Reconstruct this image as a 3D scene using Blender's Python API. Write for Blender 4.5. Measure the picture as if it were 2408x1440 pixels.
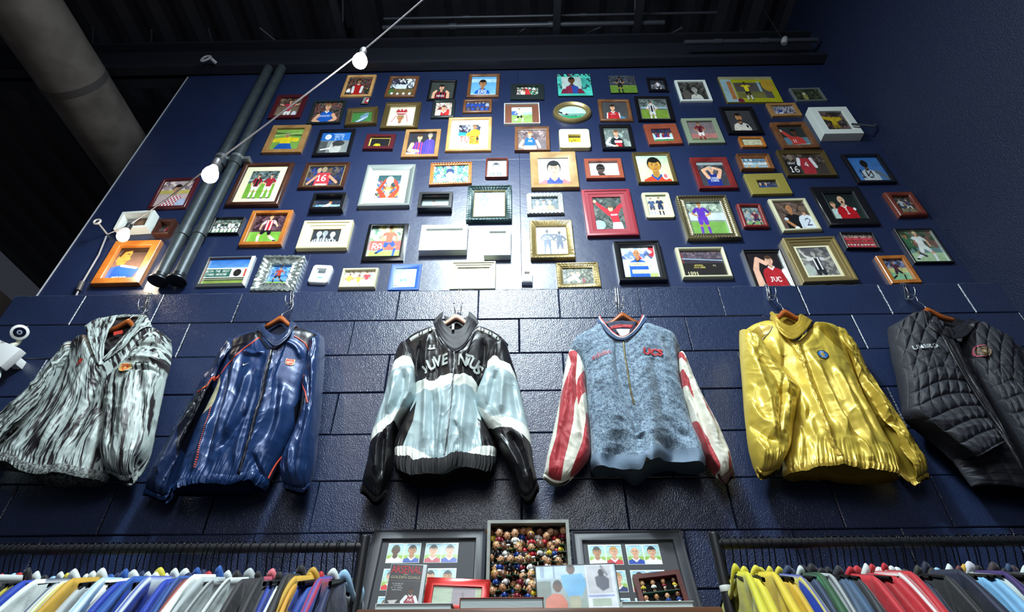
import bpy, bmesh, math, random
import numpy as np
from mathutils import Vector, Matrix
from mathutils.bvhtree import BVHTree

for _o in list(bpy.data.objects): bpy.data.objects.remove(_o)
SC = bpy.context.scene
COL = SC.collection
R = math.radians

# ------------------------------------------------------------------ camera
F, PITCH, YAW, ROLL = 1312.86, 0.678, -0.0131, -0.0052
CAM = np.array([0.1978, -2.1814, 1.3722])
_cy, _sy, _cp, _sp, _cr, _sr = (math.cos(YAW), math.sin(YAW), math.cos(PITCH), math.sin(PITCH), math.cos(ROLL), math.sin(ROLL))
_R0 = np.array([_cy, -_sy, 0]); _FH = np.array([_sy, _cy, 0]); _ZZ = np.array([0, 0, 1.0])
FWD = _FH * _cp + _ZZ * _sp
_U0 = -_FH * _sp + _ZZ * _cp
RGT = _R0 * _cr + _U0 * _sr
UPV = -_R0 * _sr + _U0 * _cr
cd = bpy.data.cameras.new('camera'); cam = bpy.data.objects.new('camera', cd); COL.objects.link(cam)
cd.sensor_width = 36.0; cd.lens = F / 2408 * 36.0; cd.clip_start = 0.02; cd.clip_end = 60
M = Matrix.Identity(4)
for i in range(3):
    M[i][0] = RGT[i]; M[i][1] = UPV[i]; M[i][2] = -FWD[i]; M[i][3] = CAM[i]
cam.matrix_world = M
SC.camera = cam

# ------------------------------------------------------------------ world, lights, exposure
w = bpy.data.worlds.new('world'); SC.world = w; w.use_nodes = True
w.node_tree.nodes['Background'].inputs[0].default_value = (0.55, 0.62, 0.8, 1)
w.node_tree.nodes['Background'].inputs[1].default_value = 0.045
SC.view_settings.view_transform = 'Standard'; SC.view_settings.look = 'None'
SC.view_settings.gamma = 1; SC.view_settings.exposure = 0.0; SC.view_settings.use_curve_mapping = False

def lamp(name, kind, loc, to, energy, color, **kw):
    l = bpy.data.lights.new(name, kind); o = bpy.data.objects.new(name, l); COL.objects.link(o)
    o.location = loc; o.rotation_euler = (Vector(to) - Vector(loc)).to_track_quat('-Z', 'Y').to_euler()
    l.energy = energy; l.color = color
    for k, v in kw.items(): setattr(l, k, v)
    return o
lamp('ceiling_spot', 'SPOT', (-0.10, -1.80, 5.2), (-0.05, 0.0, 2.65), 500, (0.82, 0.95, 1.0), spot_size=R(112), spot_blend=0.9, shadow_soft_size=0.12)
lamp('wall_glow_fill', 'AREA', (0.02, -1.86, 5.0), (0.05, 0.0, 3.0), 105, (0.80, 0.95, 1.0), size=0.9, shape='DISK')  # added soft light beside the spot that widens the wall glow
lamp('shop_light', 'AREA', (0.1, -4.6, 4.4), (0.0, 0.2, 2.2), 52, (0.86, 0.93, 1.0), size=1.6, shape='DISK')
lamp('rack_light', 'AREA', (0.0, -3.2, 3.4), (0.0, -0.5, 1.7), 19, (1.0, 0.97, 0.93), size=2.2, shape='DISK')
lamp('rear_room_light', 'POINT', (-4.6, 1.8, 3.4), (0, 0, 0), 5, (1.0, 0.75, 0.55), shadow_soft_size=0.3)

# ------------------------------------------------------------------ helpers
def ray(x, y): return FWD + RGT * ((x - 1204) / F) + UPV * ((720 - y) / F)
def W(x, y, p=0.0):
    """point on the vertical plane y = p that stands at a place of the photograph"""
    d = ray(x, y); return CAM + d * ((p - CAM[1]) / d[1])
def WZ(x, y, z): d = ray(x, y); return CAM + d * ((z - CAM[2]) / d[2])
def WX(x, y, xx): d = ray(x, y); return CAM + d * ((xx - CAM[0]) / d[0])

def srgb(c):
    """'#rgb' style short or long hex to linear rgb"""
    if not isinstance(c, str): return np.array(c[:3], float)
    if len(c) == 3: v = [int(k * 2, 16) / 255 for k in c]
    else: v = [int(c[i:i + 2], 16) / 255 for i in (0, 2, 4)]
    v = np.array(v)
    return np.where(v <= 0.04045, v / 12.92, ((v + 0.055) / 1.055) ** 2.4)

_mats = {}
def mat(key, color=None, rough=0.5, metal=0.0, attr=False, coat=0.0, sheen=0.0, bump=None, emit=None, wood=None, spec=0.5, mottle=None, trans=0.0, aniso=0.0, brush=None):
    if key in _mats: return _mats[key]
    m = bpy.data.materials.new(key); m.use_nodes = True; _mats[key] = m
    nt = m.node_tree; N = nt.nodes; L = nt.links; b = N['Principled BSDF']
    b.inputs['Roughness'].default_value = rough; b.inputs['Metallic'].default_value = metal
    b.inputs['Specular IOR Level'].default_value = spec
    b.inputs['Coat Weight'].default_value = coat; b.inputs['Coat Roughness'].default_value = 0.12
    b.inputs['Sheen Weight'].default_value = sheen
    b.inputs['Transmission Weight'].default_value = trans
    b.inputs['Anisotropic'].default_value = aniso
    c = srgb(color) if color is not None else np.array([.5, .5, .5])
    b.inputs['Base Color'].default_value = (*c, 1)
    if attr:
        a = N.new('ShaderNodeAttribute'); a.attribute_name = 'Col'; L.new(a.outputs['Color'], b.inputs['Base Color'])
    tc = N.new('ShaderNodeTexCoord')
    if wood:   # colour pair along-grain noise
        mp = N.new('ShaderNodeMapping'); mp.inputs['Scale'].default_value = wood[2]
        n = N.new('ShaderNodeTexNoise'); n.inputs['Scale'].default_value = 9; n.inputs['Detail'].default_value = 5; n.inputs['Distortion'].default_value = 0.6
        r = N.new('ShaderNodeValToRGB'); r.color_ramp.elements[0].position = 0.32; r.color_ramp.elements[1].position = 0.7
        r.color_ramp.elements[0].color = (*srgb(wood[0]), 1); r.color_ramp.elements[1].color = (*srgb(wood[1]), 1)
        L.new(tc.outputs['Object'], mp.inputs[0]); L.new(mp.outputs[0], n.inputs[0]); L.new(n.outputs[0], r.inputs[0]); L.new(r.outputs[0], b.inputs['Base Color'])
    if mottle:  # (second colour, scale, detail)
        n = N.new('ShaderNodeTexNoise'); n.inputs['Scale'].default_value = mottle[1]; n.inputs['Detail'].default_value = mottle[2]
        r = N.new('ShaderNodeValToRGB'); r.color_ramp.elements[0].position = 0.35; r.color_ramp.elements[1].position = 0.68
        r.color_ramp.elements[0].color = (*c, 1); r.color_ramp.elements[1].color = (*srgb(mottle[0]), 1)
        L.new(tc.outputs['Object'], n.inputs[0]); L.new(n.outputs[0], r.inputs[0]); L.new(r.outputs[0], b.inputs['Base Color'])
    if bump:    # list of (scale, strength, distance, stretch)
        prev = None
        for (s, st, di, sc) in bump:
            mp = N.new('ShaderNodeMapping'); mp.inputs['Scale'].default_value = sc
            n = N.new('ShaderNodeTexNoise'); n.inputs['Scale'].default_value = s; n.inputs['Detail'].default_value = 1 if s > 150 else 3
            bp = N.new('ShaderNodeBump'); bp.inputs['Strength'].default_value = st; bp.inputs['Distance'].default_value = di
            L.new(tc.outputs['Object'], mp.inputs[0]); L.new(mp.outputs[0], n.inputs[0]); L.new(n.outputs[0], bp.inputs['Height'])
            if prev: L.new(prev.outputs[0], bp.inputs['Normal'])
            prev = bp
        L.new(prev.outputs[0], b.inputs['Normal'])
    if emit:
        b.inputs['Emission Color'].default_value = (*srgb(emit[0]), 1); b.inputs['Emission Strength'].default_value = emit[1]
    return m

class MB:
    """collects vertices and faces; build() links them as one mesh object"""
    def __init__(s): s.v = []; s.f = []; s.mi = []; s.n = 0; s.mats = []
    def add(s, v, f, m=0):
        s.v += [tuple(map(float, p)) for p in v]; s.f += [tuple(i + s.n for i in q) for q in f]; s.mi += [m] * len(f); s.n += len(v)
    def box(s, a, b, m=0):
        (x0, y0, z0), (x1, y1, z1) = a, b
        s.add([(x0, y0, z0), (x1, y0, z0), (x1, y1, z0), (x0, y1, z0), (x0, y0, z1), (x1, y0, z1), (x1, y1, z1), (x0, y1, z1)],
              [(3, 2, 1, 0), (4, 5, 6, 7), (0, 1, 5, 4), (1, 2, 6, 5), (2, 3, 7, 6), (3, 0, 4, 7)], m)
    def rbox(s, a, b, r=0.003, m=0):
        """box with chamfered edges"""
        bm = bmesh.new(); bmesh.ops.create_cube(bm, size=1)
        a = Vector(a); b = Vector(b)
        for v in bm.verts: v.co = Vector(((a[i] + b[i]) / 2 + v.co[i] * (b[i] - a[i])) for i in range(3))
        bmesh.ops.bevel(bm, geom=bm.edges[:], offset=r, segments=2, affect='EDGES', profile=0.6)
        bm.verts.index_update(); s.add([v.co for v in bm.verts], [[v.index for v in f.verts] for f in bm.faces], m); bm.free()
    def tube(s, pts, r, n=10, m=0, cap=True):
        P = [Vector(p) for p in pts]; k = len(P)
        rr = r if isinstance(r, (list, tuple)) else [r] * k
        base = []; prev = None; vs = []
        for i, p in enumerate(P):
            t = (P[min(i + 1, k - 1)] - P[max(i - 1, 0)]).normalized()
            if prev is None: u = t.orthogonal().normalized()
            else: u = (prev - t * prev.dot(t)); u = u.normalized() if u.length > 1e-6 else t.orthogonal().normalized()
            prev = u; w_ = t.cross(u)
            vs += [p + (u * math.cos(2 * math.pi * j / n) + w_ * math.sin(2 * math.pi * j / n)) * rr[i] for j in range(n)]
        fs = [(i * n + j, i * n + (j + 1) % n, (i + 1) * n + (j + 1) % n, (i + 1) * n + j) for i in range(k - 1) for j in range(n)]
        if cap: fs += [tuple(range(n - 1, -1, -1)), tuple((k - 1) * n + j for j in range(n))]
        s.add(vs, fs, m)
    def lathe(s, prof, o, ax=(0, 0, 1), n=20, m=0):
        """prof: list of (radius, height along ax)"""
        ax = Vector(ax).normalized(); u = ax.orthogonal().normalized(); w_ = ax.cross(u); o = Vector(o)
        vs = [o + ax * h + (u * math.cos(2 * math.pi * j / n) + w_ * math.sin(2 * math.pi * j / n)) * r for r, h in prof for j in range(n)]
        k = len(prof)
        fs = [(i * n + j, i * n + (j + 1) % n, (i + 1) * n + (j + 1) % n, (i + 1) * n + j) for i in range(k - 1) for j in range(n)]
        fs += [tuple(range(n - 1, -1, -1)), tuple((k - 1) * n + j for j in range(n))]
        s.add(vs, fs, m)
    def prism(s, pts, y0, y1, m=0, ax='y'):
        """outline in x,z pushed from y0 to y1"""
        n = len(pts)
        if ax == 'y': vs = [(p[0], y0, p[1]) for p in pts] + [(p[0], y1, p[1]) for p in pts]
        else: vs = [(y0, p[0], p[1]) for p in pts] + [(y1, p[0], p[1]) for p in pts]
        s.add(vs, [tuple(range(n)), tuple(range(2 * n - 1, n - 1, -1))] + [(i, i + n, (i + 1) % n + n, (i + 1) % n) for i in range(n)], m)
    def build(s, name, m, parent=None, smooth=False):
        me = bpy.data.meshes.new(name); me.from_pydata(s.v, [], s.f)
        ms = m if isinstance(m, (list, tuple)) else [m]
        for k in ms: me.materials.append(k)
        if len(ms) > 1: me.polygons.foreach_set('material_index', s.mi)
        if smooth:
            me.polygons.foreach_set('use_smooth', [True] * len(me.polygons))
            if smooth != 'all':
                bm = bmesh.new(); bm.from_mesh(me)
                bmesh.ops.recalc_face_normals(bm, faces=bm.faces)
                for e in bm.edges:
                    if len(e.link_faces) == 2 and e.calc_face_angle(0) > R(38): e.smooth = False
                bm.to_mesh(me); bm.free()
        me.update()
        o = bpy.data.objects.new(name, me); COL.objects.link(o)
        if parent: o.parent = parent
        return o

def grid_mesh(name, V, m, parent=None, col=None, wrap=False, keep=None, smooth=True, close=False):
    """V: array rows x cols x 3 as one quad-grid mesh with an optional colour per vertex"""
    r, c = V.shape[:2]
    i, j = np.meshgrid(np.arange(r - 1), np.arange(c if wrap else c - 1), indexing='ij')
    j2 = (j + 1) % c
    q = np.stack([i * c + j, i * c + j2, (i + 1) * c + j2, (i + 1) * c + j], -1).reshape(-1, 4)
    if keep is not None: q = q[keep.reshape(-1)]
    me = bpy.data.meshes.new(name)
    nv, nf = r * c, len(q)
    me.vertices.add(nv); me.vertices.foreach_set('co', V.reshape(-1).astype(np.float32))
    me.loops.add(nf * 4); me.loops.foreach_set('vertex_index', q.reshape(-1).astype(np.int32))
    me.polygons.add(nf); me.polygons.foreach_set('loop_start', (np.arange(nf) * 4).astype(np.int32))
    if smooth: me.polygons.foreach_set('use_smooth', np.ones(nf, bool))
    me.update(calc_edges=True)
    if col is not None:
        ca = me.color_attributes.new('Col', 'FLOAT_COLOR', 'POINT')
        ca.data.foreach_set('color', np.concatenate([col.reshape(-1, 3), np.ones((nv, 1))], 1).reshape(-1).astype(np.float32))
    me.materials.append(m)
    o = bpy.data.objects.new(name, me); COL.objects.link(o)
    if parent: o.parent = parent
    return o

def thing(name, label, cat, loc=(0, 0, 0), group=None):
    o = bpy.data.objects.new(name, None); COL.objects.link(o); o.location = loc
    o.empty_display_size = 0.05; tag(o, label, cat, group); return o
def tag(o, label, cat, group=None):
    o['label'] = label; o['category'] = cat
    if group: o['group'] = group
    return o
def struct(o): o['kind'] = 'structure'; return o

# ------------------------------------------------------------------ room
rnd = random.Random(7)
LEDGE = 3.238
XL, XR = -2.41, 2.645
navy_block = mat('navy_block_paint', '1a2542', rough=0.33, spec=0.75, bump=[(190, 0.45, 0.004, (1, 1, 1)), (30, 0.25, 0.006, (1, 1, 1))], mottle=('1f2b4a', 3, 3))
navy_board = mat('navy_board_paint', '172242', rough=0.36, spec=0.7, bump=[(55, 0.12, 0.004, (1, 1, 2.4)), (7, 0.1, 0.02, (1, 1, 1))], mottle=('1b2748', 2, 3))
navy_side = mat('navy_side_paint', '131f3c', rough=0.5, spec=0.5, bump=[(150, 0.8, 0.006, (1, 1, 1)), (30, 0.35, 0.006, (1, 1, 6))])
black_paint = mat('black_ceiling_paint', '1d1d26', rough=0.6)
beam_mat = mat('dark_beam_paint', '1b1d26', rough=0.45)

# lower block wall: every block its own bevelled face
b = MB(); BW, BH = 0.4064, 0.2032; gy = 0.0035
top = LEDGE
b.add([(XL, gy, 0), (XR + 0.1, gy, 0), (XR + 0.1, gy, top), (XL, gy, top)], [(0, 1, 2, 3)])
for k in range(-10, 6):
    z0 = 2.032 + k * BH; z1 = min(z0 + BH, top) if k < 5 else top
    off = 0.0 if k % 2 else 0.5
    for j in range(-8, 8):
        x0 = (j + off) * BW; x1 = x0 + BW
        x0 = max(x0, XL); x1 = min(x1, XR + .1)
        if x1 - x0 < 0.03: continue
        q = [(x0 + 0.0013, z0 + 0.0013), (x1 - 0.0013, z0 + 0.0013), (x1 - 0.0013, z1 - (0.0013 if k < 5 else 0)), (x0 + 0.0013, z1 - (0.0013 if k < 5 else 0))]
        q = [(p[0] + rnd.uniform(-.0012, .0012), p[1] + rnd.uniform(-.0012, .0012)) for p in q]
        cx_ = sum(p[0] for p in q) / 4; cz_ = sum(p[1] for p in q) / 4; yy = rnd.uniform(-.0012, .0008)
        inn = [(p[0] + (0.0038 if p[0] < cx_ else -0.0038), p[1] + (0.0038 if p[1] < cz_ else -0.0038)) for p in q]
        b.add([(p[0], gy, p[1]) for p in q] + [(p[0], yy, p[1]) for p in inn], [(4, 5, 6, 7), (0, 1, 5, 4), (1, 2, 6, 5), (2, 3, 7, 6), (3, 0, 4, 7)])
b.box((XL, gy, 0), (XR + 0.1, 0.16, top - 0.001))
struct(b.build('wall_back', navy_block))
b = MB()   # painted boards above the ledge, three by two sheets
zs = [LEDGE - 0.05, 4.463, 5.62]
xs = [XL, -0.98, 0.222, 1.44, XR]
for a_, c_ in zip(xs[:-1], xs[1:]):
    for d_, e_ in zip(zs[:-1], zs[1:]):
        b.rbox((a_ + (0.0 if a_ == XL else 0.0006), 0.1 + rnd.uniform(0, .0008), d_), (c_ - 0.0006, 0.16, e_ - 0.0006), 0.001)
struct(b.build('wall_upper', navy_board))
b = MB(); b.tube([(XL + .001, .1, LEDGE - .05), (XL + .001, .1, 5.6)], .0045, 8); struct(b.build('trim_4', mat('worn_corner', '8d929c', rough=.5, bump=[(60, .8, .004, (1, 1, 1))])))
b = MB(); P_0 = [(x_, .001 + rnd.uniform(-.0012, .0012), LEDGE - .001 + rnd.uniform(-.002, .002)) for x_ in np.arange(XL, XR, .03)]; b.tube(P_0, [rnd.uniform(.0006, .0026) for _ in P_0], 6); struct(b.build('trim_5', mat('worn_edge', '4c5670', rough=.5)))
b = MB(); b.box((XR, -5.5, 0), (XR + 0.12, 0.4, 6.6))
for q_ in ((2300, 205), (2375, 40), (2330, 330), (2200, 170)):
    y_ = WX(q_[0], q_[1], XR)[1]; b.tube([(XR, y_, 0), (XR, y_, 6.4)], .0022, 6)
struct(b.build('wall_right', navy_side))
b = MB(); b.box((-6.5, -5.5, -0.1), (XR + 0.1, 6, 0)); struct(b.build('floor', mat('concrete_floor', '5a5855', rough=0.5, mottle=('4c4a48', 4, 4))))
# corrugated deck: ribs run towards the wall
b = MB(); zd = 6.45; n = 62; xs_ = np.linspace(-6.5, XR + .1, n * 2)
for i in range(len(xs_) - 1):
    za = zd + (0.0 if (i // 2) % 2 else 0.045); zb = zd + (0.0 if ((i + 1) // 2) % 2 else 0.045)
    b.add([(xs_[i], -5.5, za), (xs_[i + 1], -5.5, zb), (xs_[i + 1], 7, zb), (xs_[i], 7, za)], [(0, 1, 2, 3)])
struct(b.build('ceiling', black_paint))
# steel header that carries the deck along the top of the wall
b = MB(); b.box((-4.6, 0.02, 5.62), (XR, 0.2, 5.66)); b.box((-4.6, 0.09, 5.62), (XR, 0.12, 6.03)); b.box((-4.6, 0.02, 6.0), (XR, 0.2, 6.03)); b.box((-4.6, 0.1, 5.8), (XR, 0.14, 5.83))
struct(b.build('trim_1', beam_mat))
b = MB()
for x_ in (-1.25, 0.55, 1.22):   # open web joists seen end on
    b.box((x_ - .03, -5.4, 6.08), (x_ + .03, 0.1, 6.12)); b.box((x_ - .03, -5.4, 6.4), (x_ + .03, 0.1, 6.44))
    for k in range(11):
        y0 = 0.05 - k * .5
        b.tube([(x_, y0, 6.1), (x_, y0 - .25, 6.42), (x_, y0 - .5, 6.1)], .011, 6)
struct(b.build('trim_2', beam_mat))
b = MB()
for (x0, y0, x1, y1) in ((610, 65, 650, 98), (1520, 108, 1605, 65), (1716, 118, 1745, 70), (1745, 114, 1850, 85), (1340, 98, 1420, 60), (1240, 62, 1200, 95), (356, 70, 356, 108), (490, 66, 500, 108), (218, 66, 218, 104)):
    b.tube([WZ(x0, y0, 6.2), WZ(x1, y1, 6.2)], .008, 6)
struct(b.build('trim_3', mat('dull_strut', '3a3d48', rough=.5)))
# conduits along the header, seen as pale lines
gm = mat('galvanised', '6d747c', rough=0.4, metal=0.6, mottle=('52575f', 25, 3))
def run_pipe(px, label, r=0.016, name='conduit', mm=None):
    t = thing(name, label, 'conduit', tuple(px[0]))
    b = MB(); o0 = np.array(px[0]); b.tube([np.array(p) - o0 for p in px], r, 12)
    b.build('tube', mm or gm, t, smooth=True)
    P0, P1 = np.array(px[0]) - o0, np.array(px[-1]) - o0
    for k in (.25, .6): c = MB(); q = P0 + (P1 - P0) * k; d = (P1 - P0) / np.linalg.norm(P1 - P0); c.tube([q - d * .03, q + d * .03], r * 1.3, 12); c.build('coupling', mm or gm, t, smooth=True)
    return t
cgm = mat('painted_conduit', '3a3d47', rough=0.4, metal=0.2)
run_pipe([(-0.9, -0.05, 6.22), (1.9, -0.05, 6.22)], 'upper of two thin dark conduits running along the steel header', .012, mm=cgm)
run_pipe([(-0.9, -0.02, 6.12), (1.45, -0.02, 6.12)], 'lower and thicker of two dark conduits running along the steel header', .022, mm=cgm)
run_pipe([(1.55, -.02, 5.78), (2.6, -.02, 5.78)], 'short conduit at the right end of the steel header, near the side wall', .018, mm=cgm)

# two vertical pipes that stop above the ledge
pm = mat('pipe_grey_green', '3c4548', rough=0.45, metal=0.35, mottle=('333b42', 30, 4), bump=[(60, .25, .002, (1, 1, 1))])
def pipe(xb, zb, xt, label):
    t = thing('wall_pipe', label, 'pipe', (xb, 0.05, zb))
    b = MB(); b.tube([(0, 0, 0), (xt - xb, 0, 5.62 - zb)], .033, 20); b.build('tube', pm, t, smooth=True)
    b = MB(); b.tube([(0, 0, -.005), (0, 0, .02)], .036, 20); b.lathe([(.036, .0), (.052, -.02), (.052, -.028), (.03, -.03)], (0, 0, 0)); b.build('end_collar', mat('dark_iron', '23272c', rough=.4, metal=.6), t, smooth=True)
    for k, zz in enumerate((.32, .98, )):
        b = MB(); b.tube([(0, 0, zz), (0, 0, zz + .06)], .0375, 20); b.build('coupling', pm, t, smooth=True)
    b = MB(); b.tube([((xt - xb) * .47, 0, 1.04), ((xt - xb) * .48, 0, 1.065)], .041, 20); b.rbox((.03, -.01, 1.035), (.085, .045, 1.065), .003); b.build('pipe_strap', mat('bright_zinc', 'a8b0b4', rough=.3, metal=.8), t, smooth=True)
    return t
pipe(-1.742, 3.40, -1.75, 'left one of the two grey vertical pipes standing against the blue wall')
pipe(-1.641, 3.40, -1.645, 'right one of the two grey vertical pipes standing against the blue wall')

# big spiral duct running past the wall towards the back
dm = mat('duct_grey', '76706c', rough=0.55, metal=0.15, mottle=('5c5754', 6, 4))
def duct(cx, cz, r, y0, y1, label, m=dm):
    t = thing('air_duct', label, 'air duct', (cx, y0, cz))
    b = MB(); n = 120; L_ = y1 - y0
    pts = []; rr = []
    for k in range(n + 1):
        pts.append((0, L_ * k / n, 0)); rr.append(r * (1 + (.006 if k % 4 == 0 else 0)))
    b.tube(pts, rr, 48); b.build('duct_body', m, t, smooth='all')
    for yy in (.4, 2.95, 5.2):
        c = MB(); c.tube([(0, yy, 0), (0, yy + .05, 0)], r * 1.015, 48); c.build('joint_band', mat('duct_band', '4a4648', rough=.6), t, smooth=True)
    return t
ang = math.atan2(3.145, -2.6235); D = 5.2
duct(CAM[0] + D * math.cos(ang), CAM[2] + D * math.sin(ang), D * math.sin(R(2.25)) * 1.12, -3.0, 5.8, 'large pale round air duct crossing the upper left corner under the ceiling')
t = thing('air_duct', 'dark boxy duct behind the left edge of the blue wall', 'air duct', (-4.2, 0.3, 3.9))
b = MB(); p0 = WX(0, 430, -4.2); 
b.rbox((-.45, -1.4, -.25), (.18, 4.2, .45), .01); b.build('duct_body', mat('duct_brown', '4b423d', rough=.6), t, smooth=True)
c = MB(); c.box((.18, -1.4, -.27), (.2, .9, -.24)); c.build('joint_band', mat('duct_edge', '9a948c', rough=.4, metal=.6), t)

# string lights -------------------------------------------------------------
eye = W(250, 552, -0.0)
B1 = W(302, 540, -0.12); B2 = None
def at_depth(x, y, dep): return CAM + ray(x, y) * dep
S1 = W(306, 528, -0.06); S2 = at_depth(512, 378, 2.28); S3 = at_depth(855, 118, 2.38); S4 = at_depth(1010, -14, 2.42); S5 = at_depth(1250, -220, 2.5)
cable = mat('grey_cable', '8a8a92', rough=.45)
t = tag(thing('string_light_cable', '', 'cable', tuple(eye)), 'long grey string light cable climbing from the left end of the wall past three bulbs', 'cable')
b = MB(); pts = []
for a_, c_ in ((eye, S1), (S1, S2), (S2, S3), (S3, S4), (S4, S5)):
    for k in range(14):
        q = k / 14; p = a_ + (c_ - a_) * q - np.array([0, 0, .035 * 4 * q * (1 - q) * np.linalg.norm(c_ - a_) * .3]); pts.append(p - eye)
b.tube(pts, .0032, 8); b.build('cable', cable, t, smooth='all')
bulb_m = mat('bulb_glass', 'ffffff', rough=.2, emit=('fff4e6', 14))
sock_m = mat('socket_black', '3a3a3e', rough=.5)
for S_, lab in ((S1, 'lowest glowing bulb of the string, in front of the white shadow box'), (S2, 'middle glowing bulb of the string, in front of the two pipes'), (S3, 'highest glowing bulb of the string, under the dark steel header')):
    t = thing('light_bulb', lab, 'light bulb', tuple(S_), 'bulbs of the string light')
    b = MB(); b.lathe([(.006, .012), (.012, .006), (.015, -.005), (.0155, -.038), (.013, -.042)], (0, 0, 0)); b.build('socket', sock_m, t, smooth=True)
    b = MB(); b.lathe([(.013, -.04), (.017, -.052), (.026, -.072), (.030, -.09), (.0285, -.106), (.02, -.12), (.008, -.1275), (.001, -.128)], (0, 0, 0), n=28); b.build('bulb_globe', bulb_m, t, smooth='all')
    l = bpy.data.lights.new('bulb_light', 'POINT'); l.energy = 4.5; l.color = (1, .86, .68); l.shadow_soft_size = .03
    lo = bpy.data.objects.new('bulb_light', l); COL.objects.link(lo); lo.location = tuple(S_ + np.array([0, 0, -.17])); 
t = thing('eye_bolt', 'white ring eye bolt holding the cable end on the blue wall', 'eye bolt', tuple(W(252, 551, .1)))
b = MB(); b.tube([(0, 0, 0), (0, -.09, 0)], .005, 8)
b.tube([(.018 * math.cos(a), -.1, .018 * math.sin(a)) for a in np.linspace(0, 2 * math.pi, 25)], .006, 8)
b.build('ring', mat('white_metal', 'd8d6d0', rough=.35, metal=.3), t, smooth=True)
t = thing('drop_cable', 'thin grey cable dropping from the eye bolt behind the wall ledge', 'cable', tuple(W(250, 556, .09)))
o0 = W(250, 556, .09)
b = MB(); b.tube([W(250, 556, .085) - o0, W(232, 600, .085) - o0, W(192, 668, .085) - o0, W(178, 698, .085) - o0], .005, 8); b.build('cable', cable, t, smooth=True)
b = MB(); b.tube([W(193, 664, .083) - o0, W(184, 684, .083) - o0], .013, 10); b.build('plug', sock_m, t, smooth=True)

# small ceiling fittings
t = thing('ceiling_sensor', 'small pale box fitting hanging in the dark near the round duct', 'fitting', tuple(W(298, 172, .9)))
b = MB(); b.rbox((-.09, -.03, -.02), (.09, .03, .025), .005); b.build('housing', mat('pale_fitting', '8b8b90', rough=.5), t, smooth=True); b = MB(); b.tube([(0, 0, .02), (0, 0, 6.4 - W(298, 172, .9)[2])], .004, 6); b.build('hanging_rod', black_paint, t, smooth=True)
for q in (.03, .075): b = MB(); b.tube([(q, 0, -.02), (q, 0, -.06)], .008, 8); b.build('terminal', mat('pale_fitting'), t, smooth=True)
t = thing('hose_bracket', 'small looped grey bracket on the header above the wall corner', 'bracket', tuple(W(482, 138, -.05)))
b = MB(); b.tube([(.03 * math.cos(a) * (1 + .3 * math.cos(a)), 0, .035 * math.sin(a) + .02 * math.cos(a)) for a in np.linspace(0, 2 * math.pi, 22)], .008, 8); b.tube([(.02, 0, .03), (.06, .05, .02)], .014, 8)
b.build('loop', mat('pale_fitting'), t, smooth=True)
t = thing('small_spotlight', 'tiny pale fitting high in the dark right end of the ceiling', 'fitting', tuple(W(1845, 95, -.1)))
b = MB(); b.lathe([(.012, .03), (.02, .02), (.026, -.01), (.02, -.03)], (0, 0, 0), ax=(.3, -.5, 1)); b.build('housing', mat('pale_fitting'), t, smooth=True); b = MB(); b.tube([(0, 0, .02), (.02, .03, .09), (.02, .03, 6.44 - W(1845, 95, -.1)[2])], .004, 8); b.build('hanging_rod', black_paint, t, smooth=True)
t = thing('wall_rod', 'thin metal rod sticking out beside the white shadow box frame', 'rod', tuple(W(2003, 292, .02)))
o0 = W(2003, 292, .02); b = MB(); b.tube([(0, 0, 0), W(2055, 297, .02) - o0, W(2059, 293, .02) - o0], .008, 8); b.build('rod', gm, t, smooth=True)
# ------------------------------------------------------------------ small painter for the prints
FONT = {}
for ch, rows in {'A': '4AHHVHH', 'B': 'UHHUHHU', 'C': 'EHGGGHE', 'D': 'UHHHHHU', 'E': 'VGGUGGV', 'F': 'VGGUGGG', 'G': 'EHGNHHF', 'H': 'HHHVHHH', 'I': 'E44444E', 'J': '722222I'.replace('I', 'C'), 'K': 'HIKOKIH', 'L': 'GGGGGGV', 'M': 'HRLLHHH', 'N': 'HPPLJJH', 'O': 'EHHHHHE', 'P': 'UHHUGGG', 'R': 'UHHUKIH', 'S': 'FGGE11U', 'T': 'V444444', 'U': 'HHHHHHE', 'V': 'HHHHHA4', 'W': 'HHHLLRH', 'X': 'HHA4AHH', 'Y': 'HHA4444', '0': 'EHJLPHE', '1': '4C4444E', '2': 'EH1248V', '3': 'V2421HE', '4': '26AIV22', '6': '68GUHHE', '8': 'EHHEHHE', '9': 'EHHF12C', '-': '000V000'}.items():
    FONT[ch] = np.array([[(int(c, 32) >> (4 - k)) & 1 for k in range(5)] for c in rows], float)

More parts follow.
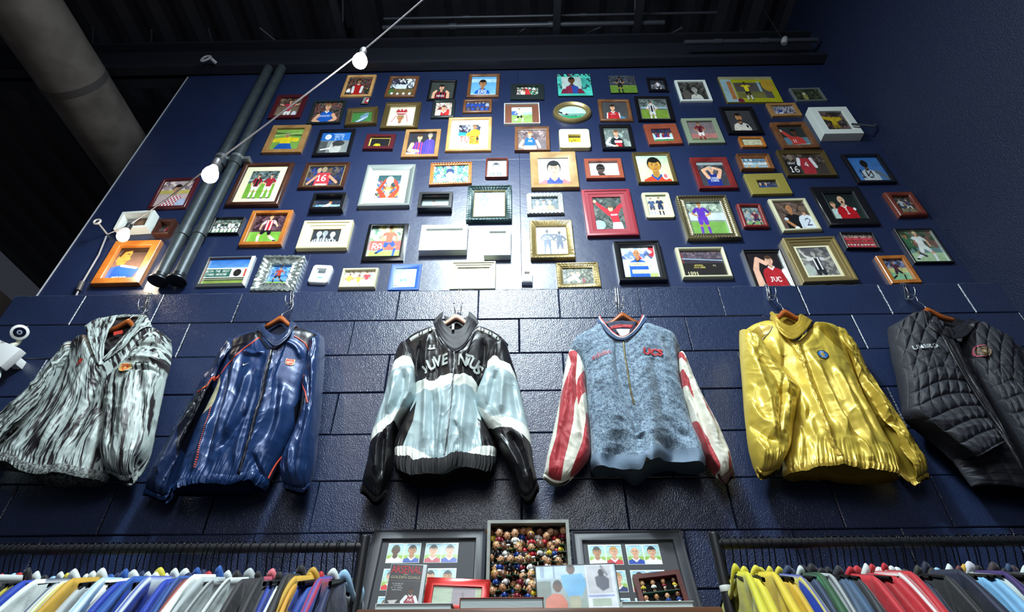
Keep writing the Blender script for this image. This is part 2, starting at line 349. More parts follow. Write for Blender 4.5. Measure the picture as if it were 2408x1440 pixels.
class Art:
    """a picture drawn from shapes; u to the right, v down, both in heights of the picture"""
    def __init__(s, wd, hg, cell=0.0016, seed=1, kx=1.0):
        s.kx = kx; s.asp = wd / hg / kx; wd = wd; s.nv = max(24, int(hg / cell)); s.nu = max(24, int(wd / cell)); s.ss = 2
        H_, W_ = s.nv * s.ss, s.nu * s.ss
        s.vv, s.uu = np.meshgrid((np.arange(H_) + .5) / H_, (np.arange(W_) + .5) / W_ * s.asp, indexing='ij')
        s.im = np.zeros((H_, W_, 3)); s.rs = np.random.RandomState(seed)
    def put(s, m, c):
        c = srgb(c); s.im[m] = c
    def bg(s, c1, c2=None):
        c1 = srgb(c1); c2 = srgb(c2) if c2 else c1; s.im[:] = c1 + (c2 - c1) * s.vv[..., None]
    def band(s, v0, v1, c): s.put((s.vv >= v0) & (s.vv < v1), c)
    def rect(s, u0, v0, u1, v1, c): s.put((s.uu >= u0) & (s.uu < u1) & (s.vv >= v0) & (s.vv < v1), c)
    def crowd(s, v0, v1, cols, n=16, amt=1.0):
        k = s.rs.randint(0, len(cols), (n * 3, n * 3)); C_ = np.array([srgb(c) for c in cols])
        iu = np.clip((s.uu * n + s.rs.rand() + .35 * np.sin(s.vv * n * 5)).astype(int), 0, n * 3 - 1); iv = np.clip((s.vv * n + .35 * np.sin(s.uu * n * 4)).astype(int), 0, n * 3 - 1)
        m = (s.vv >= v0) & (s.vv < v1); c = C_[k[iv, iu]] * (0.6 + .8 * s.rs.rand(n * 3, n * 3)[iv, iu])[..., None]
        s.im[m] = (s.im * (1 - amt) + c * amt)[m]
    def ell(s, u, v, ru, rv, c, rot=0.0):
        a, b_ = s.uu - u, s.vv - v
        if rot: a, b_ = a * math.cos(rot) + b_ * math.sin(rot), -a * math.sin(rot) + b_ * math.cos(rot)
        m = (a / ru) ** 2 + (b_ / rv) ** 2 < 1; s.put(m, c); return m
    def poly(s, pts, c=None):
        m = np.zeros(s.uu.shape, bool); n = len(pts)
        for i in range(n):
            x0, y0 = pts[i]; x1, y1 = pts[(i + 1) % n]
            if y0 == y1: continue
            cr = ((y0 > s.vv) != (y1 > s.vv)) & (s.uu < (x1 - x0) * (s.vv - y0) / (y1 - y0) + x0); m ^= cr
        if c is not None: s.put(m, c)
        return m
    def line(s, pts, w_, c):
        m = np.zeros(s.uu.shape, bool); k = len(pts); ws = w_ if isinstance(w_, (list, tuple)) else [w_] * k
        for i in range(k - 1):
            (x0, y0), (x1, y1) = pts[i], pts[i + 1]; dx, dy = x1 - x0, y1 - y0; L = dx * dx + dy * dy + 1e-9
            t = np.clip(((s.uu - x0) * dx + (s.vv - y0) * dy) / L, 0, 1)
            m |= (s.uu - x0 - t * dx) ** 2 + (s.vv - y0 - t * dy) ** 2 < (ws[i] + (ws[i + 1] - ws[i]) * t) ** 2
        if c is not None: s.put(m, c)
        return m
    def txt(s, t, u, v, h, c, sl=0.0):
        """u,v: centre; h: letter height"""
        px = h / 7; wd = len(t) * 6 * px
        for i, ch in enumerate(t):
            if ch not in FONT: continue
            a = (s.uu - (u - wd / 2) - i * 6 * px + sl * (s.vv - v)) / px; b_ = (s.vv - v + h / 2) / px
            ia, ib = np.floor(a).astype(int), np.floor(b_).astype(int)
            m = (ia >= 0) & (ia < 5) & (ib >= 0) & (ib < 7); mm = np.zeros_like(m); mm[m] = FONT[ch][ib[m], ia[m]] > 0; s.put(mm, c)
    def pat(s, m, kind, c, u0=0, sc=.06):
        if kind == 'v': q = ((s.uu - u0) / sc).astype(int) % 2 == 0
        elif kind == 'h': q = ((s.vv) / sc).astype(int) % 2 == 0
        elif kind == 'chk': q = (np.floor((s.uu - u0) / sc) + np.floor(s.vv / sc)) % 2 == 0
        elif kind == 'half': q = s.uu > u0
        else: return
        s.put(m & q, c)
    def head(s, u, v, r, skin, hair, bald=False, long_=False, back=False, look=0.0):
        sk = srgb(skin); e_ = s.kx ** -.4
        if hair and not bald: s.ell(u, v - r * .12, r * .86 * e_, r * 1.05, hair)
        if long_: s.ell(u, v + r * .3, r * 1.0, r * 1.15, hair)
        if back: return
        s.ell(u - r * .74, v + r * .08, r * .16, r * .27, sk * .75); s.ell(u + r * .74, v + r * .08, r * .16, r * .27, sk * .75)
        s.ell(u + look * r * .2, v + r * .1, r * .72 * e_, r * .98 if bald else r * .9, sk)
        s.ell(u + r * .32, v + r * .3, r * .34, r * .6, sk * .86)
        if hair and not bald: s.ell(u, v - r * .72, r * .66 * e_, r * .42, hair)
        f = u + look * r * .3
        for q in (-.3, .3):
            s.ell(f + q * r, v + r * .0, r * .13, r * .07, sk * .25); s.line([(f + q * r - r * .17, v - r * .17), (f + q * r + r * .17, v - r * .19)], r * .045, sk * .3)
        s.line([(f, v + r * .05), (f + r * .07, v + r * .32), (f - r * .05, v + r * .36)], r * .05, sk * .68)
        s.line([(f - r * .24, v + r * .6), (f, v + r * .64), (f + r * .24, v + r * .59)], r * .06, (sk * [.75, .4, .4]))
    def bust(s, u, v, r, skin, hair, sh, trim=None, pt=None, pc=None, arms=None, **k):
        """head of radius r at u,v with shoulders below"""
        sk = srgb(skin); S_ = srgb(sh) if isinstance(sh, str) else sh
        b_ = v + r * 1.55
        m = s.poly([(u - r * .6, b_), (u - r * 1.9, b_ + r * .55), (u - r * 2.35, b_ + r * 1.5), (u - r * 2.6, 1.3), (u + r * 2.6, 1.3), (u + r * 2.35, b_ + r * 1.5), (u + r * 1.9, b_ + r * .55), (u + r * .6, b_)], S_)
        if pt: s.pat(m, pt, pc, u, r * .42)
        s.put(s.line([(u - r * 1.75, b_ + r * 1.6), (u - r * 1.8, 1.2)], r * .06, None), S_ * .55); s.put(s.line([(u + r * 1.75, b_ + r * 1.6), (u + r * 1.8, 1.2)], r * .06, None), S_ * .55)
        if trim: s.line([(u - r * .62, b_ - r * .05), (u, b_ + r * .55), (u + r * .62, b_ - r * .05)], r * .16, trim)
        s.poly([(u - r * .42, v + r * .5), (u + r * .42, v + r * .5), (u + r * .5, b_), (u, b_ + r * .35), (u - r * .5, b_)], sk * .78)
        s.head(u, v, r, skin, hair, **k)
    def man(s, u, v, h, skin, hair, sh, so, sk2=None, pose='stand', pt=None, pc=None, fl=1, num=None, nc='fff', gl=None):
        """full figure, feet at v, height h"""
        P = {'stand': [(-.10, 0), (-.09, .26), (-.07, .5), (.1, 0), (.09, .26), (.07, .5), (-.17, .48), (-.2, .64), (.17, .48), (.2, .64)],
             'run': [(-.38, .12), (-.14, .26), (-.05, .5), (.2, -.0), (.24, .3), (.06, .5), (-.3, .62), (-.22, .72), (.26, .52), (.24, .68)],
             'kick': [(-.12, 0), (-.1, .26), (-.05, .5), (.42, .2), (.24, .34), (.06, .5), (-.34, .78), (-.2, .74), (.3, .6), (.24, .7)],
             'up': [(-.12, 0), (-.1, .26), (-.06, .5), (.12, 0), (.1, .26), (.06, .5), (-.36, 1.05), (-.26, .88), (.36, 1.05), (.26, .88)],
             'wide': [(-.12, 0), (-.1, .26), (-.06, .5), (.12, 0), (.1, .26), (.06, .5), (-.45, .82), (-.28, .76), (.45, .82), (.28, .76)],
             'hips': [(-.12, 0), (-.1, .26), (-.07, .5), (.12, 0), (.1, .26), (.07, .5), (-.1, .56), (-.27, .64), (.1, .56), (.27, .64)]}[pose]
        q = [(u + fl * a * h, v - b_ * h) for a, b_ in P]; lt = h * .042; sk2 = sk2 or sh; S_ = srgb(sh)
        nk = (u, v - .82 * h)
        for (ft, kn, hp) in ((q[0], q[1], q[2]), (q[3], q[4], q[5])):
            s.line([ft, kn, hp], [lt * .7, lt, lt * 1.4], skin); mid = ((kn[0] * .8 + ft[0] * .2), (kn[1] * .8 + ft[1] * .2)); s.line([ft, mid], [lt * .8, lt * 1.05], sk2)
            th = (hp[0] * .45 + kn[0] * .55, hp[1] * .45 + kn[1] * .55); s.line([hp, th], [lt * 1.9, lt * 1.6], so); s.ell(ft[0] + fl * lt * .5, ft[1], lt * 1.4, lt * .6, '111')
        for hd, el, sx in ((q[6], q[7], -1), (q[8], q[9], 1)):
            shd = (u + fl * sx * .115 * h, v - .79 * h); s.line([shd, el, hd], [lt * .9, lt * .75, lt * .5], skin); em = ((shd[0] * .35 + el[0] * .65), (shd[1] * .35 + el[1] * .65)); s.line([shd, em], lt * 1.1, S_ * .8); s.ell(hd[0], hd[1], lt * .7, lt * .7, gl or skin)
        m = s.poly([(u - .13 * h, v - .83 * h), (u + .13 * h, v - .83 * h), (u + .105 * h, v - .47 * h), (u - .105 * h, v - .47 * h)], S_)
        if pt: s.pat(m, pt, pc, u, h * .045)
        if num: s.txt(num, u + .01, v - .68 * h, h * .13, nc)
        s.line([(u, v - .87 * h), nk], lt * .7, skin); s.head(u, v - .93 * h, h * .068, skin, hair, back=bool(num))
    def team(s, v, h, n, shs, so='fff', skin=None, cols=('222', '321'), jit=.02):
        for i in range(n):
            u = s.asp * (i + .5) / n + s.rs.uniform(-jit, jit); sh = shs[s.rs.randint(len(shs))]
            sk = ['c96', '964', 'ca8', '643'][s.rs.randint(4)]; vv = v + s.rs.uniform(-.01, .01)
            s.ell(u, vv, h * .34, h * .42, sh); s.rect(u - h * .28, vv + h * .25, u + h * .28, vv + h * .55, so); s.ell(u, vv - h * .5, h * .13, h * .17, sk); s.ell(u, vv - h * .6, h * .12, h * .09, cols[s.rs.randint(len(cols))])
    def out(s, soft=0.1):
        q_ = s.rs.rand(12, 12); iy = np.clip(s.vv * 11, 0, 10.99); ix = np.clip(s.uu / s.asp * 11, 0, 10.99); a_, b_ = iy.astype(int), ix.astype(int); fy, fx = iy - a_, ix - b_
        cl = (q_[a_, b_] * (1 - fx) + q_[a_, b_ + 1] * fx) * (1 - fy) + (q_[a_ + 1, b_] * (1 - fx) + q_[a_ + 1, b_ + 1] * fx) * fy
        im = s.im * (.86 + .28 * cl[..., None]) * (1 + soft * s.rs.randn(*s.im.shape[:2])[..., None])
        im = im.reshape(s.nv, s.ss, s.nu, s.ss, 3).mean((1, 3))
        k = 0.12; p = np.pad(im, ((1, 1), (1, 1), (0, 0)), 'edge')
        im = im * (1 - 4 * k) + k * (p[:-2, 1:-1] + p[2:, 1:-1] + p[1:-1, :-2] + p[1:-1, 2:])
        return np.clip(im, 0, 1)

gloss_print = mat('print_behind_glass', attr=True, rough=.35, coat=.3)
matte_print = mat('print_matte', attr=True, rough=.45)
def print_mesh(wd, hg, draw, parent, y=0.0, seed=1, name='photo_print', mt=None, cell=.0016, off=(0, 0), kx=1.0):
    a = Art(wd, hg, cell, seed, kx); draw(a); im = a.out()
    xs_ = np.linspace(-wd / 2, wd / 2, a.nu) + off[0]; zs_ = np.linspace(hg / 2, -hg / 2, a.nv) + off[1]
    X, Z = np.meshgrid(xs_, zs_); V = np.stack([X, np.full_like(X, y), Z], -1)[::-1]
    return grid_mesh(name, V, mt or gloss_print, parent, im[::-1], smooth=False)

# ------------------------------------------------------------------ picture frames
def moulding(wd, hg, prof, m, parent, orn=None, rc=0.0, name='frame_moulding', seg=None):
    """prof: (inset, height) points swept round a wd x hg rectangle (rc: corner radius)"""
    hw, hh = wd / 2, hg / 2; pts = []; nrm = []
    if rc > 0:
        for cx_, cz_, a0 in ((hw - rc, hh - rc, 0), (-hw + rc, hh - rc, 90), (-hw + rc, -hh + rc, 180), (hw - rc, -hh + rc, 270)):
            for k in range(9):
                a = R(a0 + k * 90 / 8); pts.append((cx_ + rc * math.cos(a), cz_ + rc * math.sin(a))); nrm.append((math.cos(a), math.sin(a)))
    else:
        cs = [(hw, hh), (-hw, hh), (-hw, -hh), (hw, -hh)]; st = seg or (0.0025 if orn else 10)
        for i in range(4):
            (x0, z0), (x1, z1) = cs[i], cs[(i + 1) % 4]; L = math.hypot(x1 - x0, z1 - z0); n = max(1, int(L / st))
            for k in range(n):
                t = k / n; pts.append((x0 + (x1 - x0) * t, z0 + (z1 - z0) * t)); nrm.append(None)
    P = len(pts); V = np.zeros((len(prof), P, 3)); col = None
    for r_, (ins, ht) in enumerate(prof):
        for i, (x, z) in enumerate(pts):
            if rc > 0:
                k = min(ins, rc * .999 if rc < ins else ins); nx, nz = nrm[i]
                xx = x - nx * k; zz = z - nz * k
                if ins > k:
                    e = ins - k; xx -= math.copysign(e, x); zz -= math.copysign(e, z)
                x_, z_ = xx, zz
            else:
                x_, z_ = x * (hw - ins) / hw, z * (hh - ins) / hh
            h = ht
            if orn and 0 < r_ < len(prof) - 1:
                s_ = (x if abs(abs(z) - hh) < 1e-6 else z)
                if orn == 'rope': h += .0013 * math.sin((s_ + ins * 1.2) * 2 * math.pi / .011)
                elif orn == 'bead' and 1 < r_ : h += .0007 * math.sin(s_ * 2 * math.pi / .009)
                elif orn == 'leaf': h += .002 * math.sin(s_ * 2 * math.pi / .018 + r_ * 1.3) * math.sin(ins * 300)
                elif orn == 'rococo':
                    h += .0032 * math.sin(s_ * 2 * math.pi / .047 + r_) * math.cos(r_ * 2.1 + s_ * 60); e = .005 * math.cos(s_ * 2 * math.pi / .055)
                    if r_ < 3: x_ += math.copysign(e, x) * (abs(abs(x) - hw) < 1e-6); z_ += math.copysign(e, z) * (abs(abs(z) - hh) < 1e-6)
                elif orn == 'mosaic': h += .0018 * (1 if (int((s_ + 1) / .012) + r_) % 2 else -1)
            V[r_, i] = (x_, -h, z_)
    bm_v = V.reshape(-1, 3); fs = []
    for r_ in range(len(prof) - 1):
        for i in range(P): fs.append((r_ * P + i, r_ * P + (i + 1) % P, (r_ + 1) * P + (i + 1) % P, (r_ + 1) * P + i))
    b = MB(); b.add(bm_v, fs); return b.build(name, m, parent, smooth=True)

def PR(kind, w_, T):
    """profile points for a moulding of width w_ and thickness T"""
    return {'flat': [(0, 0), (0, T * .9), (T * .1, T), (w_ - T * .1, T), (w_, T * .92), (w_, T * .3)],
            'slope': [(0, 0), (0, T * .9), (T * .1, T), (w_ * .25, T), (w_, T * .5), (w_, T * .25)],
            'up': [(0, 0), (0, T * .5), (w_ * .1, T * .55), (w_ * .85, T), (w_, T * .95), (w_, T * .3)],
            'round': [(0, 0), (0, T * .5), (w_ * .08, T * .75), (w_ * .3, T * .96), (w_ * .55, T), (w_ * .8, T * .9), (w_ * .95, T * .65), (w_, T * .3)],
            'step': [(0, 0), (0, T * .9), (w_ * .06, T), (w_ * .28, T), (w_ * .32, T * .82), (w_ * .62, T * .78), (w_ * .66, T * .66), (w_ * .92, T * .55), (w_, T * .5), (w_, T * .25)],
            'scoop': [(0, 0), (0, T * .85), (w_ * .05, T), (w_ * .2, T), (w_ * .3, T * .7), (w_ * .5, T * .55), (w_ * .75, T * .6), (w_ * .88, T * .75), (w_ * .96, T * .7), (w_, T * .25)],
            'deep': [(0, 0), (0, T * .98), (.001, T), (w_ - .001, T), (w_, T - .001), (w_, T - .013)],
            'box': [(0, 0), (0, T * .97), (.001, T), (w_ - .001, T), (w_, T * .97), (w_, T * .12)]}[kind]

WOODS = {'walnut': ('5c3820', '7d5233'), 'oak': ('8a6238', 'a37e4e'), 'orange': ('98541c', 'b87432'), 'cherry': ('5e1a1c', '7c2624'), 'redwood': ('7c3a28', '934a34'), 'dark': ('33190f', '4a281a'), 'pine': ('86683c', 'a5875a'), 'light': ('b08048', 'cfa268'), 'brownred': ('5c2418', '743222')}
def fmat(k):
    if k in WOODS: return mat('wood_' + k, rough=.38, wood=(*WOODS[k], (1, 1, 1)), coat=.25)
    return {'black': mat('lacquer_black', '101014', rough=.3, coat=.3), 'pewter': mat('pewter', '2b3436', rough=.35, metal=.4), 'silver': mat('silver_leaf', 'a9b2ae', rough=.32, metal=.75),
            'white': mat('white_paint', 'd5dcd8', rough=.42), 'cream': mat('cream_paint', 'd8cc9c', rough=.5), 'gold': mat('gold_leaf', '9c8a5c', rough=.35, metal=.6), 'dgold': mat('dark_gold', '6e5c38', rough=.38, metal=.6),
            'maroon': mat('maroon_paint', '4a141c', rough=.35, coat=.3), 'red': mat('red_paint', '842430', rough=.45), 'blue': mat('blue_paint', '0a4aa8', rough=.4), 'sage': mat('sage_paint', '7f8a74', rough=.5),
            'teal': mat('teal_patina', '263c3e', rough=.35, metal=.3), 'mustard': mat('mustard_paint', '857a38', rough=.45), 'brown': mat('brown_paint', '3c2019', rough=.35, coat=.4), 'bronze': mat('bronze', '7d7458', rough=.33, metal=.7), 'ivory': mat('ivory_paint', 'b6b394', rough=.5)}[k]
mat_white = mat('mat_board_white', 'dfe2da', rough=.7); mat_cream = mat('mat_board_cream', 'd9d3b2', rough=.7); mat_brown = mat('mat_board_brown', '6b3a26', rough=.6); mat_gold = mat('mat_board_gold', 'b7a34e', rough=.6)

CR = {'a': (602, 0, 4), 'b': (1204, 0, 4), 'c': (1806, 0, 4), 'd': (0, 360, 4), 'e': (602, 360, 4), 'f': (1204, 360, 4), 'g': (1806, 360, 4), 'p': (0, 0, 1)}
YW = 0.1    # plane of the upper wall
NF = [0]
def frame(label, key, q, kind, fm, w_, T, draw, m_=None, matm=None, orn=None, rc=0.0, cat='picture frame', glass=True, rim=None, pic=None):
    """q: eight numbers, corners TL TR BR BL; w_: moulding width, m_: mat width(s)"""
    ox, oy, s = CR[key]; yf = YW - T
    P = [W(ox + q[i] / s, oy + q[i + 1] / s, yf) for i in (0, 2, 4, 6)]
    ux = ((P[1] + P[2]) - (P[0] + P[3])) / 2; uz = ((P[0] + P[1]) - (P[3] + P[2])) / 2
    wd, hg = np.linalg.norm(ux), np.linalg.norm(uz); c = sum(P) / 4
    a = math.atan2(ux[2], ux[0]); a2 = math.atan2(-uz[0], uz[2]); a = (a + a2) / 2
    if abs(a) < R(.5): a = 0
    NF[0] += 1
    pw = (math.hypot(q[2] - q[0], q[3] - q[1]) + math.hypot(q[4] - q[6], q[5] - q[7])) / 2; ph = (q[7] - q[1] + q[5] - q[3]) / 2; kx = (wd / hg) / (pw / ph)
    t = thing('picture_frame', label, cat, (c[0], YW, c[2]), 'framed football photographs on the blue wall'); t.rotation_euler = (0, -a, 0)
    rnd_ = random.Random(NF[0])
    if kind != 'none':
        moulding(wd, hg, PR(kind, w_, T), fmat(fm), t, orn, rc)
        fr_ = t.children[-1] if t.children else t
        b = MB(); b.box((-wd / 2 + .002, -T * .1, -hg / 2 + .002), (wd / 2 - .002, -.0005, hg / 2 - .002)); b.build('backing_board', mat('backing_card', '4b3a2a', rough=.8), t)
        if rim:
            moulding(wd - 2 * w_ + .004, hg - 2 * w_ + .004, [(0, T * .3), (0, T * .62), (.002, T * .68), (.0045, T * .62), (.005, T * .25)], fmat(rim), fr_, name='inner_lip')
        iw, ih = wd - 2 * w_ + .001, hg - 2 * w_ + .001; y = -T * (.26 if kind != 'box' else .16) if kind != 'deep' else -(T - .012)
    else:
        b = MB(); b.rbox((-wd / 2, -T * .97, -hg / 2), (wd / 2, -.0005, hg / 2), .001); b.build('print_block', fmat(fm), t); iw, ih = wd - .002, hg - .002; y = -T
    if m_:
        mw = m_ if isinstance(m_, tuple) else (m_, m_)
        b = MB(); x0, z0 = iw / 2, ih / 2; x1, z1 = x0 - mw[0], z0 - mw[1]; yo = y - .0022
        b.add([(-x0, yo, -z0), (x0, yo, -z0), (x0, yo, z0), (-x0, yo, z0), (-x1, yo, -z1), (x1, yo, -z1), (x1, yo, z1), (-x1, yo, z1), (-x1, y, -z1), (x1, y, -z1), (x1, y, z1), (-x1, y, z1)],
              [(0, 1, 5, 4), (1, 2, 6, 5), (2, 3, 7, 6), (3, 0, 4, 7), (4, 5, 9, 8), (5, 6, 10, 9), (6, 7, 11, 10), (7, 4, 8, 11)])
        b.build('mat_board', matm or mat_white, t); iw, ih = 2 * x1 + .001, 2 * z1 + .001
    if draw: print_mesh(iw, ih, draw, t, y - .0004 if kind == 'none' else y, NF[0] + 5, mt=gloss_print if glass else matte_print, cell=.0015, kx=kx)
    b_ = MB()
    return t
SKL, SKM, SKD, GR = 'd9a585', 'b07a52', '5a3826', '3f8a2f'
def A_(*ops):
    """a drawing from a list of ('method', args..., {keywords})"""
    def f(a):
        for o in ops:
            kw = o[-1] if isinstance(o[-1], dict) else {}; getattr(a, o[0])(*(o[1:-1] if kw else o[1:]), **kw)
    return f
STAND = ('crowd', 0, 1, ['2a2a2e', '4a4642', '6a5a50', '1a1a1e', '884038'], 22)
DARKB = ('bg', '24262a', '15161a')
def pitch(v, c='4f8a34', c2=None): return ('band', v, 1.01, c)

# top row ---------------------------------------------------------------
frame('light walnut frame, player in red and white shirt above kneeling team mates', 'a', (848, 700, 1127, 698, 1080, 900, 797, 898), 'round', 'light', .024, .018,
      A_(STAND, ('team', .75, .3, 4, ['ddd', '2a3a2a', 'eee'], '333'), ('bust', .62, .22, .1, SKM, '321', 'b02020', 'fff'), ('line', [(.38, .55), (.4, .8)], .07, 'e8e8e8'), ('line', [(.86, .55), (.84, .8)], .07, 'e8e8e8')))
frame('walnut frame, several men in white shirts crowding on a brown and green pitch', 'a', (1255, 710, 1535, 712, 1490, 905, 1205, 900), 'round', 'walnut', .026, .018,
      A_(('bg', '2a3a30'), ('crowd', 0, .55, ['eee', '223', 'cdd', '334', '889'], 9), ('rect', .3, .35, .95, .6, 'dde4e8'), pitch(.6, '6b5b3a'), ('rect', 0, .62, .25, 1, '3f6f3a'), ('team', .88, .2, 4, ['eee'], '6b5b3a')))
frame('black frame, player in red and black striped shirt holding up both hands', 'a', (1640, 752, 1890, 752, 1868, 935, 1605, 932), 'flat', 'black', .015, .018,
      A_(('bg', '3b403c'), ('bust', .62, .3, .15, SKL, '1c1512', 'a02228', '111', 'v', '14121a'), ('txt', 'MEDIO', .62, .78, .1, 'fff'), ('line', [(.2, 1), (.22, .62), (.33, .5)], [.09, .08, .06], SKL), ('line', [(1.04, 1), (1.02, .62), (.92, .52)], [.09, .08, .06], SKL)))
frame('walnut frame in the top row, player portrait in a blue shirt lettered in white', 'a', (1998, 688, 2292, 690, 2290, 905, 1982, 902), 'round', 'walnut', .028, .02,
      A_(('bg', '5a9fd0', '7ab8dc'), ('band', .12, .3, 'a8cbe0'), ('bust', .6, .36, .18, SKM, '15120f', '1a5cb8', '1a5cb8'), ('txt', 'ERG', .62, .78, .17, 'f4f6fa', {'sl': .2}), ('band', .9, .94, 'c9d4e4'), ('band', .94, 1.01, '1f2f60')))
frame('black framed wide picture with a silver top edge, two players in a tackle', 'p', (1200, 193, 1280, 194, 1279, 230, 1202, 230), 'up', 'pewter', .045, .025,
      A_(('bg', '2c6f4c'), ('crowd', 0, 1, ['3a7f5c', 'ddd', '2a4a40', '902030'], 8), ('ell', 1.0, .5, .4, .4, 'b22a30'), ('ell', .7, .6, .25, .3, 'd6c8b8'), ('ell', 1.25, .6, .2, .25, 'c33'), ('head', .8, .3, .14, SKM, '211')), glass=False)
frame('frameless teal board, portrait of a player in a blue and dark red halved shirt', 'b', (418, 698, 730, 697, 765, 900, 438, 903), 'none', 'teal', 0, .012,
      A_(('bg', '46b8a6'), ('crowd', 0, .12, ['46b8a6', '152a30', '702838'], 10), ('crowd', .2, .7, ['46b8a6', '3a9a90', '1c4a4a'], 6), ('rect', .2, .14, 1.1, .9, 'a9b8b4'), ('bust', .66, .3, .14, SKD, '141010', '7a1f38', '2a3c80', 'half', '24408c'), ('line', [(.3, .8), (.25, .9)], .12, '6a1c34'), ('line', [(1.02, .8), (1.1, .9)], .12, '6a1c34'), ('rect', .0, .9, 1.3, 1, '3aa898')), glass=False)
frame('unframed dark print on a board, goalkeeper seen from behind on green grass', 'b', (905, 712, 1148, 712, 1188, 873, 930, 875), 'none', 'black', 0, .01,
      A_(('bg', '30363c', '3a4048'), ('crowd', 0, .5, ['2c3238', '3a3f47', '454650'], 12), pitch(.6, '5a7a2c'), ('band', .58, .62, '77933a'), ('man', .6, .98, .92, SKM, '111', '1b1618', '15131a', '15131a', {'num': '13', 'nc': 'bbb', 'pose': 'hips'})), glass=False)
frame('small black frame in the top row, player in white and dark kit mid run', 'p', (1520, 182, 1564, 182, 1572, 212, 1527, 212), 'flat', 'black', .018, .022,
      A_(('bg', '2c2f38'), ('crowd', .4, .8, ['555c66', '777', '333a44'], 7), ('man', .8, 1.0, .9, SKL, '111', 'dde', '223', 'fff', {'pose': 'run'})))
frame('thin white frame in the top row, grey photograph of a man in a white shirt', 'b', (1527, 752, 1812, 752, 1895, 945, 1590, 948), 'flat', 'white', .018, .016,
      A_(('bg', '30302e'), ('crowd', 0, .7, ['2a2a28', '444440', '55524c', '1c1c1c'], 7), ('bust', .85, .42, .14, 'aaa8a0', '888', 'c8c8c0', '777'), ('ell', .35, .7, .22, .3, '55504c'), ('txt', 'ROCKY', .85, .92, .1, '333')))
frame('wide frameless board at the top right, yellow poster with a footballer beside pale blue panels', 'p', (1685, 180, 1813, 181, 1842, 240, 1714, 240), 'none', 'mustard', 0, .015,
      A_(('bg', '9c9c1c'), ('rect', 0, 0, .45, 1, '8aa7b0'), ('rect', .25, .2, .42, .9, 'a0683c'), ('rect', 0, 0, 2.2, .12, '8c8a6a'), ('rect', .5, .25, 1.9, .85, '4c4a48'), ('rect', .5, .6, 1.6, .85, '6a6a38'), ('man', .95, .92, .7, SKD, '111', 'd8c828', '222', 'ccc', {'pose': 'wide'}), ('rect', 1.45, .2, 1.55, .6, '8aa7b0'), ('ell', 1.85, .35, .25, .25, 'b09030'), ('ell', .55, .95, .12, .1, '6a2030')), glass=False)
frame('slim silver frame at the far right of the top row, dim green and cream picture', 'c', (200, 832, 485, 820, 558, 940, 270, 952), 'flat', 'silver', .015, .014,
      A_(('bg', '2c3424'), ('crowd', 0, 1, ['2a3024', '3a3f2c', '1c2018', '4a5238'], 9), ('ell', 1.0, .6, .2, .35, '8a8a4a'), ('head', 1.0, .3, .14, 'ccb', '553')))
# second row ------------------------------------------------------------
frame('dark maroon frame at upper left, player in red shirt and white shorts fists raised', 'a', (205, 890, 468, 892, 425, 1105, 115, 1100), 'flat', 'maroon', .03, .02,
      A_(('bg', '4a3c34', '8a7460'), ('crowd', 0, .45, ['3a2c28', '5a4a40', '776050'], 10), ('man', .62, 1.25, 1.15, SKL, '5a3018', 'b03040', 'eee', None, {'pose': 'wide'}), ('rect', .2, .8, .4, 1, '5a6a3a'), ('ell', 1.0, .85, .12, .15, 'dde')))
frame('pewter frame in the second row, player in a plain blue shirt hands on hips', 'a', (545, 945, 842, 940, 795, 1152, 480, 1158), 'flat', 'pewter', .017, .018,
      A_(STAND, ('bust', .66, .2, .14, SKL, '8a6a3c', '1e58b4', 'fff'), ('txt', 'EMIRATES', .62, .65, .08, 'dfe8f4'), ('line', [(.3, .62), (.12, .85), (.4, .95)], [.08, .07, .06], SKL), ('line', [(1.0, .6), (1.18, .8), (.88, .95)], [.08, .07, .06], SKL)))
frame('dark gold deep frame tilted in the second row, green pitch and white boots', 'a', (862, 1020, 1150, 995, 1128, 1155, 828, 1172), 'scoop', 'dgold', .038, .028,
      A_(('bg', '3f7a40'), ('line', [(.5, .9), (1.4, .4)], [.14, .1], '98b4cc'), ('line', [(.6, .95), (1.3, .62)], [.07, .05], '45607a'), ('line', [(.9, .4), (1.4, .2)], [.12, .16], '6a8aa0'), ('line', [(.7, .75), (1.1, .62)], .02, 'eef')), rim='gold')
frame('gold frame, pale drawing of a man wearing a red and white crown', 'a', (1222, 962, 1548, 960, 1525, 1198, 1165, 1200), 'scoop', 'dgold', .036, .026,
      A_(('bg', 'd8d2c0'), ('line', [(.2, .75), (.4, .45)], .02, 'b06a68'), ('line', [(1.0, .75), (.9, .4)], .02, 'b06a68'), ('bust', .62, .52, .17, SKM, '9c8f7c', 'e8e6de', 'ccc'), ('poly', [(.34, .2), (.45, .1), (.55, .2), (.62, .06), (.7, .2), (.82, .1), (.92, .2), (.84, .38), (.42, .38)], 'a8343c'), ('line', [(.42, .3), (.84, .3)], .02, 'e8ddd0')), rim='gold')
frame('small pewter frame touching the one above, person in a red and white shirt', 'a', (1665, 935, 1878, 930, 1865, 1098, 1640, 1100), 'round', 'pewter', .026, .02,
      A_(('bg', 'b9a898'), ('crowd', 0, .5, ['c8b8a8', '7a3030', '988'], 6), ('bust', .6, .38, .17, SKL, '644', 'b02c2c', 'eee'), ('ell', .25, .75, .16, .2, 'ddd'), ('ell', .9, .7, .12, .25, 'c33')))
frame('small wide walnut frame in the second row, group of players in blue', 'a', (1950, 930, 2222, 925, 2218, 1050, 1942, 1052), 'round', 'walnut', .024, .018,
      A_(('bg', '2c3044'), ('team', .35, .55, 6, ['2c4a9a', '27408a', '9aa0b8'], '2c3a7a'), ('team', .8, .5, 5, ['2c4a9a', '3a5ab0', '556'], 'ccc')))
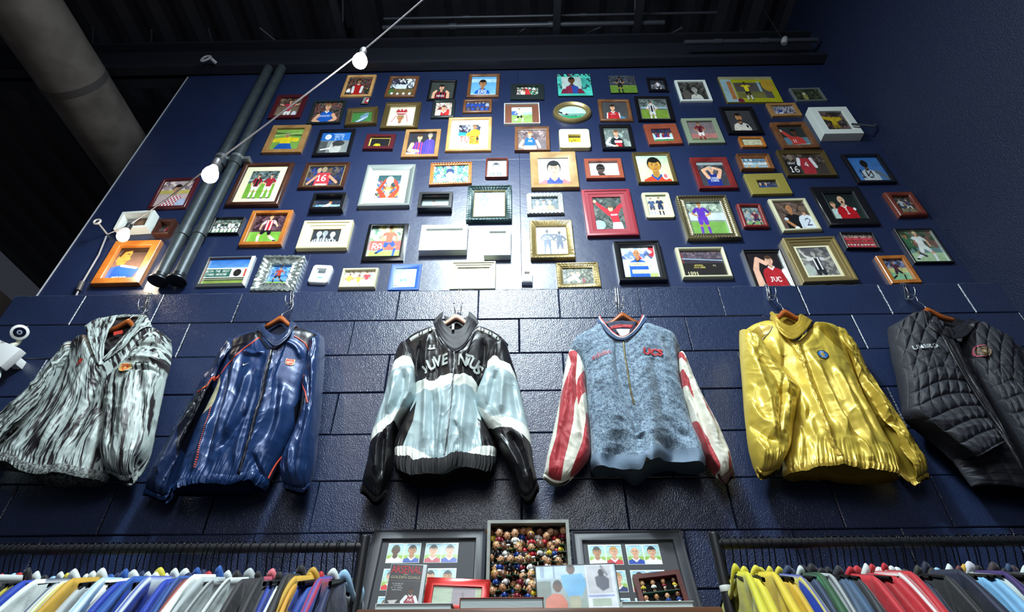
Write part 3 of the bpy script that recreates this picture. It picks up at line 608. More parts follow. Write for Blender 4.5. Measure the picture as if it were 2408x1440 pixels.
frame('brown panel frame with white strips top and bottom, small picture of a player on grass', 'p', (1186, 243, 1268, 241, 1270, 289, 1185, 291), 'box', 'white', .006, .02,
      A_(('bg', '9ab8b0'), ('band', 0, .35, 'c6d2d4'), ('rect', 0, .25, .5, .5, '3a62a8'), pitch(.5, '86a05a'), ('man', .5, .98, .9, SKL, '432', 'e6e8ea', '15151a', 'eee', {'pose': 'run'})), m_=(.048, .026), matm=mat_brown, glass=False)
frame('walnut frame in the second row, smiling player in a plain red shirt', 'b', (805, 928, 1105, 927, 1145, 1130, 832, 1130), 'round', 'walnut', .028, .02,
      A_(('bg', '3c3f42', '4c4a48'), ('bust', .6, .3, .15, SKL, '2a1c14', 'b4262c', 'e8dcdc'), ('line', [(.27, .62), (.22, 1)], .03, 'e6e0e0'), ('line', [(.93, .62), (.98, 1)], .03, 'e6e0e0'), ('txt', 'SHARP', .6, .68, .07, 'e8b8b8'), ('ell', 1.1, .9, .15, .1, '4a7a9a')))
frame('black frame with silver edge, back of a black and white striped shirt', 'b', (1148, 902, 1475, 905, 1540, 1128, 1192, 1128), 'step', 'black', .03, .022,
      A_(('bg', '55605c'), ('crowd', 0, .35, ['3a4040', '556060', '707a78'], 9), ('band', .35, .45, '8aa0a8'), pitch(.5, '6f8c34'), ('man', .62, 1.08, 1.0, SKL, '222', 'dcdce0', 'cfd0d4', 'ddd', {'pose': 'hips', 'pt': 'v', 'pc': '17171c'}), ('txt', 'AMA', .62, .24, .12, 'eee')), rim='silver')
frame('black frame at right, bearded player in a cream shirt with a badge', 'p', (1692, 251, 1768, 250, 1797, 311, 1714, 312), 'flat', 'black', .026, .024,
      A_(('bg', '38383c'), ('bust', .6, .3, .16, SKM, '1c1816', 'c9c4b8', '1f1f24'), ('ell', .85, .72, .05, .07, '22223a'), ('ell', .6, .46, .08, .05, '3a2c24'), ('txt', 'NO 1', .6, .9, .07, '777')))
frame('small oak frame at the right of the second row, busy scene in blue and white', 'c', (-24, 968, 255, 967, 328, 1083, 50, 1088), 'flat', 'oak', .026, .018,
      A_(('bg', '6a7080'), ('crowd', 0, 1, ['888', '556', '99a', '334', 'aab'], 9), ('rect', .75, .4, 1.1, .7, '2a3c90'), ('rect', .7, .7, 1.1, .85, 'dde')))
frame('deep white box frame at the far right of the second row, player in yellow', 'c', (378, 1008, 735, 1003, 905, 1250, 535, 1260), 'deep', 'white', .05, .06,
      A_(('bg', '3a3230'), ('crowd', 0, 1, ['2c2624', '584848', '6a4a48', '1c1c20'], 8), ('man', .6, 1.25, 1.2, SKD, '111', 'b89c20', '8a7420', None, {'pose': 'wide'}), ('line', [(.15, .3), (.7, .45), (1.0, .35)], .09, 'c0a424')))
# third row ---------------------------------------------------------------
frame('wide oak frame at left, kneeling player in yellow shirt and blue shorts with arms spread', 'a', (155, 1175, 512, 1175, 425, 1430, 58, 1430), 'flat', 'oak', .036, .02,
      A_(('bg', '7ca04a', '6d9440'), ('line', [(0, .18), (1.3, .3)], .05, '3f5c2c'), ('line', [(.0, .28), (1.3, .18)], .03, '9cba66'), ('line', [(.1, .52), (.6, .45), (1.12, .5)], .09, 'd8c022'), ('poly', [(.4, .4), (.82, .4), (.86, .68), (.36, .68)], 'd8c022'), ('poly', [(.34, .66), (.86, .66), (1.05, .95), (.15, .95)], '1c4e9c'), ('head', .6, .3, .1, SKM, '887'), ('line', [(.2, .97), (1.0, .97)], .03, 'ccd')))
frame('black frame, magazine page with a blue banner over a grey face smoking', 'p', (752, 304, 833, 303, 824, 364, 735, 363), 'flat', 'black', .024, .02,
      A_(('bg', '777c7c'), ('band', 0, .38, '2460a8'), ('ell', .3, .2, .14, .12, 'e8eef4'), ('txt', 'FC', .3, .2, .09, '2460a8'), ('txt', 'FOOTBALL', .82, .1, .07, 'cfe0f0'), ('txt', 'GOES ON', .82, .2, .07, 'cfe0f0'), ('txt', 'AS IT IS', .82, .3, .06, 'cfe0f0'), ('rect', 0, .4, .35, 1, '484c4c'), ('ell', .75, .68, .28, .3, 'a8a8a2'), ('ell', .85, .5, .28, .13, '343434'), ('line', [(.1, .78), (.5, .72)], .025, 'eee'), ('ell', .66, .62, .05, .03, '222')))
frame('small cherry red frame, back of a yellow shirt inside a gold border', 'a', (1045, 1260, 1315, 1258, 1285, 1398, 1000, 1395), 'flat', 'maroon', .03, .022,
      A_(('bg', '1a1a1c'), ('man', .85, 1.9, 1.6, SKD, '15100c', 'c8b820', '333', None, {'pose': 'hips', 'num': '1', 'nc': 'c8b820'})), m_=.008, matm=mat_gold)
frame('oak frame, player in a blue and red striped shirt bowing his head', 'a', (1408, 1215, 1738, 1215, 1712, 1472, 1365, 1472), 'flat', 'oak', .028, .02,
      A_(('bg', '2c2c34'), ('bust', .5, .2, .12, SKL, '4a3222', '3434a0', None, 'v', 'a83c5c'), ('bust', .95, .12, .1, SKL, '777', '3a3aa0', None, 'v', '5a3c90'), ('line', [(.2, .5), (.1, .75), (.5, .8)], [.09, .07, .06], SKL), ('rect', 0, .85, .4, 1, 'b8c4c8'), ('txt', 'AA', .5, .95, .1, 'eee')))
frame('tall light wood frame with a broad white mat, player in yellow above red lettering', 'a', (1810, 1100, 2220, 1093, 2212, 1410, 1775, 1415), 'round', 'light', .026, .022,
      A_(('bg', '4a6080'), ('crowd', 0, .5, ['223', '889', '556', 'aab0b8', '334'], 9), ('poly', [(.0, .35), (.5, .4), (1.2, .35), (1.2, .55), (0, .55)], '2a88c8'), ('band', .55, 1.01, 'e8e2d6'), ('bust', .82, .06, .1, SKM, '221', 'dcc830'), ('line', [(.5, .5), (.8, .35), (1.1, .4)], .1, 'dcc830'), ('txt', 'TUSI', .6, .72, .3, 'c03028'), ('ell', .98, .7, .07, .08, '333')), m_=(.055, .058))
frame('small light walnut frame in the third row, player in a blue shirt and white shorts', 'b', (28, 1190, 345, 1188, 362, 1412, 22, 1412), 'step', 'walnut', .024, .022,
      A_(('bg', '6a5f62'), ('crowd', 0, .5, ['5a4c50', '7a6a6c', '8a7a78'], 8), ('bust', .6, .2, .11, SKL, 'a0683c', '1c5cb0', 'dde'), ('line', [(.25, .55), (.1, .8), (.35, .9)], [.08, .07, .05], SKL), ('rect', .32, .78, .92, 1, 'e8ecf0'), ('txt', 'JVC', .62, .55, .1, 'fff'), ('line', [(.95, .55), (1.1, .85)], .06, 'dde6f0')))
frame('rounded cream wooden block frame with a tiny yellow ticket in the middle', 'b', (442, 1213, 722, 1212, 745, 1385, 450, 1388), 'flat', 'cream', .062, .03,
      A_(('bg', 'dcc22c'), ('band', 0, .14, '4a3c2a'), ('crowd', .3, .9, ['dcc22c', 'c8ac20', '8a7418'], 8), ('txt', 'TICKET', .75, .5, .16, '5a4818')), rc=.018)
frame('black frame, player in a dark and white tracksuit top with red panels', 'b', (822, 1168, 1110, 1168, 1168, 1395, 850, 1400), 'flat', 'black', .024, .022,
      A_(('bg', '48504e', '8a948e'), ('crowd', .1, .9, ['444c4a', '5c6664', '788480', '98a49c'], 5, .6), ('bust', .62, .26, .13, SKL, '6a4a30', '1c2528', 'fff'), ('rect', .52, .6, .84, 1, 'a0242c'), ('rect', .5, .62, .86, .72, 'e8e8ea'), ('line', [(.3, .5), (.08, .75), (.5, .9)], [.05, .05, .04], 'e8ecec'), ('ell', .56, .88, .08, .06, SKL)))
frame('deep redwood frame tilted in the third row, team lined up on the pitch', 'b', (1240, 1172, 1540, 1155, 1605, 1345, 1290, 1358), 'slope', 'redwood', .045, .02,
      A_(('bg', '1c2034'), ('crowd', 0, .4, ['1c2034', '2c3458', '402838'], 12), pitch(.75, '4a8050'), ('team', .55, .45, 8, ['2c3478', '7c2c3c', 'a8c8d8'], 'dde'), ('ell', .1, .6, .14, .25, 'a8d0dc'), ('ell', 1.7, .5, .14, .3, 'b8d8e4')))
frame('sage green frame, player in a red and black shirt hands on hips before red smoke', 'b', (1592, 1112, 1915, 1108, 2008, 1338, 1665, 1345), 'flat', 'sage', .032, .018,
      A_(('bg', '6c6468', '8c7c7c'), ('band', .6, .82, 'b0706c'), pitch(.85, '5c7040'), ('man', .6, 1.0, .98, SKM, '331', '8c2430', 'e0dcd8', '7a2028', {'pose': 'hips', 'pt': 'v', 'pc': '2c1c24'})))
frame('tiny rounded oak frame at right in the third row with a pale certificate', 'b', (2128, 1285, 2362, 1280, 2395, 1375, 2162, 1382), 'flat', 'orange', .018, .018,
      A_(('bg', 'c2c4a4'), ('crowd', .2, .85, ['b8ba9c', 'a8ac90', 'c6c8aa'], 12)), rc=.012)
frame('oak frame at right, player in red shirt seen from the side under a dark stand', 'c', (22, 1150, 350, 1142, 490, 1378, 150, 1395), 'flat', 'walnut', .034, .024,
      A_(('bg', '2a3030'), ('band', .55, 1.01, '5a7a8a'), ('bust', .75, .28, .14, SKD, '111', 'b23c34', None), ('line', [(.5, .6), (.3, .35), (.15, .2)], [.12, .09, .06], 'b23c34'), ('txt', 'II', .6, .72, .12, 'eee'), ('ell', .15, .2, .07, .07, 'caa'), ('line', [(0, .96), (1.2, .9)], .04, 'a0c0d4')))
# fourth row -----------------------------------------------------------------
frame('big dark brown frame with cream mat near the pipes, two players walking on grass', 'p', (571, 381, 690, 379, 653, 481, 529, 480), 'round', 'dark', .034, .028,
      A_(('bg', '4a5858'), ('crowd', 0, .3, ['3c4848', '586868', '6c7a78'], 14), ('band', .3, .36, '8aa8a0'), pitch(.45, '6c9a38'), ('man', .32, .97, .85, SKL, '211', '9c2430', 'e8eaea', 'eee', {'pt': 'v', 'pc': '1c1c22'}), ('man', .78, .97, .85, SKL, '111', '9c2430', 'e8eaea', 'eee', {'pose': 'hips'})), m_=.043, matm=mat_cream)
frame('dark and gold frame in the fourth row, back of a red shirt with number 16', 'e', (472, 88, 885, 85, 815, 320, 392, 325), 'step', 'dark', .026, .02,
      A_(('bg', '2c2a30'), ('crowd', 0, .9, ['2c3a70', '3a3438', '223', '504844', '1c2440'], 7), ('poly', [(.5, .32), (1.15, .32), (1.2, 1), (.45, 1)], 'a8343c'), ('head', .8, .18, .13, SKL, '8a7860', {'back': True}), ('ell', .55, .2, .1, .13, 'a08a70'), ('ell', 1.1, .2, .1, .13, '5a4a38'), ('txt', '16', .78, .58, .3, 'f0f0ee'), ('rect', .55, .86, 1.1, 1, 'ece8e4'), ('line', [(1.15, .5), (1.55, .8)], .06, 'b88468'), ('line', [(.5, .5), (.15, .85)], .06, 'b88468')), rim='gold')
frame('large silver grey frame with white mat, goalkeeper in red lifting a silver cup', 'e', (1045, 108, 1500, 103, 1445, 490, 955, 490), 'slope', 'silver', .038, .03,
      A_(('bg', '2c5050'), ('crowd', .25, 1, ['223c3c', 'a08030', '883028', '3a5a8a', 'ccb', '445'], 10), ('band', 0, .22, '2c4c50'), ('line', [(.33, .85), (.12, .62), (.36, .2)], [.1, .07, .05], 'c63a24'), ('line', [(.78, .85), (1.0, .6), (.72, .2)], [.1, .07, .05], 'c63a24'), ('bust', .55, .66, .12, SKL, 'b09050', 'c8401c', 'fff'), ('lineX',) if False else ('ell', .54, .22, .16, .18, 'cfe0dc'), ('poly', [(.44, .3), (.64, .3), (.6, .5), (.48, .5)], 'b8ccc8'), ('txt', 'O', .55, .96, .12, 'f4e8e0')), m_=(.048, .052))
frame('orange carved frame with leaf corners in the fourth row, sunny crowd around a blue hat', 'e', (1645, 88, 2032, 83, 2028, 278, 1625, 302), 'scoop', 'orange', .024, .018,
      A_(('bg', '7ab088'), ('crowd', 0, 1, ['c8dcd4', '3a9a5a', '5a8aa0', '2c5a70', 'e8ece8', '70c088'], 8), ('ell', .95, .35, .24, .2, '1c3464'), ('ell', .95, .55, .2, .2, SKL), ('txt', 'CARLING', .7, .75, .13, 'f0f4f4')), orn='leaf')
frame('small rounded dark brown frame, grey portrait of a man in a striped shirt', 'e', (2160, 42, 2372, 40, 2375, 225, 2155, 222), 'round', 'brownred', .014, .024,
      A_(('bg', 'b8c4c8'), ('bust', .5, .32, .19, 'a8a8a4', '30343a', '5a6670', 'dde', 'v', 'd4dcdc')), rc=.014)
frame('wide natural wood frame, dark haired man smiling in red and blue collar', 'p', (1245, 357, 1353, 356, 1362, 439, 1250, 441), 'slope', 'pine', .05, .028,
      A_(('bg', 'b8c2d0', 'c8d0d8'), ('bust', .62, .38, .26, 'c4a488', '15161a', '2c44a8', '2c3c98'), ('poly', [(.0, .95), (.3, .78), (.36, 1), (0, 1)], 'c86468'), ('poly', [(1.3, .95), (.95, .78), (.9, 1), (1.3, 1)], 'c86468')))
frame('small orange wood frame in the fourth row, man in dark glasses on a white background', 'f', (672, 50, 1022, 48, 1062, 230, 705, 235), 'flat', 'redwood', .028, .022,
      A_(('bg', 'e0e2e2'), ('poly', [(1.0, .7), (1.7, .9), (1.7, 1), (.9, 1)], 'e8c8c8'), ('line', [(.72, .7), (.9, .9)], [.14, .2], '23201f'), ('head', .82, .42, .3, '4a3a36', '161414'), ('rect', .6, .36, 1.04, .46, '0c0c0c')))
frame('slim gold edged frame, smiling player close up in a red shirt with blue collar', 'p', (1487, 358, 1574, 357, 1594, 426, 1501, 430), 'step', 'dgold', .02, .022,
      A_(('bg', 'a8c4ac', 'e4cc98'), ('bust', .66, .36, .26, 'b8863c', '15140f', 'b83c24', '1f4888'), ('ell', .98, .78, .12, .13, 'e8e4e0'), ('ell', .98, .78, .07, .08, 'c86a68')))
frame('cherry frame at right, player in a dark blue shirt holding his head', 'f', (1665, 38, 2010, 38, 2140, 328, 1770, 325), 'slope', 'cherry', .034, .024,
      A_(('bg', '3a3c44'), ('band', 0, .12, '8a9498'), ('crowd', .12, .5, ['383a40', '50525a', '2c2e34'], 8), ('bust', .55, .3, .12, SKL, 'a89c90', '1f2f80', None), ('line', [(.35, .62), (.2, .34), (.45, .24)], [.08, .06, .05], SKL), ('line', [(.78, .62), (.95, .34), (.68, .24)], [.08, .06, .05], SKL), ('txt', 'KINGS', .56, .66, .08, 'dfe4f0'), ('txt', 'SINCE', .58, .76, .08, 'dfe4f0')))
frame('dark and orange frame at right in the fourth row, crowded team photograph in light blue', 'p', (1731, 361, 1808, 361, 1822, 395, 1746, 397), 'step', 'walnut', .022, .03,
      A_(('bg', '7a9aa8'), ('team', .2, .3, 11, ['9cc0d0', 'c8d8e0', '50728a'], '889'), ('team', .5, .3, 12, ['9cc0d0', 'c8d8e0'], 'ccc'), ('team', .8, .3, 10, ['8ab4c8', 'c4a060'], '5a7a50'), ('band', .94, 1.01, '6a8a50')), rim='orange')
frame('flat gold frame under the crowded team picture, small photograph of two men in blue', 'p', (1749, 409, 1840, 407, 1865, 454, 1770, 457), 'flat', 'mustard', .062, .02,
      A_(('bg', '2c3a58'), ('crowd', 0, .5, ['334', '556', '223'], 6), ('bust', .5, .3, .15, SKL, '776', '2c3c74'), ('bust', 1.2, .3, .15, SKL, '887', '35477c')))
frame('gold edged frame at right, number 16 in black beside number 4 in red', 'p', (1826, 353, 1940, 352, 1967, 410, 1854, 414), 'step', 'dgold', .026, .022,
      A_(('bg', '3c3430'), ('crowd', 0, .5, ['4a403a', '2c2622', '5a4c44'], 8), ('poly', [(.0, .35), (.6, .38), (.62, 1), (.1, 1)], '1c1a1e'), ('head', .38, .18, .13, SKL, '776a5c', {'back': True}), ('txt', 'GRAY', .34, .45, .11, 'd8d4d0'), ('txt', '16', .36, .74, .28, 'e4e2de'), ('poly', [(.8, .2), (1.3, .2), (1.45, .4), (1.3, 1), (.75, 1), (.7, .4)], '9c2c34'), ('line', [(.75, .25), (.66, .5)], .08, 'd8d8dc'), ('line', [(1.35, .25), (1.45, .6)], .08, 'd8d8dc'), ('txt', '4', 1.05, .5, .24, 'e4d8d8')))
frame('wide black frame at far right, back of white shirt with number 10 against blue sky', 'p', (1984, 362, 2066, 361, 2110, 425, 2016, 431), 'flat', 'black', .02, .022,
      A_(('bg', '3568a8', '4a7ab8'), ('bust', .62, .28, .14, '6a4c38', '18120f', 'b9c4cc', None, {'back': True}), ('txt', '10', .5, .66, .34, '16181e'), ('line', [(.95, .6), (1.25, .85)], [.09, .06], '5c6c78')))
# fifth row --------------------------------------------------------------------
frame('maroon frame left of the pipes, player in a red and white chequered shirt', 'd', (1525, 232, 1860, 226, 1745, 508, 1385, 512), 'round', 'maroon', .02, .022,
      A_(('bg', 'b8a4a4'), ('crowd', 0, .4, ['a89498', 'c8b8b4', '7a6a70'], 6), ('band', .35, .5, 'b8a860'), ('bust', .62, .3, .15, 'c09070', '1c1614', 'dfe0e4', None, 'chk', 'a82c38'), ('ell', .98, .9, .2, .22, 'a8b4d0')))
frame('black box frame in the fifth row, sliding player in white on a dark ground', 'e', (545, 374, 848, 370, 808, 522, 497, 524), 'box', 'black', .018, .04,
      A_(('bg', '1c2434'), ('crowd', .5, 1, ['5a88a8', '88a8b8', '2c4458', 'b8c8d0'], 6), ('line', [(.3, .9), (.8, .65), (1.1, .5)], [.09, .13, .12], 'dfe8ee'), ('head', 1.15, .3, .14, SKM, '211'), ('line', [(1.2, .55), (1.6, .6)], .07, '86b8d8')))
frame('black box frame near the bright patch of wall, person in a white and pink top', 'e', (1540, 366, 1850, 362, 1838, 513, 1513, 515), 'box', 'black', .02, .045,
      A_(('bg', '3c4a4c'), ('band', .3, 1.01, '7c8c90'), ('bust', .95, .38, .18, SKL, '1c1c1c', 'cfd6d4', 'eee'), ('ell', 1.3, .8, .25, .3, 'b06a70')))
frame('dark green frame with beaded inner edge, glare paled players in blue and white', 'e', (1990, 302, 2400, 300, 2408, 626, 1980, 628), 'step', 'teal', .04, .03,
      A_(('bg', 'a8c0cc', 'c8d4cc'), ('crowd', 0, .3, ['88a0b0', 'a0b4c0', '78909c'], 9), ('man', .4, .98, .88, 'c8b8a8', '567', '5a78a0', '8a98ac', 'ccd', {'num': '10', 'nc': 'e8d890'}), ('man', .85, .98, .85, 'd8c8b8', '789', 'e4e8ea', 'dde', 'eee', {'pose': 'hips'})), rim='gold', orn='bead')  # pale palette puts the glare on the glazing into the colours
frame('small carved silver frame in the middle of the fifth row, men in yellow and white', 'f', (132, 378, 470, 375, 492, 560, 145, 568), 'flat', 'silver', .03, .02,
      A_(('bg', '5a6468'), ('crowd', 0, .4, ['48525a', '6c7880'], 8), ('bust', .45, .35, .14, 'c8a88a', '9a8a70', 'dfe0c8'), ('bust', .9, .3, .14, 'c8a88a', '544', '8c98a4'), ('bust', 1.35, .35, .14, 'c8a88a', 'b8a888', 'd8d46a')), orn='mosaic')
frame('big red painted frame in the fifth row, player in red with arms thrown wide', 'f', (650, 342, 1100, 334, 1200, 765, 712, 775), 'step', 'red', .062, .024,
      A_(('bg', '343c3c'), ('crowd', 0, 1, ['2c3432', '444c4a', '58605c', '38423e'], 12), ('ell', .12, .85, .18, .14, '8ab4cc'), ('line', [(.48, .5), (.28, .34), (.08, .14)], [.09, .06, .04], 'b42430'), ('line', [(.66, .5), (.8, .32), (.96, .2)], [.09, .06, .04], 'b42430'), ('poly', [(.44, .42), (.72, .42), (.76, .82), (.54, .82)], 'b42430'), ('poly', [(.54, .78), (.8, .78), (.84, 1), (.5, 1)], 'e8e8ec'), ('head', .53, .36, .085, SKL, '5a4430'), ('txt', 'SHARP', .62, .55, .05, 'eee'), ('ell', .07, .12, .05, .05, SKL), ('ell', .97, .18, .05, .05, SKL)))
frame('small rounded cream frame with painted bands, two men in dark tracksuits', 'f', (1220, 372, 1470, 368, 1538, 603, 1262, 608), 'flat', 'ivory', .022, .016,
      A_(('bg', 'b8c0a0', 'c4ccae'), ('man', .25, .95, .85, SKL, '544', '3f5070', '445', '99a'), ('man', .65, .95, .88, SKL, '322', '24304c', '2a3450', '223')), rc=.016)
frame('broad ornate bronze frame at right, player in a purple shirt on grass', 'f', (1545, 398, 2010, 395, 2165, 793, 1655, 795), 'scoop', 'bronze', .044, .032,
      A_(('bg', '7c8a7c'), ('crowd', 0, .35, ['68766c', '8c9a8c', '9caa98'], 9), ('band', .33, .55, 'b8c4cc'), pitch(.6, '6c9848'), ('man', .45, 1.0, 1.02, SKM, '4a3020', '55309c', '5a34a4', '5a3a9c', {'pose': 'hips'})), orn='leaf', rim='silver')
frame('small rounded cherry frame in the fifth row, two players chasing the ball', 'p', (1732, 478, 1789, 476, 1812, 534, 1750, 532), 'round', 'cherry', .024, .024,
      A_(('bg', '5a6a6c'), ('crowd', 0, .6, ['48565a', '6c7c80', '80908c'], 7), pitch(.75, '6a9060'), ('man', .28, .98, .8, SKL, '665', '8c9ca4', '778', '999', {'pose': 'run'}), ('man', .66, 1.0, .8, SKL, '211', '8c2434', '1f2440', '1f2440', {'pose': 'run', 'pt': 'v', 'pc': '1f2440'}), ('ell', .75, .95, .05, .05, 'eee')), rc=.012)
frame('white frame at right, referee in black facing a player with number 2', 'g', (12, 425, 355, 418, 515, 708, 145, 738), 'round', 'ivory', .02, .022,
      A_(('bg', '5c4840'), ('crowd', 0, .5, ['584840', '6c5850', '443830'], 8), ('bust', .5, .24, .13, SKM, None, '16161a', None, {'bald': True}), ('bust', .95, .3, .12, SKL, '6a5848', 'cdd6e0', None, {'back': True}), ('txt', '2', .98, .74, .26, '1c2c4c'), ('ell', .24, .62, .07, .06, 'c8ccd4'), ('line', [(.25, .7), (.45, .9)], .05, SKM), ('ell', .48, .94, .08, .06, 'e8eaf0')))
frame('large black frame at right in the fifth row, shouting player in a red shirt', 'g', (400, 308, 855, 302, 1070, 663, 590, 668), 'round', 'black', .055, .026,
      A_(('bg', '15191a', '20302c'), ('bust', .22, .42, .1, SKL, '6a5a40', 'b8d0cc'), ('bust', .62, .24, .15, 'd8b090', None, 'b0141c', 'e8d8d4', {'bald': True}), ('ell', .62, .34, .04, .05, '200'), ('txt', '1', .66, .68, .22, 'e8dcdc'), ('ell', .96, .6, .05, .05, 'eee'), ('rect', 0, .8, .3, 1, 'b8ccc4')), rim='pewter')
frame('dark brown deep frame at far right, player in a blue shirt and white shorts', 'g', (1095, 362, 1350, 350, 1535, 580, 1245, 580), 'round', 'brownred', .034, .03,
      A_(('bg', '3c3c3a'), ('crowd', 0, .5, ['383836', '4c4c48', '2c2c2a'], 8), pitch(.7, '7a7658'), ('man', .4, .95, .85, SKL, '322', 'a8b0b8', '3c4458', '556', {'pose': 'run'}), ('man', .8, .92, .8, SKL, '322', '3c4458', 'b8b8b4', '445', {'pose': 'run', 'fl': -1})))
# sixth row ---------------------------------------------------------------------
frame('deep white shadow box at far left behind the lowest bulb, brown and grey picture inside', 'd', (1150, 548, 1440, 542, 1385, 703, 1075, 705), 'box', 'white', .018, .055,
      A_(('bg', '6a5a50'), ('rect', 0, 0, .7, 1, '8a8c90'), ('poly', [(.7, 0), (1.9, 0), (1.9, 1), (.5, 1)], '5a3c2c'), ('ell', 1.1, .45, .22, .35, '7c5a44'), ('line', [(.2, .3), (.5, .8)], .03, 'aab')))
frame('tiny dark brown box frame beside the white shadow box, red and blue figure', 'd', (1495, 622, 1640, 614, 1580, 760, 1425, 745), 'box', 'brown', .014, .045,
      A_(('bg', '3c3438'), ('man', .5, 1.0, .9, SKM, '211', '8a3038', '3a5a8a', '99c')))
frame('very wide dark and white picture in the sixth row, team running on grass', 'd', (2020, 602, 2300, 600, 2238, 756, 1950, 753), 'flat', 'black', .009, .018,
      A_(('bg', '56645c'), ('crowd', 0, .45, ['6c7a74', '8a9890', '3c4844'], 14), ('team', .42, .3, 8, ['24302c', 'dfe6e2', '39443e'], 'ddd'), pitch(.78, '46783c'), ('team', .72, .3, 7, ['dfe6e2', 'e8ecea'], 'cdd4d0')))
frame('orange oak frame in the sixth row, running player in a red and white striped shirt', 'p', (592, 495, 689, 493, 660, 576, 563, 574), 'flat', 'orange', .026, .024,
      A_(('bg', '4a3038'), ('crowd', 0, .55, ['46303a', '5c4048', '301c24'], 9), pitch(.6, '6fa23c'), ('man', .58, 1.02, 1.0, SKL, 'a08050', 'e4dcdc', '15151a', 'e8e0dc', {'pose': 'run', 'pt': 'v', 'pc': 'b02c34', 'fl': -1})))
frame('thick cream painted frame in the sixth row, small grey photograph of celebrating men', 'e', (455, 630, 912, 630, 850, 890, 372, 890), 'step', 'cream', .062, .03,
      A_(('bg', '2c3038'), ('bust', .55, .35, .2, 'a8aeb4', 'c0c4c4', '4c545c', None, 'v', 'c4ccd0'), ('bust', 1.0, .3, .2, '9ca2a8', '8a9094', '3c444c', None, 'v', 'c4ccd0'), ('bust', 1.6, .4, .2, 'b8bec2', 'ccc', 'dfe4e6', None, 'v', '343c48')))
frame('black frame in the sixth row, running player in orange shirt and blue shorts', 'e', (1060, 652, 1432, 650, 1385, 998, 982, 998), 'up', 'black', .026, .026,
      A_(('bg', '8a9c88'), ('crowd', 0, .45, ['c8c488', '7a9a6a', 'd8dcc8', '60806c', 'd0b060'], 8), ('band', .45, .75, 'b85a50'), ('txt', 'RA', .28, .62, .2, 'f0f0f0'), pitch(.78, '9abf58'), ('man', .62, .95, .95, SKM, '5a4030', 'b8644c', '1f4cac', '1f4cac', {'pose': 'run'})))
frame('thick white box frame in the bright patch of wall, print painted pale by glare', 'e', (1555, 678, 1992, 672, 1982, 912, 1533, 912), 'deep', 'white', .03, .045,
      A_(('bg', 'd4dcd8'), ('rect', .15, .12, 1.7, .16, 'a8b4b4'), ('rect', .2, .2, .9, .8, 'c0ccc8'), ('ell', .5, .5, .2, .25, 'b8c8c4')))  # pale glare and a grey recess shadow are painted into the print
frame('thick white frame right of the other white one in the bright patch, with painted shadow', 'p', (1141, 536, 1201, 535, 1201, 600, 1137, 600), 'deep', 'white', .028, .04,
      A_(('bg', 'd8dedc'), ('rect', .1, .08, .8, .14, '5a6468'), ('rect', .15, .3, .8, .8, 'ccd4d2')))  # dark bar is the recess shadow, painted on a glare pale print
frame('cream and gold rope frame, two dark figures arm in arm with number 23', 'f', (165, 634, 555, 626, 600, 980, 175, 985), 'slope', 'gold', .034, .028,
      A_(('bg', 'd8d2cc', 'e0dcd2'), pitch(.85, 'b8bc90'), ('man', .4, .98, .86, '33404a', '222c38', '34445c', '34445c', '445', {'pose': 'hips', 'num': '23', 'nc': 'a8b0a8'}), ('man', .82, .98, .8, '404850', '2a3440', '3c4a60', '3c4a60', '8a949c', {'pose': 'hips', 'num': '7', 'nc': 'a8b0a8'}), ('line', [(.45, .3), (.75, .3)], .03, '34445c')), orn='rope', rim='gold')
frame('shiny black frame in the sixth row, bald player in a blue and yellow hooped shirt', 'f', (950, 824, 1380, 820, 1470, 1193, 1018, 1197), 'step', 'black', .036, .03,
      A_(('bg', 'b8c4cc'), ('crowd', 0, .4, ['c8d4dc', '9aa8c0', 'b03038', 'e8ecf0', '5a70a0'], 6), pitch(.85, 'a8c070'), ('bust', .52, .2, .13, SKM, None, '1c54b0', '1a1a20', {'bald': True}), ('poly', [(.24, .5), (.86, .5), (.86, .62), (.24, .62)], 'e0d8a0'), ('poly', [(.28, .74), (.84, .74), (.84, .86), (.28, .86)], 'e0d8a0'), ('txt', 'PARMALAT', .55, .56, .07, '2c3c6c'), ('rect', 0, .55, .18, .95, 'd8dce0')))
frame('long cream white frame in the sixth row, night view of a stadium stand with dates', 'f', (1538, 880, 1990, 875, 2092, 1162, 1612, 1172), 'round', 'ivory', .02, .026,
      A_(('bg', '34303a'), ('crowd', 0, .3, ['443c48', '584c58', '6a5a60'], 14), ('rect', .05, .1, .1, .6, '7a3038'), ('line', [(0, .3), (1.6, .38)], .02, '8a9cb0'), ('band', .48, 1.01, '221f1f'), ('txt', 'ARSENAL', .65, .56, .06, 'c8b860'), ('txt', '1913-2006', .65, .64, .06, 'c8b860'), ('txt', 'FC', 1.25, .58, .07, 'a8a890'), ('txt', '1891', .35, .87, .13, 'd8d0a8')))
frame('black frame cut off by the ledge, player in a red shirt blowing a kiss', 'p', (1747, 587, 1836, 585, 1872, 676, 1778, 677), 'flat', 'black', .009, .022,
      A_(('bg', '1f1b1e'), ('bust', .62, .24, .12, 'd8a890', '4a3428', 'a8242c', 'f0e8e4'), ('line', [(.2, 1), (.18, .5), (.3, .2)], [.1, .08, .06], 'd8a890'), ('line', [(.3, .2), (.5, .32)], .06, 'd8a890'), ('txt', 'JVC', .62, .76, .13, 'fff'), ('line', [(.95, .55), (1.05, .95)], .08, 'e8e4e4')), rim='silver')
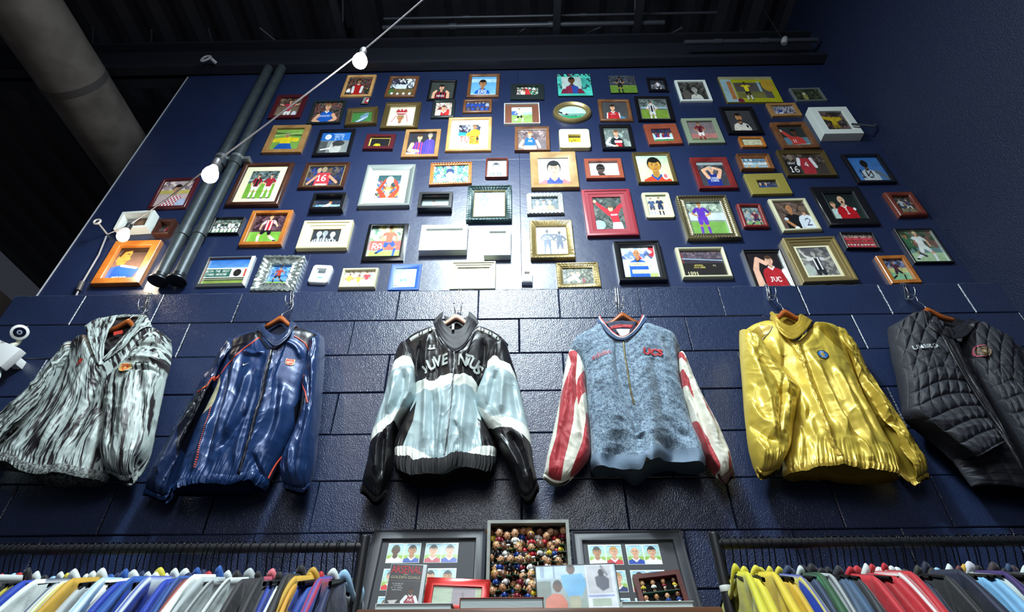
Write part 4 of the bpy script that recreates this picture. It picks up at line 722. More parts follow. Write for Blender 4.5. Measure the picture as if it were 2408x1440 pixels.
frame('large double gold frame above the ledge, grey photograph of striped player waving', 'g', (135, 792, 620, 784, 865, 1192, 340, 1215), 'step', 'gold', .046, .035,
      A_(('bg', '4c4a50', '9a9a90'), ('crowd', 0, 1, ['55535a', '6a6a6c', '8a8a84', '434248'], 6, .7), ('ell', .15, .8, .2, .2, 'a8b0a8'), ('man', .52, 1.35, 1.2, 'b0aca4', '8a8684', 'dcdcdc', '2a2a30', None, {'pose': 'wide', 'pt': 'v', 'pc': '1c1c22'}), ('line', [(.4, .42), (.2, .3), (.1, .1)], [.05, .04, .03], 'c8c4bc')), m_=.016, matm=mat_cream)
frame('small black frame at right in the sixth row, red team group photograph', 'g', (680, 744, 980, 742, 1062, 890, 745, 893), 'flat', 'black', .006, .022,
      A_(('bg', '8a4a4c'), ('crowd', 0, .25, ['9a8a84', '6a5a58', 'b8a8a0'], 14), ('team', .32, .3, 11, ['a83038', 'b84048'], '8a2830', {'jit': .03}), ('team', .58, .3, 10, ['a83038', '983038'], 'ccc', {'jit': .03}), ('team', .82, .28, 9, ['a83038'], 'd8dccc', {'jit': .03}), ('band', .94, 1.01, '6a8a5a')))
frame('thin black frame at far right, fair haired player in white tackling', 'g', (1185, 710, 1545, 706, 1753, 1023, 1385, 1035), 'flat', 'black', .011, .016,
      A_(('bg', '4c6048'), ('crowd', 0, .65, ['3c5038', '5a6c50', '4a5a48', '705048'], 6), ('band', .55, .7, '6a8a8a'), pitch(.7, 'a8c49a'), ('man', .55, 1.0, .98, SKL, 'e0d8a8', 'dfe4e0', 'dfe4e0', 'e8ecea', {'pose': 'run'}), ('man', .2, .9, .8, SKM, '331', '3a6a48', '2c4c38', '345', {'pose': 'run', 'fl': -1})), rim='silver')
# lowest row --------------------------------------------------------------------
frame('broad orange wood frame at the far left, close profile of a player in blue shirt', 'd', (1088, 820, 1503, 820, 1310, 1222, 850, 1225), 'flat', 'orange', .042, .03,
      A_(('bg', '2c2018', '8a6a5a'), ('band', 0, .15, '241a14'), ('poly', [(.0, 1), (.0, .62), (.3, .55), (.75, .6), (.9, .66), (.8, 1)], '2450a8'), ('poly', [(.1, .15), (.4, .07), (.44, .2), (.41, .27), (.47, .36), (.4, .42), (.36, .52), (.15, .55), (.04, .4)], 'b87838'), ('poly', [(.05, .25), (.12, .1), (.4, .04), (.42, .09), (.2, .13), (.12, .3)], '2c1a10'), ('line', [(.3, .2), (.38, .2)], .012, '2c1a10'), ('line', [(.32, .42), (.4, .41)], .01, '7a3c24'), ('line', [(.3, .56), (.8, .64)], .03, 'e8e2c8'), ('txt', 'MSUNG', .42, .94, .1, 'f4f6fa', {'sl': .1})))
frame('silver and dark frame in the lowest row, wide stadium stand under blue sky', 'd', (1952, 967, 2398, 957, 2290, 1238, 1835, 1246), 'up', 'silver', .014, .02,
      A_(('bg', '1c5cb0', '8ac0e4'), ('band', .36, .72, 'dfe4de'), ('rect', 0, .4, 1.0, .7, '2c5c50'), ('txt', 'WITH THE BEST', .5, .48, .08, 'e4eae4'), ('txt', 'FANS AROUND', .5, .6, .08, 'e4eae4'), ('ell', 1.25, .55, .15, .14, '24201f'), ('rect', 1.5, .4, 1.7, .7, 'b85040'), ('band', .72, .84, '3c4038'), ('band', .84, 1.01, '7a9040'), ('line', [(0, .78), (1.7, .78)], .01, 'b8b890')), rim='walnut')
frame('ornate curled silver frame in the lowest row, running player before a blue stand', 'p', (621, 601, 716, 601, 687, 683, 589, 681), 'scoop', 'silver', .06, .03,
      A_(('bg', '3c6ca8'), ('crowd', 0, .5, ['2c5c9c', '4c80b8', '6c98c8'], 10), ('band', .6, .8, '5a8cc8'), pitch(.85, '7aa050'), ('man', .5, .97, .9, SKM, '321', 'a04038', '24242c', '2c2c34', {'pose': 'run', 'fl': -1})), orn='rococo')
frame('small cream frame in the lowest row, players in yellow and white celebrating', 'e', (812, 1078, 1152, 1072, 1118, 1262, 770, 1265), 'round', 'ivory', .017, .022,
      A_(('bg', 'c8c0b0'), ('crowd', 0, .5, ['c8c0b0', '988c80', 'dcd4c8', '6c7c88'], 7), ('man', .35, 1.1, .95, SKM, '321', 'd8c848', 'e4e4dc', 'eee', {'pose': 'hips'}), ('man', .95, 1.15, .9, SKM, '321', 'd8c848', 'e4e4dc', 'eee', {'pose': 'wide'}), ('man', 1.45, 1.0, .95, SKL, '433', 'b83c48', 'e8e8e4', 'eee', {'pose': 'run'})))
frame('bright blue frame in the lowest row, pale blue picture of a player', 'e', (1275, 1047, 1558, 1042, 1532, 1288, 1240, 1288), 'slope', 'blue', .026, .014,
      A_(('bg', '8ab8d8', 'a8c8dc'), ('man', .45, 1.0, .95, 'c8c0c0', '567', 'c4d0dc', '6888b0', 'dde', {'pose': 'run'}), ('line', [(.75, .1), (.78, .5)], .02, 'c88890')), glass=False)
frame('cream and gold frame at the foot of the bright patch, glare paled players in yellow', 'e', (1840, 1020, 2255, 1015, 2250, 1278, 1820, 1278), 'step', 'ivory', .034, .026,
      A_(('bg', 'a8a894'), ('crowd', 0, 1, ['a0a08c', 'b8b8a0', '8c8c7c'], 8), ('man', .6, .98, .85, 'c0a888', '665', 'c8b870', '5a7a94', 'ccc', {'pose': 'hips'}), ('man', 1.0, .98, .85, 'c0a888', '665', 'c8b870', '5a7a94', 'ccc')))  # glare of the wall highlight is mixed into these muted colours
frame('gold ribbed frame in the lowest row, crowded scrum of players in white', 'f', (415, 1034, 808, 1022, 838, 1253, 430, 1268), 'step', 'gold', .032, .022,
      A_(('bg', '5a5c50'), ('crowd', 0, 1, ['4c5048', '6c7064', '848878', '3c403a'], 9), ('line', [(.4, .7), (1.0, .4)], .12, 'c8ccae'), ('line', [(1.0, .8), (.7, .4)], .1, 'b8bca4'), ('head', .95, .25, .1, SKL, '554'), ('head', .6, .3, .1, SKL, '776'), ('ell', 1.3, .75, .1, .12, '8a3c44')), orn='bead')
frame('orange wood frame at the right end of the lowest row, running player in black socks', 'g', (1018, 966, 1280, 957, 1460, 1215, 1165, 1225), 'flat', 'orange', .024, .02,
      A_(('bg', '6a7a98'), ('crowd', 0, .4, ['5c6c98', '8a98b4', '343c54'], 8), ('band', .38, .6, 'b0b478'), pitch(.6, '7cb088'), ('man', .5, .95, .9, SKM, '211', '4a2834', '232430', '16161c', {'pose': 'run'})))

# small oddments among the frames ---------------------------------------------
def block(label, key, c8, T, m, name, cat, rc, draw=None, ins=.25):
    ox, oy, s = CR[key]; P = [W(ox + c8[i] / s, oy + c8[i + 1] / s, YW - T) for i in (0, 2, 4, 6)]
    wd = np.linalg.norm(P[1] - P[0]); hg = np.linalg.norm(P[0] - P[3]); c = sum(P) / 4; ux = P[1] - P[0]
    t = thing(name, label, cat, (c[0], YW, c[2])); t.rotation_euler = (0, -math.atan2(ux[2], ux[0]), 0)
    moulding(wd, hg, [(0, 0), (0, T * .8), (T * .2, T), (min(wd, hg) * ins, T), (min(wd, hg) * ins, T * .6)], m, t, rc=rc, name='surround')
    b = MB(); b.box((-wd / 2 + .008, -T * .6, -hg / 2 + .008), (wd / 2 - .008, -.001, hg / 2 - .008)); b.build('back_panel', m, t)
    if draw: k = min(wd, hg) * ins * 2; print_mesh(wd - k, hg - k, draw, t, -T * .62, 3)
    return t
block('small white rounded plastic frame in the lowest row with a tiny grey strip', 'e', (530, 1047, 710, 1055, 680, 1222, 492, 1213), .02, mat('white_plastic', 'e4e8ea', rough=.3), 'rounded_frame', 'picture frame', .018, A_(('bg', 'e0e6ea'), ('rect', .1, .1, .9, .4, '555c60'), ('ell', .4, .8, .2, .08, '6aa0d0')))
block('tiny white card hanging on the ledge right of the bright patch', 'f', (92, 1097, 190, 1097, 200, 1210, 82, 1210), .03, mat('white_plastic'), 'paper_tag', 'tag', .004, A_(('bg', 'e0dcd8'), ('rect', .15, .2, .8, .8, 'c88a88')))
block('tiny football shirt shaped badge under the top row', 'a', (1000, 903, 1075, 905, 1068, 985, 985, 975), .01, mat('pewter'), 'shirt_badge', 'badge', .006, A_(('bg', '8a8c88'), ('rect', .2, .1, .8, 1, 'a83038'), ('ell', .5, .5, .2, .2, 'ddd')), ins=.12)
# oval frame
c = W(1204 + 568 / 4, 1035 / 4, YW - .03); a1 = np.linalg.norm(W(1204 + 751 / 4, 1035 / 4, YW - .03) - c); a2 = np.linalg.norm(W(1204 + 568 / 4, 944 / 4, YW - .03) - W(1204 + 568 / 4, 1128 / 4, YW - .03)) / 2
t = thing('oval_frame', 'oval gilt wooden frame in the second row with a green pitch under pale sky', 'picture frame', (c[0], YW, c[2]))
prof = [(0, 0), (0, .012), (.004, .022), (.012, .03), (.02, .028), (.028, .02), (.034, .016), (.037, .019), (.04, .014), (.041, .006)]
n = 96; V = np.array([[((a1 - i_) * math.cos(k * 2 * math.pi / n), -h_, (a2 - i_) * math.sin(k * 2 * math.pi / n)) for k in range(n)] for i_, h_ in prof])
b = MB(); b.add(V.reshape(-1, 3), [(r_ * n + i, r_ * n + (i + 1) % n, (r_ + 1) * n + (i + 1) % n, (r_ + 1) * n + i) for r_ in range(len(prof) - 1) for i in range(n)]); b.build('frame_moulding', fmat('gold'), t, smooth=True)
b = MB(); b.add([(math.cos(k * 2 * math.pi / n) * (a1 - .02), -.003, math.sin(k * 2 * math.pi / n) * (a2 - .02)) for k in range(n)], [tuple(range(n))]); b.build('backing_board', mat('backing_card'), t)
def oval_print(a1, a2, t):
    a = Art(2 * a1, 2 * a2, .0017, 3); A_(('bg', 'b4ccc4', 'b8d4c8'), ('band', .55, .72, '6c9a90'), ('band', .68, 1.01, '2f9060'), ('crowd', .68, .75, ['2f7060', '50a080'], 16), ('line', [(.0, .4), (.35, .6)], .05, '1c2428'), ('ell', .25, .5, .07, .08, 'dfe'))(a)
    im = a.out(); xs_ = np.linspace(-a1, a1, a.nu); zs_ = np.linspace(a2, -a2, a.nv); X, Z = np.meshgrid(xs_, zs_); V = np.stack([X, np.full_like(X, -.0065), Z], -1)[::-1]
    K = ((X[::-1] / a1) ** 2 + (Z[::-1] / a2) ** 2)[:-1, :-1] < .99
    grid_mesh('photo_print', V, gloss_print, t, im[::-1], keep=K, smooth=False)
oval_print(a1 - .038, a2 - .038, t)
# ------------------------------------------------------------------ cloth helpers
def vnoise(x, y, seed=0, oct=1):
    rs = np.random.RandomState(seed); T = rs.rand(64, 64); out = 0; amp = 1; tot = 0
    for o in range(oct):
        xi = np.floor(x).astype(int); yi = np.floor(y).astype(int); fx = x - xi; fy = y - yi
        fx = fx * fx * (3 - 2 * fx); fy = fy * fy * (3 - 2 * fy)
        g = lambda a, b: T[a % 64, b % 64]
        out = out + amp * ((g(xi, yi) * (1 - fx) + g(xi + 1, yi) * fx) * (1 - fy) + (g(xi, yi + 1) * (1 - fx) + g(xi + 1, yi + 1) * fx) * fy)
        tot += amp; amp *= .5; x = x * 2.03 + 11.3; y = y * 2.03 + 5.7
    return out / tot
JC = {1: (0, 670, 2.88), 2: (340, 670, 2.769), 3: (820, 670, 2.769), 4: (1250, 670, 2.77), 5: (1700, 670, 2.769), 6: (2048, 650, 2.667)}
def J(k, pts, y):
    ox, oy, s = JC[k]; ys = np.broadcast_to(y, (len(pts),)); return np.array([W(ox + p[0] / s, oy + p[1] / s, q) for p, q in zip(pts, ys)])[:, [0, 2]]
def arc01(pts):
    P = np.array(pts, float); s = np.r_[0, np.cumsum(np.linalg.norm(np.diff(P, axis=0), axis=1))]; return s / s[-1]
def spline(P, n):
    """Catmull-Rom through P, n samples even in length"""
    P = np.asarray(P, float)
    if len(P) == 2: return P[0] + (P[1] - P[0]) * np.linspace(0, 1, n)[:, None]
    Q = np.vstack([2 * P[0] - P[1], P, 2 * P[-1] - P[-2]]); out = []
    for i in range(1, len(Q) - 2):
        t = np.linspace(0, 1, 24, endpoint=False)[:, None]; a, b, c, d = Q[i - 1], Q[i], Q[i + 1], Q[i + 2]
        out.append(.5 * (2 * b + (c - a) * t + (2 * a - 5 * b + 4 * c - d) * t * t + (3 * b - a - 3 * c + d) * t ** 3))
    out = np.vstack(out + [P[-1:]]); s = np.r_[0, np.cumsum(np.linalg.norm(np.diff(out, axis=0), axis=1))]
    q = np.linspace(0, s[-1], n); return np.stack([np.interp(q, s, out[:, k]) for k in range(out.shape[1])], 1)
def coons(top, bot, lef, rig, U, T):
    """U,T arrays 0..1 ; curves are (n,2) arrays"""
    def ev(c, t): s = np.linspace(0, 1, len(c)); return np.stack([np.interp(t, s, c[:, 0]), np.interp(t, s, c[:, 1])], -1)
    U_, T_ = U[..., None], T[..., None]
    return ((1 - T_) * ev(top, U) + T_ * ev(bot, U) + (1 - U_) * ev(lef, T) + U_ * ev(rig, T)
            - ((1 - U_) * (1 - T_) * top[0] + U_ * (1 - T_) * top[-1] + (1 - U_) * T_ * bot[0] + U_ * T_ * bot[-1]))
def inpoly(X, Z, P):
    m = np.zeros(X.shape, bool); n = len(P)
    for i in range(n):
        x0, y0 = P[i]; x1, y1 = P[(i + 1) % n]
        if y0 == y1: continue
        m ^= ((y0 > Z) != (y1 > Z)) & (X < (x1 - x0) * (Z - y0) / (y1 - y0) + x0)
    return m
def distline(X, Z, P):
    d = np.full(X.shape, 9.0); tt = np.zeros(X.shape); n = len(P) - 1
    for i in range(n):
        x0, y0 = P[i]; dx, dy = P[i + 1] - P[i]; L = dx * dx + dy * dy + 1e-12
        t = np.clip(((X - x0) * dx + (Z - y0) * dy) / L, 0, 1); q = np.hypot(X - x0 - t * dx, Z - y0 - t * dy); m = q < d
        d[m] = q[m]; tt[m] = (i + t[m]) / n
    return d, tt

class Cloth:
    """closed sleeve or body of a garment: outline curves in the picture crop k, turned into a real hollow shape at depth yc"""
    def __init__(s, k, name, parent, top, right, bottom, left, yc, df, db, m, paint, folds=(), gather=None, wr=(.004, 22, 4, 1), nf=300, nb=60, nt=280, rise=.10, pw=2.3, seed=1, hem=None, hrise=0.0, org=None):
        C_ = lambda p, e=0.0, n=160: spline(J(k, p, yc - df * e * np.clip(np.sin(math.pi * arc01(p)), 0, 1) ** .9), n)
        s.k = k; s.yc = yc - df * .8; yp = s.yc
        top_, bot_, lef_, rig_ = C_(top, .7), C_(bottom, .85), C_(left), C_(right)
        th = np.concatenate([np.linspace(math.pi, 2 * math.pi, nf, endpoint=False), np.linspace(0, math.pi, nb, endpoint=False)])
        u = np.cos(th); front = np.sin(th) <= 0
        t = np.linspace(0, 1, nt) ** 1.0
        T, U = np.meshgrid(t, (u + 1) / 2, indexing='ij'); u2 = np.broadcast_to(u, T.shape); fr = np.broadcast_to(front, T.shape)
        P = coons(top_, bot_, lef_, rig_, U, T); X, Z = P[..., 0], P[..., 1]
        prof = (1 - np.abs(u2) ** pw) ** (1 / pw)
        ri = np.clip(T / rise, 0, 1); ri = np.sqrt(np.clip(1 - (1 - ri) ** 2, 0, 1))
        if hrise: r2 = np.clip((1 - T) / hrise, 0, 1); ri = ri * (.35 + .65 * np.sqrt(np.clip(1 - (1 - r2) ** 2, 0, 1)))
        d = np.zeros(T.shape); soft = np.clip(prof * 1.6, 0, 1) * np.clip(ri, .3, 1)
        for (pts, wd, h) in folds:
            D, tt = distline(X, Z, spline(J(k, pts, yp), max(6, len(pts) * 3))); d += h * np.exp(-(D / wd) ** 2) * np.clip(np.minimum(tt, 1 - tt) * 5 + .12, 0, 1)
        amp, fx, fy, _ = wr
        wx = U * 3 + .35 * vnoise(U * 4, T * 3, seed + 5); n1 = vnoise(wx * fx / 3, T * fy, seed, 3)
        d += amp * (1 - np.abs(2 * n1 - 1) * 2.2) + amp * 1.6 * (vnoise(U * fx / 4 + T * 2, T * fy * .8, seed + 2, 2) - .5)
        d += amp * .5 * (1 - 3 * np.abs(vnoise(U * fx * .9 + T * 5, T * fy * 3.2 - U * 3, seed + 9, 2) - .5))
        if gather:      # (start t, count, amplitude)
            g = np.clip((T - gather[0]) / (1 - gather[0]), 0, 1); d += gather[2] * g * np.sin(2 * math.pi * gather[1] * U + 5 * vnoise(U * 9, T * 5, seed + 3)) * .35 * vnoise(U * gather[1] * .5, T * 2, seed + 4) + gather[2] * g * 1.7 * (vnoise(U * gather[1] * 1.7, T * 5, seed + 6, 2) - .5)
        if hem is not None:
            d += hem(U, T)
        Y = np.where(fr, yc - df * prof * ri - d * soft, np.minimum(yc + db * prof * ri + d * soft * .25, -.008))
        V = np.stack([X, Y, Z], -1)
        s.o = np.array(parent.location) if parent else np.zeros(3); s.mp = parent
        col = paint(s, X, Z, U, T) if paint else None
        if col is not None: col = np.broadcast_to(col, X.shape + (3,)).copy()
        s.V = V; s.obj = grid_mesh(name, V - s.o, m, parent, col, wrap=True)
        s.X, s.Z, s.U, s.T = X, Z, U, T; s.bot = V[-1]
        st = 3; F_ = V[::st, :nf:st]; r, c = F_.shape[:2]; i, j = np.meshgrid(np.arange(r - 1), np.arange(c - 1), indexing='ij')
        q = np.stack([i * c + j, i * c + j + 1, (i + 1) * c + j + 1, (i + 1) * c + j], -1).reshape(-1, 4)
        s.bvh = BVHTree.FromPolygons([tuple(p) for p in F_.reshape(-1, 3)], [tuple(map(int, f)) for f in q])
    def pt(s, pts):
        P = J(s.k, pts, s.yc)
        for _ in range(2): P = np.array([J(s.k, [q], s.y(*p))[0] for p, q in zip(P, pts)])
        return P
    def y(s, x, z, dflt=None):
        h = s.bvh.ray_cast(Vector((x, -1.5, z)), Vector((0, 1, 0)))
        return h[0].y if h[0] is not None else (s.yc if dflt is None else dflt)
    def band(s, name, m, z_drop, col=None, out=.004, ribs=0, n=5, rows=(0,)):
        """ribbed band under the last row, follows the whole opening"""
        B = s.bot; k = B.shape[0]; c = B.mean(0); rows_ = 10; L = []
        tang = (s.V[-1] - s.V[-8]); tang = tang / (np.linalg.norm(tang, axis=1, keepdims=True) + 1e-9); tang[:, 1] *= .2
        for r_ in range(rows_ + 1):
            q = r_ / rows_; o = out * math.sin(math.pi * min(1, q * 1.0)) ; dirn = (B - c); dirn[:, 2] = 0; dirn /= (np.linalg.norm(dirn, axis=1, keepdims=True) + 1e-9)
            rib = (.0012 * np.sin(np.arange(k) * 2 * math.pi / 3.2))[:, None] if ribs else 0
            L.append(B + tang * z_drop * q + dirn * (o - .003 * q + rib))
        V = np.array(L); V[..., 1] = np.minimum(V[..., 1], -.006)
        return grid_mesh(name, V - s.o, m, s.obj, None if col is None else np.broadcast_to(srgb(col), V.shape).copy(), wrap=True)
    def strip(s, name, pts, wd, m, th=.003, n=120, dash=False, parent=None, wob=0.0):
        """narrow raised ribbon that follows the surface along pts"""
        P = spline(s.pt(pts), n); b = MB(); t = np.gradient(P, axis=0); t /= np.linalg.norm(t, axis=1, keepdims=True) + 1e-9; nn = np.stack([-t[:, 1], t[:, 0]], 1)
        if wob: P = P + nn * (wob * np.sin(np.arange(n) * .9))[:, None]
        rows = []
        for i in range(n):
            A_0 = P[i] - nn[i] * wd / 2; B_0 = P[i] + nn[i] * wd / 2; ya, yb, yc_ = s.y(*A_0), s.y(*B_0), s.y(*P[i]); ym = min(yc_, (ya + yb) / 2)
            rows.append([(A_0[0], ya + .001, A_0[1]), (A_0[0] * .8 + P[i][0] * .2, ya - th, A_0[1] * .8 + P[i][1] * .2), (P[i][0], ym - th * 1.15, P[i][1]), (B_0[0] * .8 + P[i][0] * .2, yb - th, B_0[1] * .8 + P[i][1] * .2), (B_0[0], yb + .001, B_0[1])])
        V = np.array(rows) - s.o; keep = None
        if dash: keep = np.ones((n - 1, 4), bool); keep[(np.arange(n - 1) % 4) >= 2] = False
        return grid_mesh(name, V, m, parent or s.obj, keep=keep)
    def patch(s, name, c, wd, hg, draw, shape='ell', ang=0.0, lift=.002, cell=.0012, m=None, seed=1, parent=None):
        a = Art(wd, hg, cell, seed); draw(a); im = a.out(.02); X, Z = np.meshgrid(np.linspace(-wd / 2, wd / 2, a.nu), np.linspace(hg / 2, -hg / 2, a.nv))
        k = (X / wd * 2) ** 2 + (Z / hg * 2) ** 2 < 1 if shape == 'ell' else np.ones(X.shape, bool)
        if shape == 'shield': k = (Z > -hg * .1) | ((np.abs(X) / (wd / 2)) ** 2 + ((Z + hg * .1) / (hg * .4)) ** 2 < 1)
        if callable(shape): k = shape(a)
        P = s.pt([c])[0]; cx, cz = P[0] + X * math.cos(ang) - Z * math.sin(ang), P[1] + X * math.sin(ang) + Z * math.cos(ang)
        st = 4; ys = np.array([[s.y(cx[i, j], cz[i, j]) for j in list(range(0, a.nu, st)) + [a.nu - 1]] for i in list(range(0, a.nv, st)) + [a.nv - 1]])
        gi = np.r_[np.arange(0, a.nv, st), a.nv - 1]; gj = np.r_[np.arange(0, a.nu, st), a.nu - 1]
        tmp = np.array([np.interp(np.arange(a.nu), gj, r_) for r_ in ys]); Y = np.array([np.interp(np.arange(a.nv), gi, tmp[:, j]) for j in range(a.nu)]).T
        V = np.stack([cx, Y - lift, cz], -1)[::-1]
        return grid_mesh(name, V - s.o, m or mat('embroidery', attr=True, rough=.6), parent or s.obj, im[::-1], keep=k[::-1][:-1, :-1])
    def text(s, name, body, c, h, m, ang=0.0, arc=0.0, shear=0.0, lift=.0022, sx=1.0, bold=.0, parent=None, width=None, sp=1.0):
        cu = bpy.data.curves.new('t', 'FONT'); cu.body = body; cu.size = 1; cu.align_x = 'CENTER'; cu.align_y = 'CENTER'; cu.offset = bold; cu.shear = shear; cu.space_character = sp; cu.resolution_u = 4
        o = bpy.data.objects.new('t', cu); COL.objects.link(o); dg = bpy.context.evaluated_depsgraph_get(); me = bpy.data.meshes.new_from_object(o.evaluated_get(dg)); bpy.data.objects.remove(o)
        bm = bmesh.new(); bm.from_mesh(me); bmesh.ops.triangulate(bm, faces=bm.faces)
        bmesh.ops.subdivide_edges(bm, edges=[e for e in bm.edges if e.calc_length() > .12], cuts=2, use_grid_fill=False); bmesh.ops.triangulate(bm, faces=bm.faces)
        xs_ = [v.co.x for v in bm.verts]; ys_ = [v.co.y for v in bm.verts]; hh = max(ys_) - min(ys_); wdt = max(xs_) - min(xs_); cy_ = (max(ys_) + min(ys_)) / 2; cx_ = (max(xs_) + min(xs_)) / 2
        k = h / hh; kx = (width / wdt) if width else k * sx; P = s.pt([c])[0]
        for v in bm.verts:
            x, y_ = (v.co.x - cx_) * kx, (v.co.y - cy_) * k
            if arc: a = x / arc; x, y_ = (arc + y_) * math.sin(a), (arc + y_) * math.cos(a) - arc
            X = P[0] + x * math.cos(ang) - y_ * math.sin(ang); Z = P[1] + x * math.sin(ang) + y_ * math.cos(ang); v.co = Vector((X, s.y(X, Z) - lift, Z)) - Vector(s.o)
        bm.to_mesh(me); bm.free(); me.name = name; me.materials.clear(); me.materials.append(m)
        o = bpy.data.objects.new(name, me); COL.objects.link(o); o.parent = parent or s.obj; return o

def sheet(k, name, parent, top, bottom, left, right, y, th, m, paint=None, n=(60, 50), ycurve=None, seed=1, wr=.0015, folds=(), over=None, gap=.006):
    """one thick flap (collar leaf, lapel); y: function of (U,T) or number"""
    yy = y if callable(y) else (lambda U, T: y + 0 * U)
    y0 = float(np.mean(yy(np.array([.5]), np.array([.5]))))
    def C_(p, U=None, T=None):
        a_ = arc01(p); return spline(J(k, p, yy(a_ if U is None else a_ * 0 + U, a_ if T is None else a_ * 0 + T)), 80)
    t, u = np.linspace(0, 1, n[0]), np.linspace(0, 1, n[1]); T, U = np.meshgrid(t, u, indexing='ij'); P = coons(C_(top, None, 0), C_(bottom, None, 1), C_(left, 0), C_(right, 1), U, T)
    e = np.minimum(np.minimum(U, 1 - U), np.minimum(T, 1 - T)); puff = th * np.sqrt(np.clip(e * 12, 0, 1))
    Yc = yy(U, T) + wr * 3 * (vnoise(U * 5, T * 5, seed, 2) - .5)
    for (pts, wd, h) in folds:
        D, tt = distline(P[..., 0], P[..., 1], spline(J(k, pts, y0), 12)); Yc = Yc - h * np.exp(-(D / wd) ** 2)
    if over:
        gi = np.unique(np.r_[np.arange(0, n[0], 3), n[0] - 1]); gj = np.unique(np.r_[np.arange(0, n[1], 3), n[1] - 1])
        ys = np.array([[min(b_.y(P[i, j, 0], P[i, j, 1], 1.0) for b_ in over) for j in gj] for i in gi]); ys = np.where(ys > .5, y0 + .06, ys)
        tmp = np.array([np.interp(np.arange(n[1]), gj, r_) for r_ in ys]); ys = np.array([np.interp(np.arange(n[0]), gi, tmp[:, j]) for j in range(n[1])]).T
        Yc = np.minimum(Yc, ys - gap)
    F_ = np.stack([P[..., 0], Yc - puff / 2, P[..., 1]], -1); Bk = np.stack([P[..., 0], Yc + puff / 2, P[..., 1]], -1)
    V = np.concatenate([F_, Bk[:, ::-1]], 1); o = np.array(parent.location)
    col = None
    if paint is not None: c = paint(None, P[..., 0], P[..., 1], U, T); c = np.broadcast_to(c, P.shape[:2] + (3,)); col = np.concatenate([c, c[:, ::-1]], 1)
    ob = grid_mesh(name, V - o, m, parent, col, wrap=True); ob['y0'] = y0; del ob['y0']; return ob

wood_hanger = mat('wood_hanger', rough=.35, wood=('7c3c14', '9c5220', (1, 1, 1)), coat=.4)
chrome = mat('chrome', 'c8ccd0', rough=.18, metal=.95)
def hanger_set(k, top, half, curl, ledge, label_h, label_k, yc, span=.2, drop=.07, pink=False):
    """wooden hanger with its arch at 'top' and the double wire hook over the ledge"""
    ox, oy, s = JC[k]
    tp = W(ox + top[0] / s, oy + top[1] / s, yc)
    t = thing('coat_hanger', label_h, 'coat hanger', tuple(tp), 'wooden hangers under the ledge')
    n = 26; Vt = []
    for i in range(-n, n + 1):
        q = i / n; x = q * span; z = -.034 * (1 - math.exp(-(x / .04) ** 2)) - .30 * abs(x); hh = .032 * (1 - .4 * abs(q)); dd = .014 * (1 - .3 * abs(q))
        Vt.append([(x, -dd, z - hh), (x, -dd * 1.1, z - hh * .5), (x, -dd * .6, z), (x, dd * .6, z), (x, dd, z - hh * .5), (x, dd, z - hh)])
    grid_mesh('arm', np.array(Vt), mat('wood_hanger_pale', rough=.3, wood=('c89078', 'dcae98', (1, 1, 1)), coat=.5) if pink else wood_hanger, t, wrap=True)
    cp = W(ox + curl[0] / s, oy + curl[1] / s, -.045); lg = W(ox + ledge[0] / s, oy + ledge[1] / s, 0.0)
    o = np.array(tp); b = MB()
    e = cp - o + np.array([0, 0, -.002]); pts = [np.array([0, 0, -.008]), np.array([0, 0, .012]), np.array([e[0] * .3 + .008, e[1] * .4, e[2] * .4]), np.array([e[0] + .018, e[1], e[2] * .72]), np.array([e[0] + .02, e[1], e[2] + .0]), np.array([e[0] + .008, e[1], e[2] + .014]), np.array([e[0] - .012, e[1], e[2] + .01]), np.array([e[0] - .018, e[1], e[2] - .006])]
    P = spline(np.array(pts), 40); b.tube(P, .0022, 8); b.build('hook', chrome, t, smooth='all')
    wt = thing('ledge_hook', label_k, 'hook', (lg[0], 0, LEDGE), 'chrome wire hooks over the ledge'); o = np.array([lg[0], 0, LEDGE])
    zc = cp[2] - LEDGE
    for sx in (-.006, .006):
        b = MB(); x1 = cp[0] - lg[0]
        pts = [(sx, .05, .003), (sx, 0.01, .005), (sx, -.008, .0), (sx + x1 * .5, -.012, zc * .5), (sx + x1, -.014, zc + .02), (sx * 1.6 + x1, -.03, zc - .005), (sx * 2.2 + x1, -.05, zc), (sx * 3 + x1, -.062, zc + .022), (sx * 3.4 + x1, -.064, zc + .04)]
        b.tube(spline(np.array(pts), 40), .0022, 8); b.lathe([(.001, -.004), (.004, -.002), (.0045, .001), (.002, .004)], pts[-1], n=10); b.build('wire', chrome, wt, smooth='all')
    return t
# ------------------------------------------------------------------ the six jackets
satin_black = mat('satin_black', '141317', rough=.3, sheen=.0, spec=.7)
def tri(c1, c2, q): return srgb(c1) * (1 - q[..., None]) + srgb(c2) * q[..., None]
def P_(k, *polys):
    """painter: base colour then polygons; later ones win"""
    def f(s, X, Z, U, T):
        c = np.zeros(X.shape + (3,)); c[:] = srgb(polys[0])
        for col, pts in polys[1:]:
            c[inpoly(X, Z, J(k, pts, s.yc))] = srgb(col)
        return c
    return f

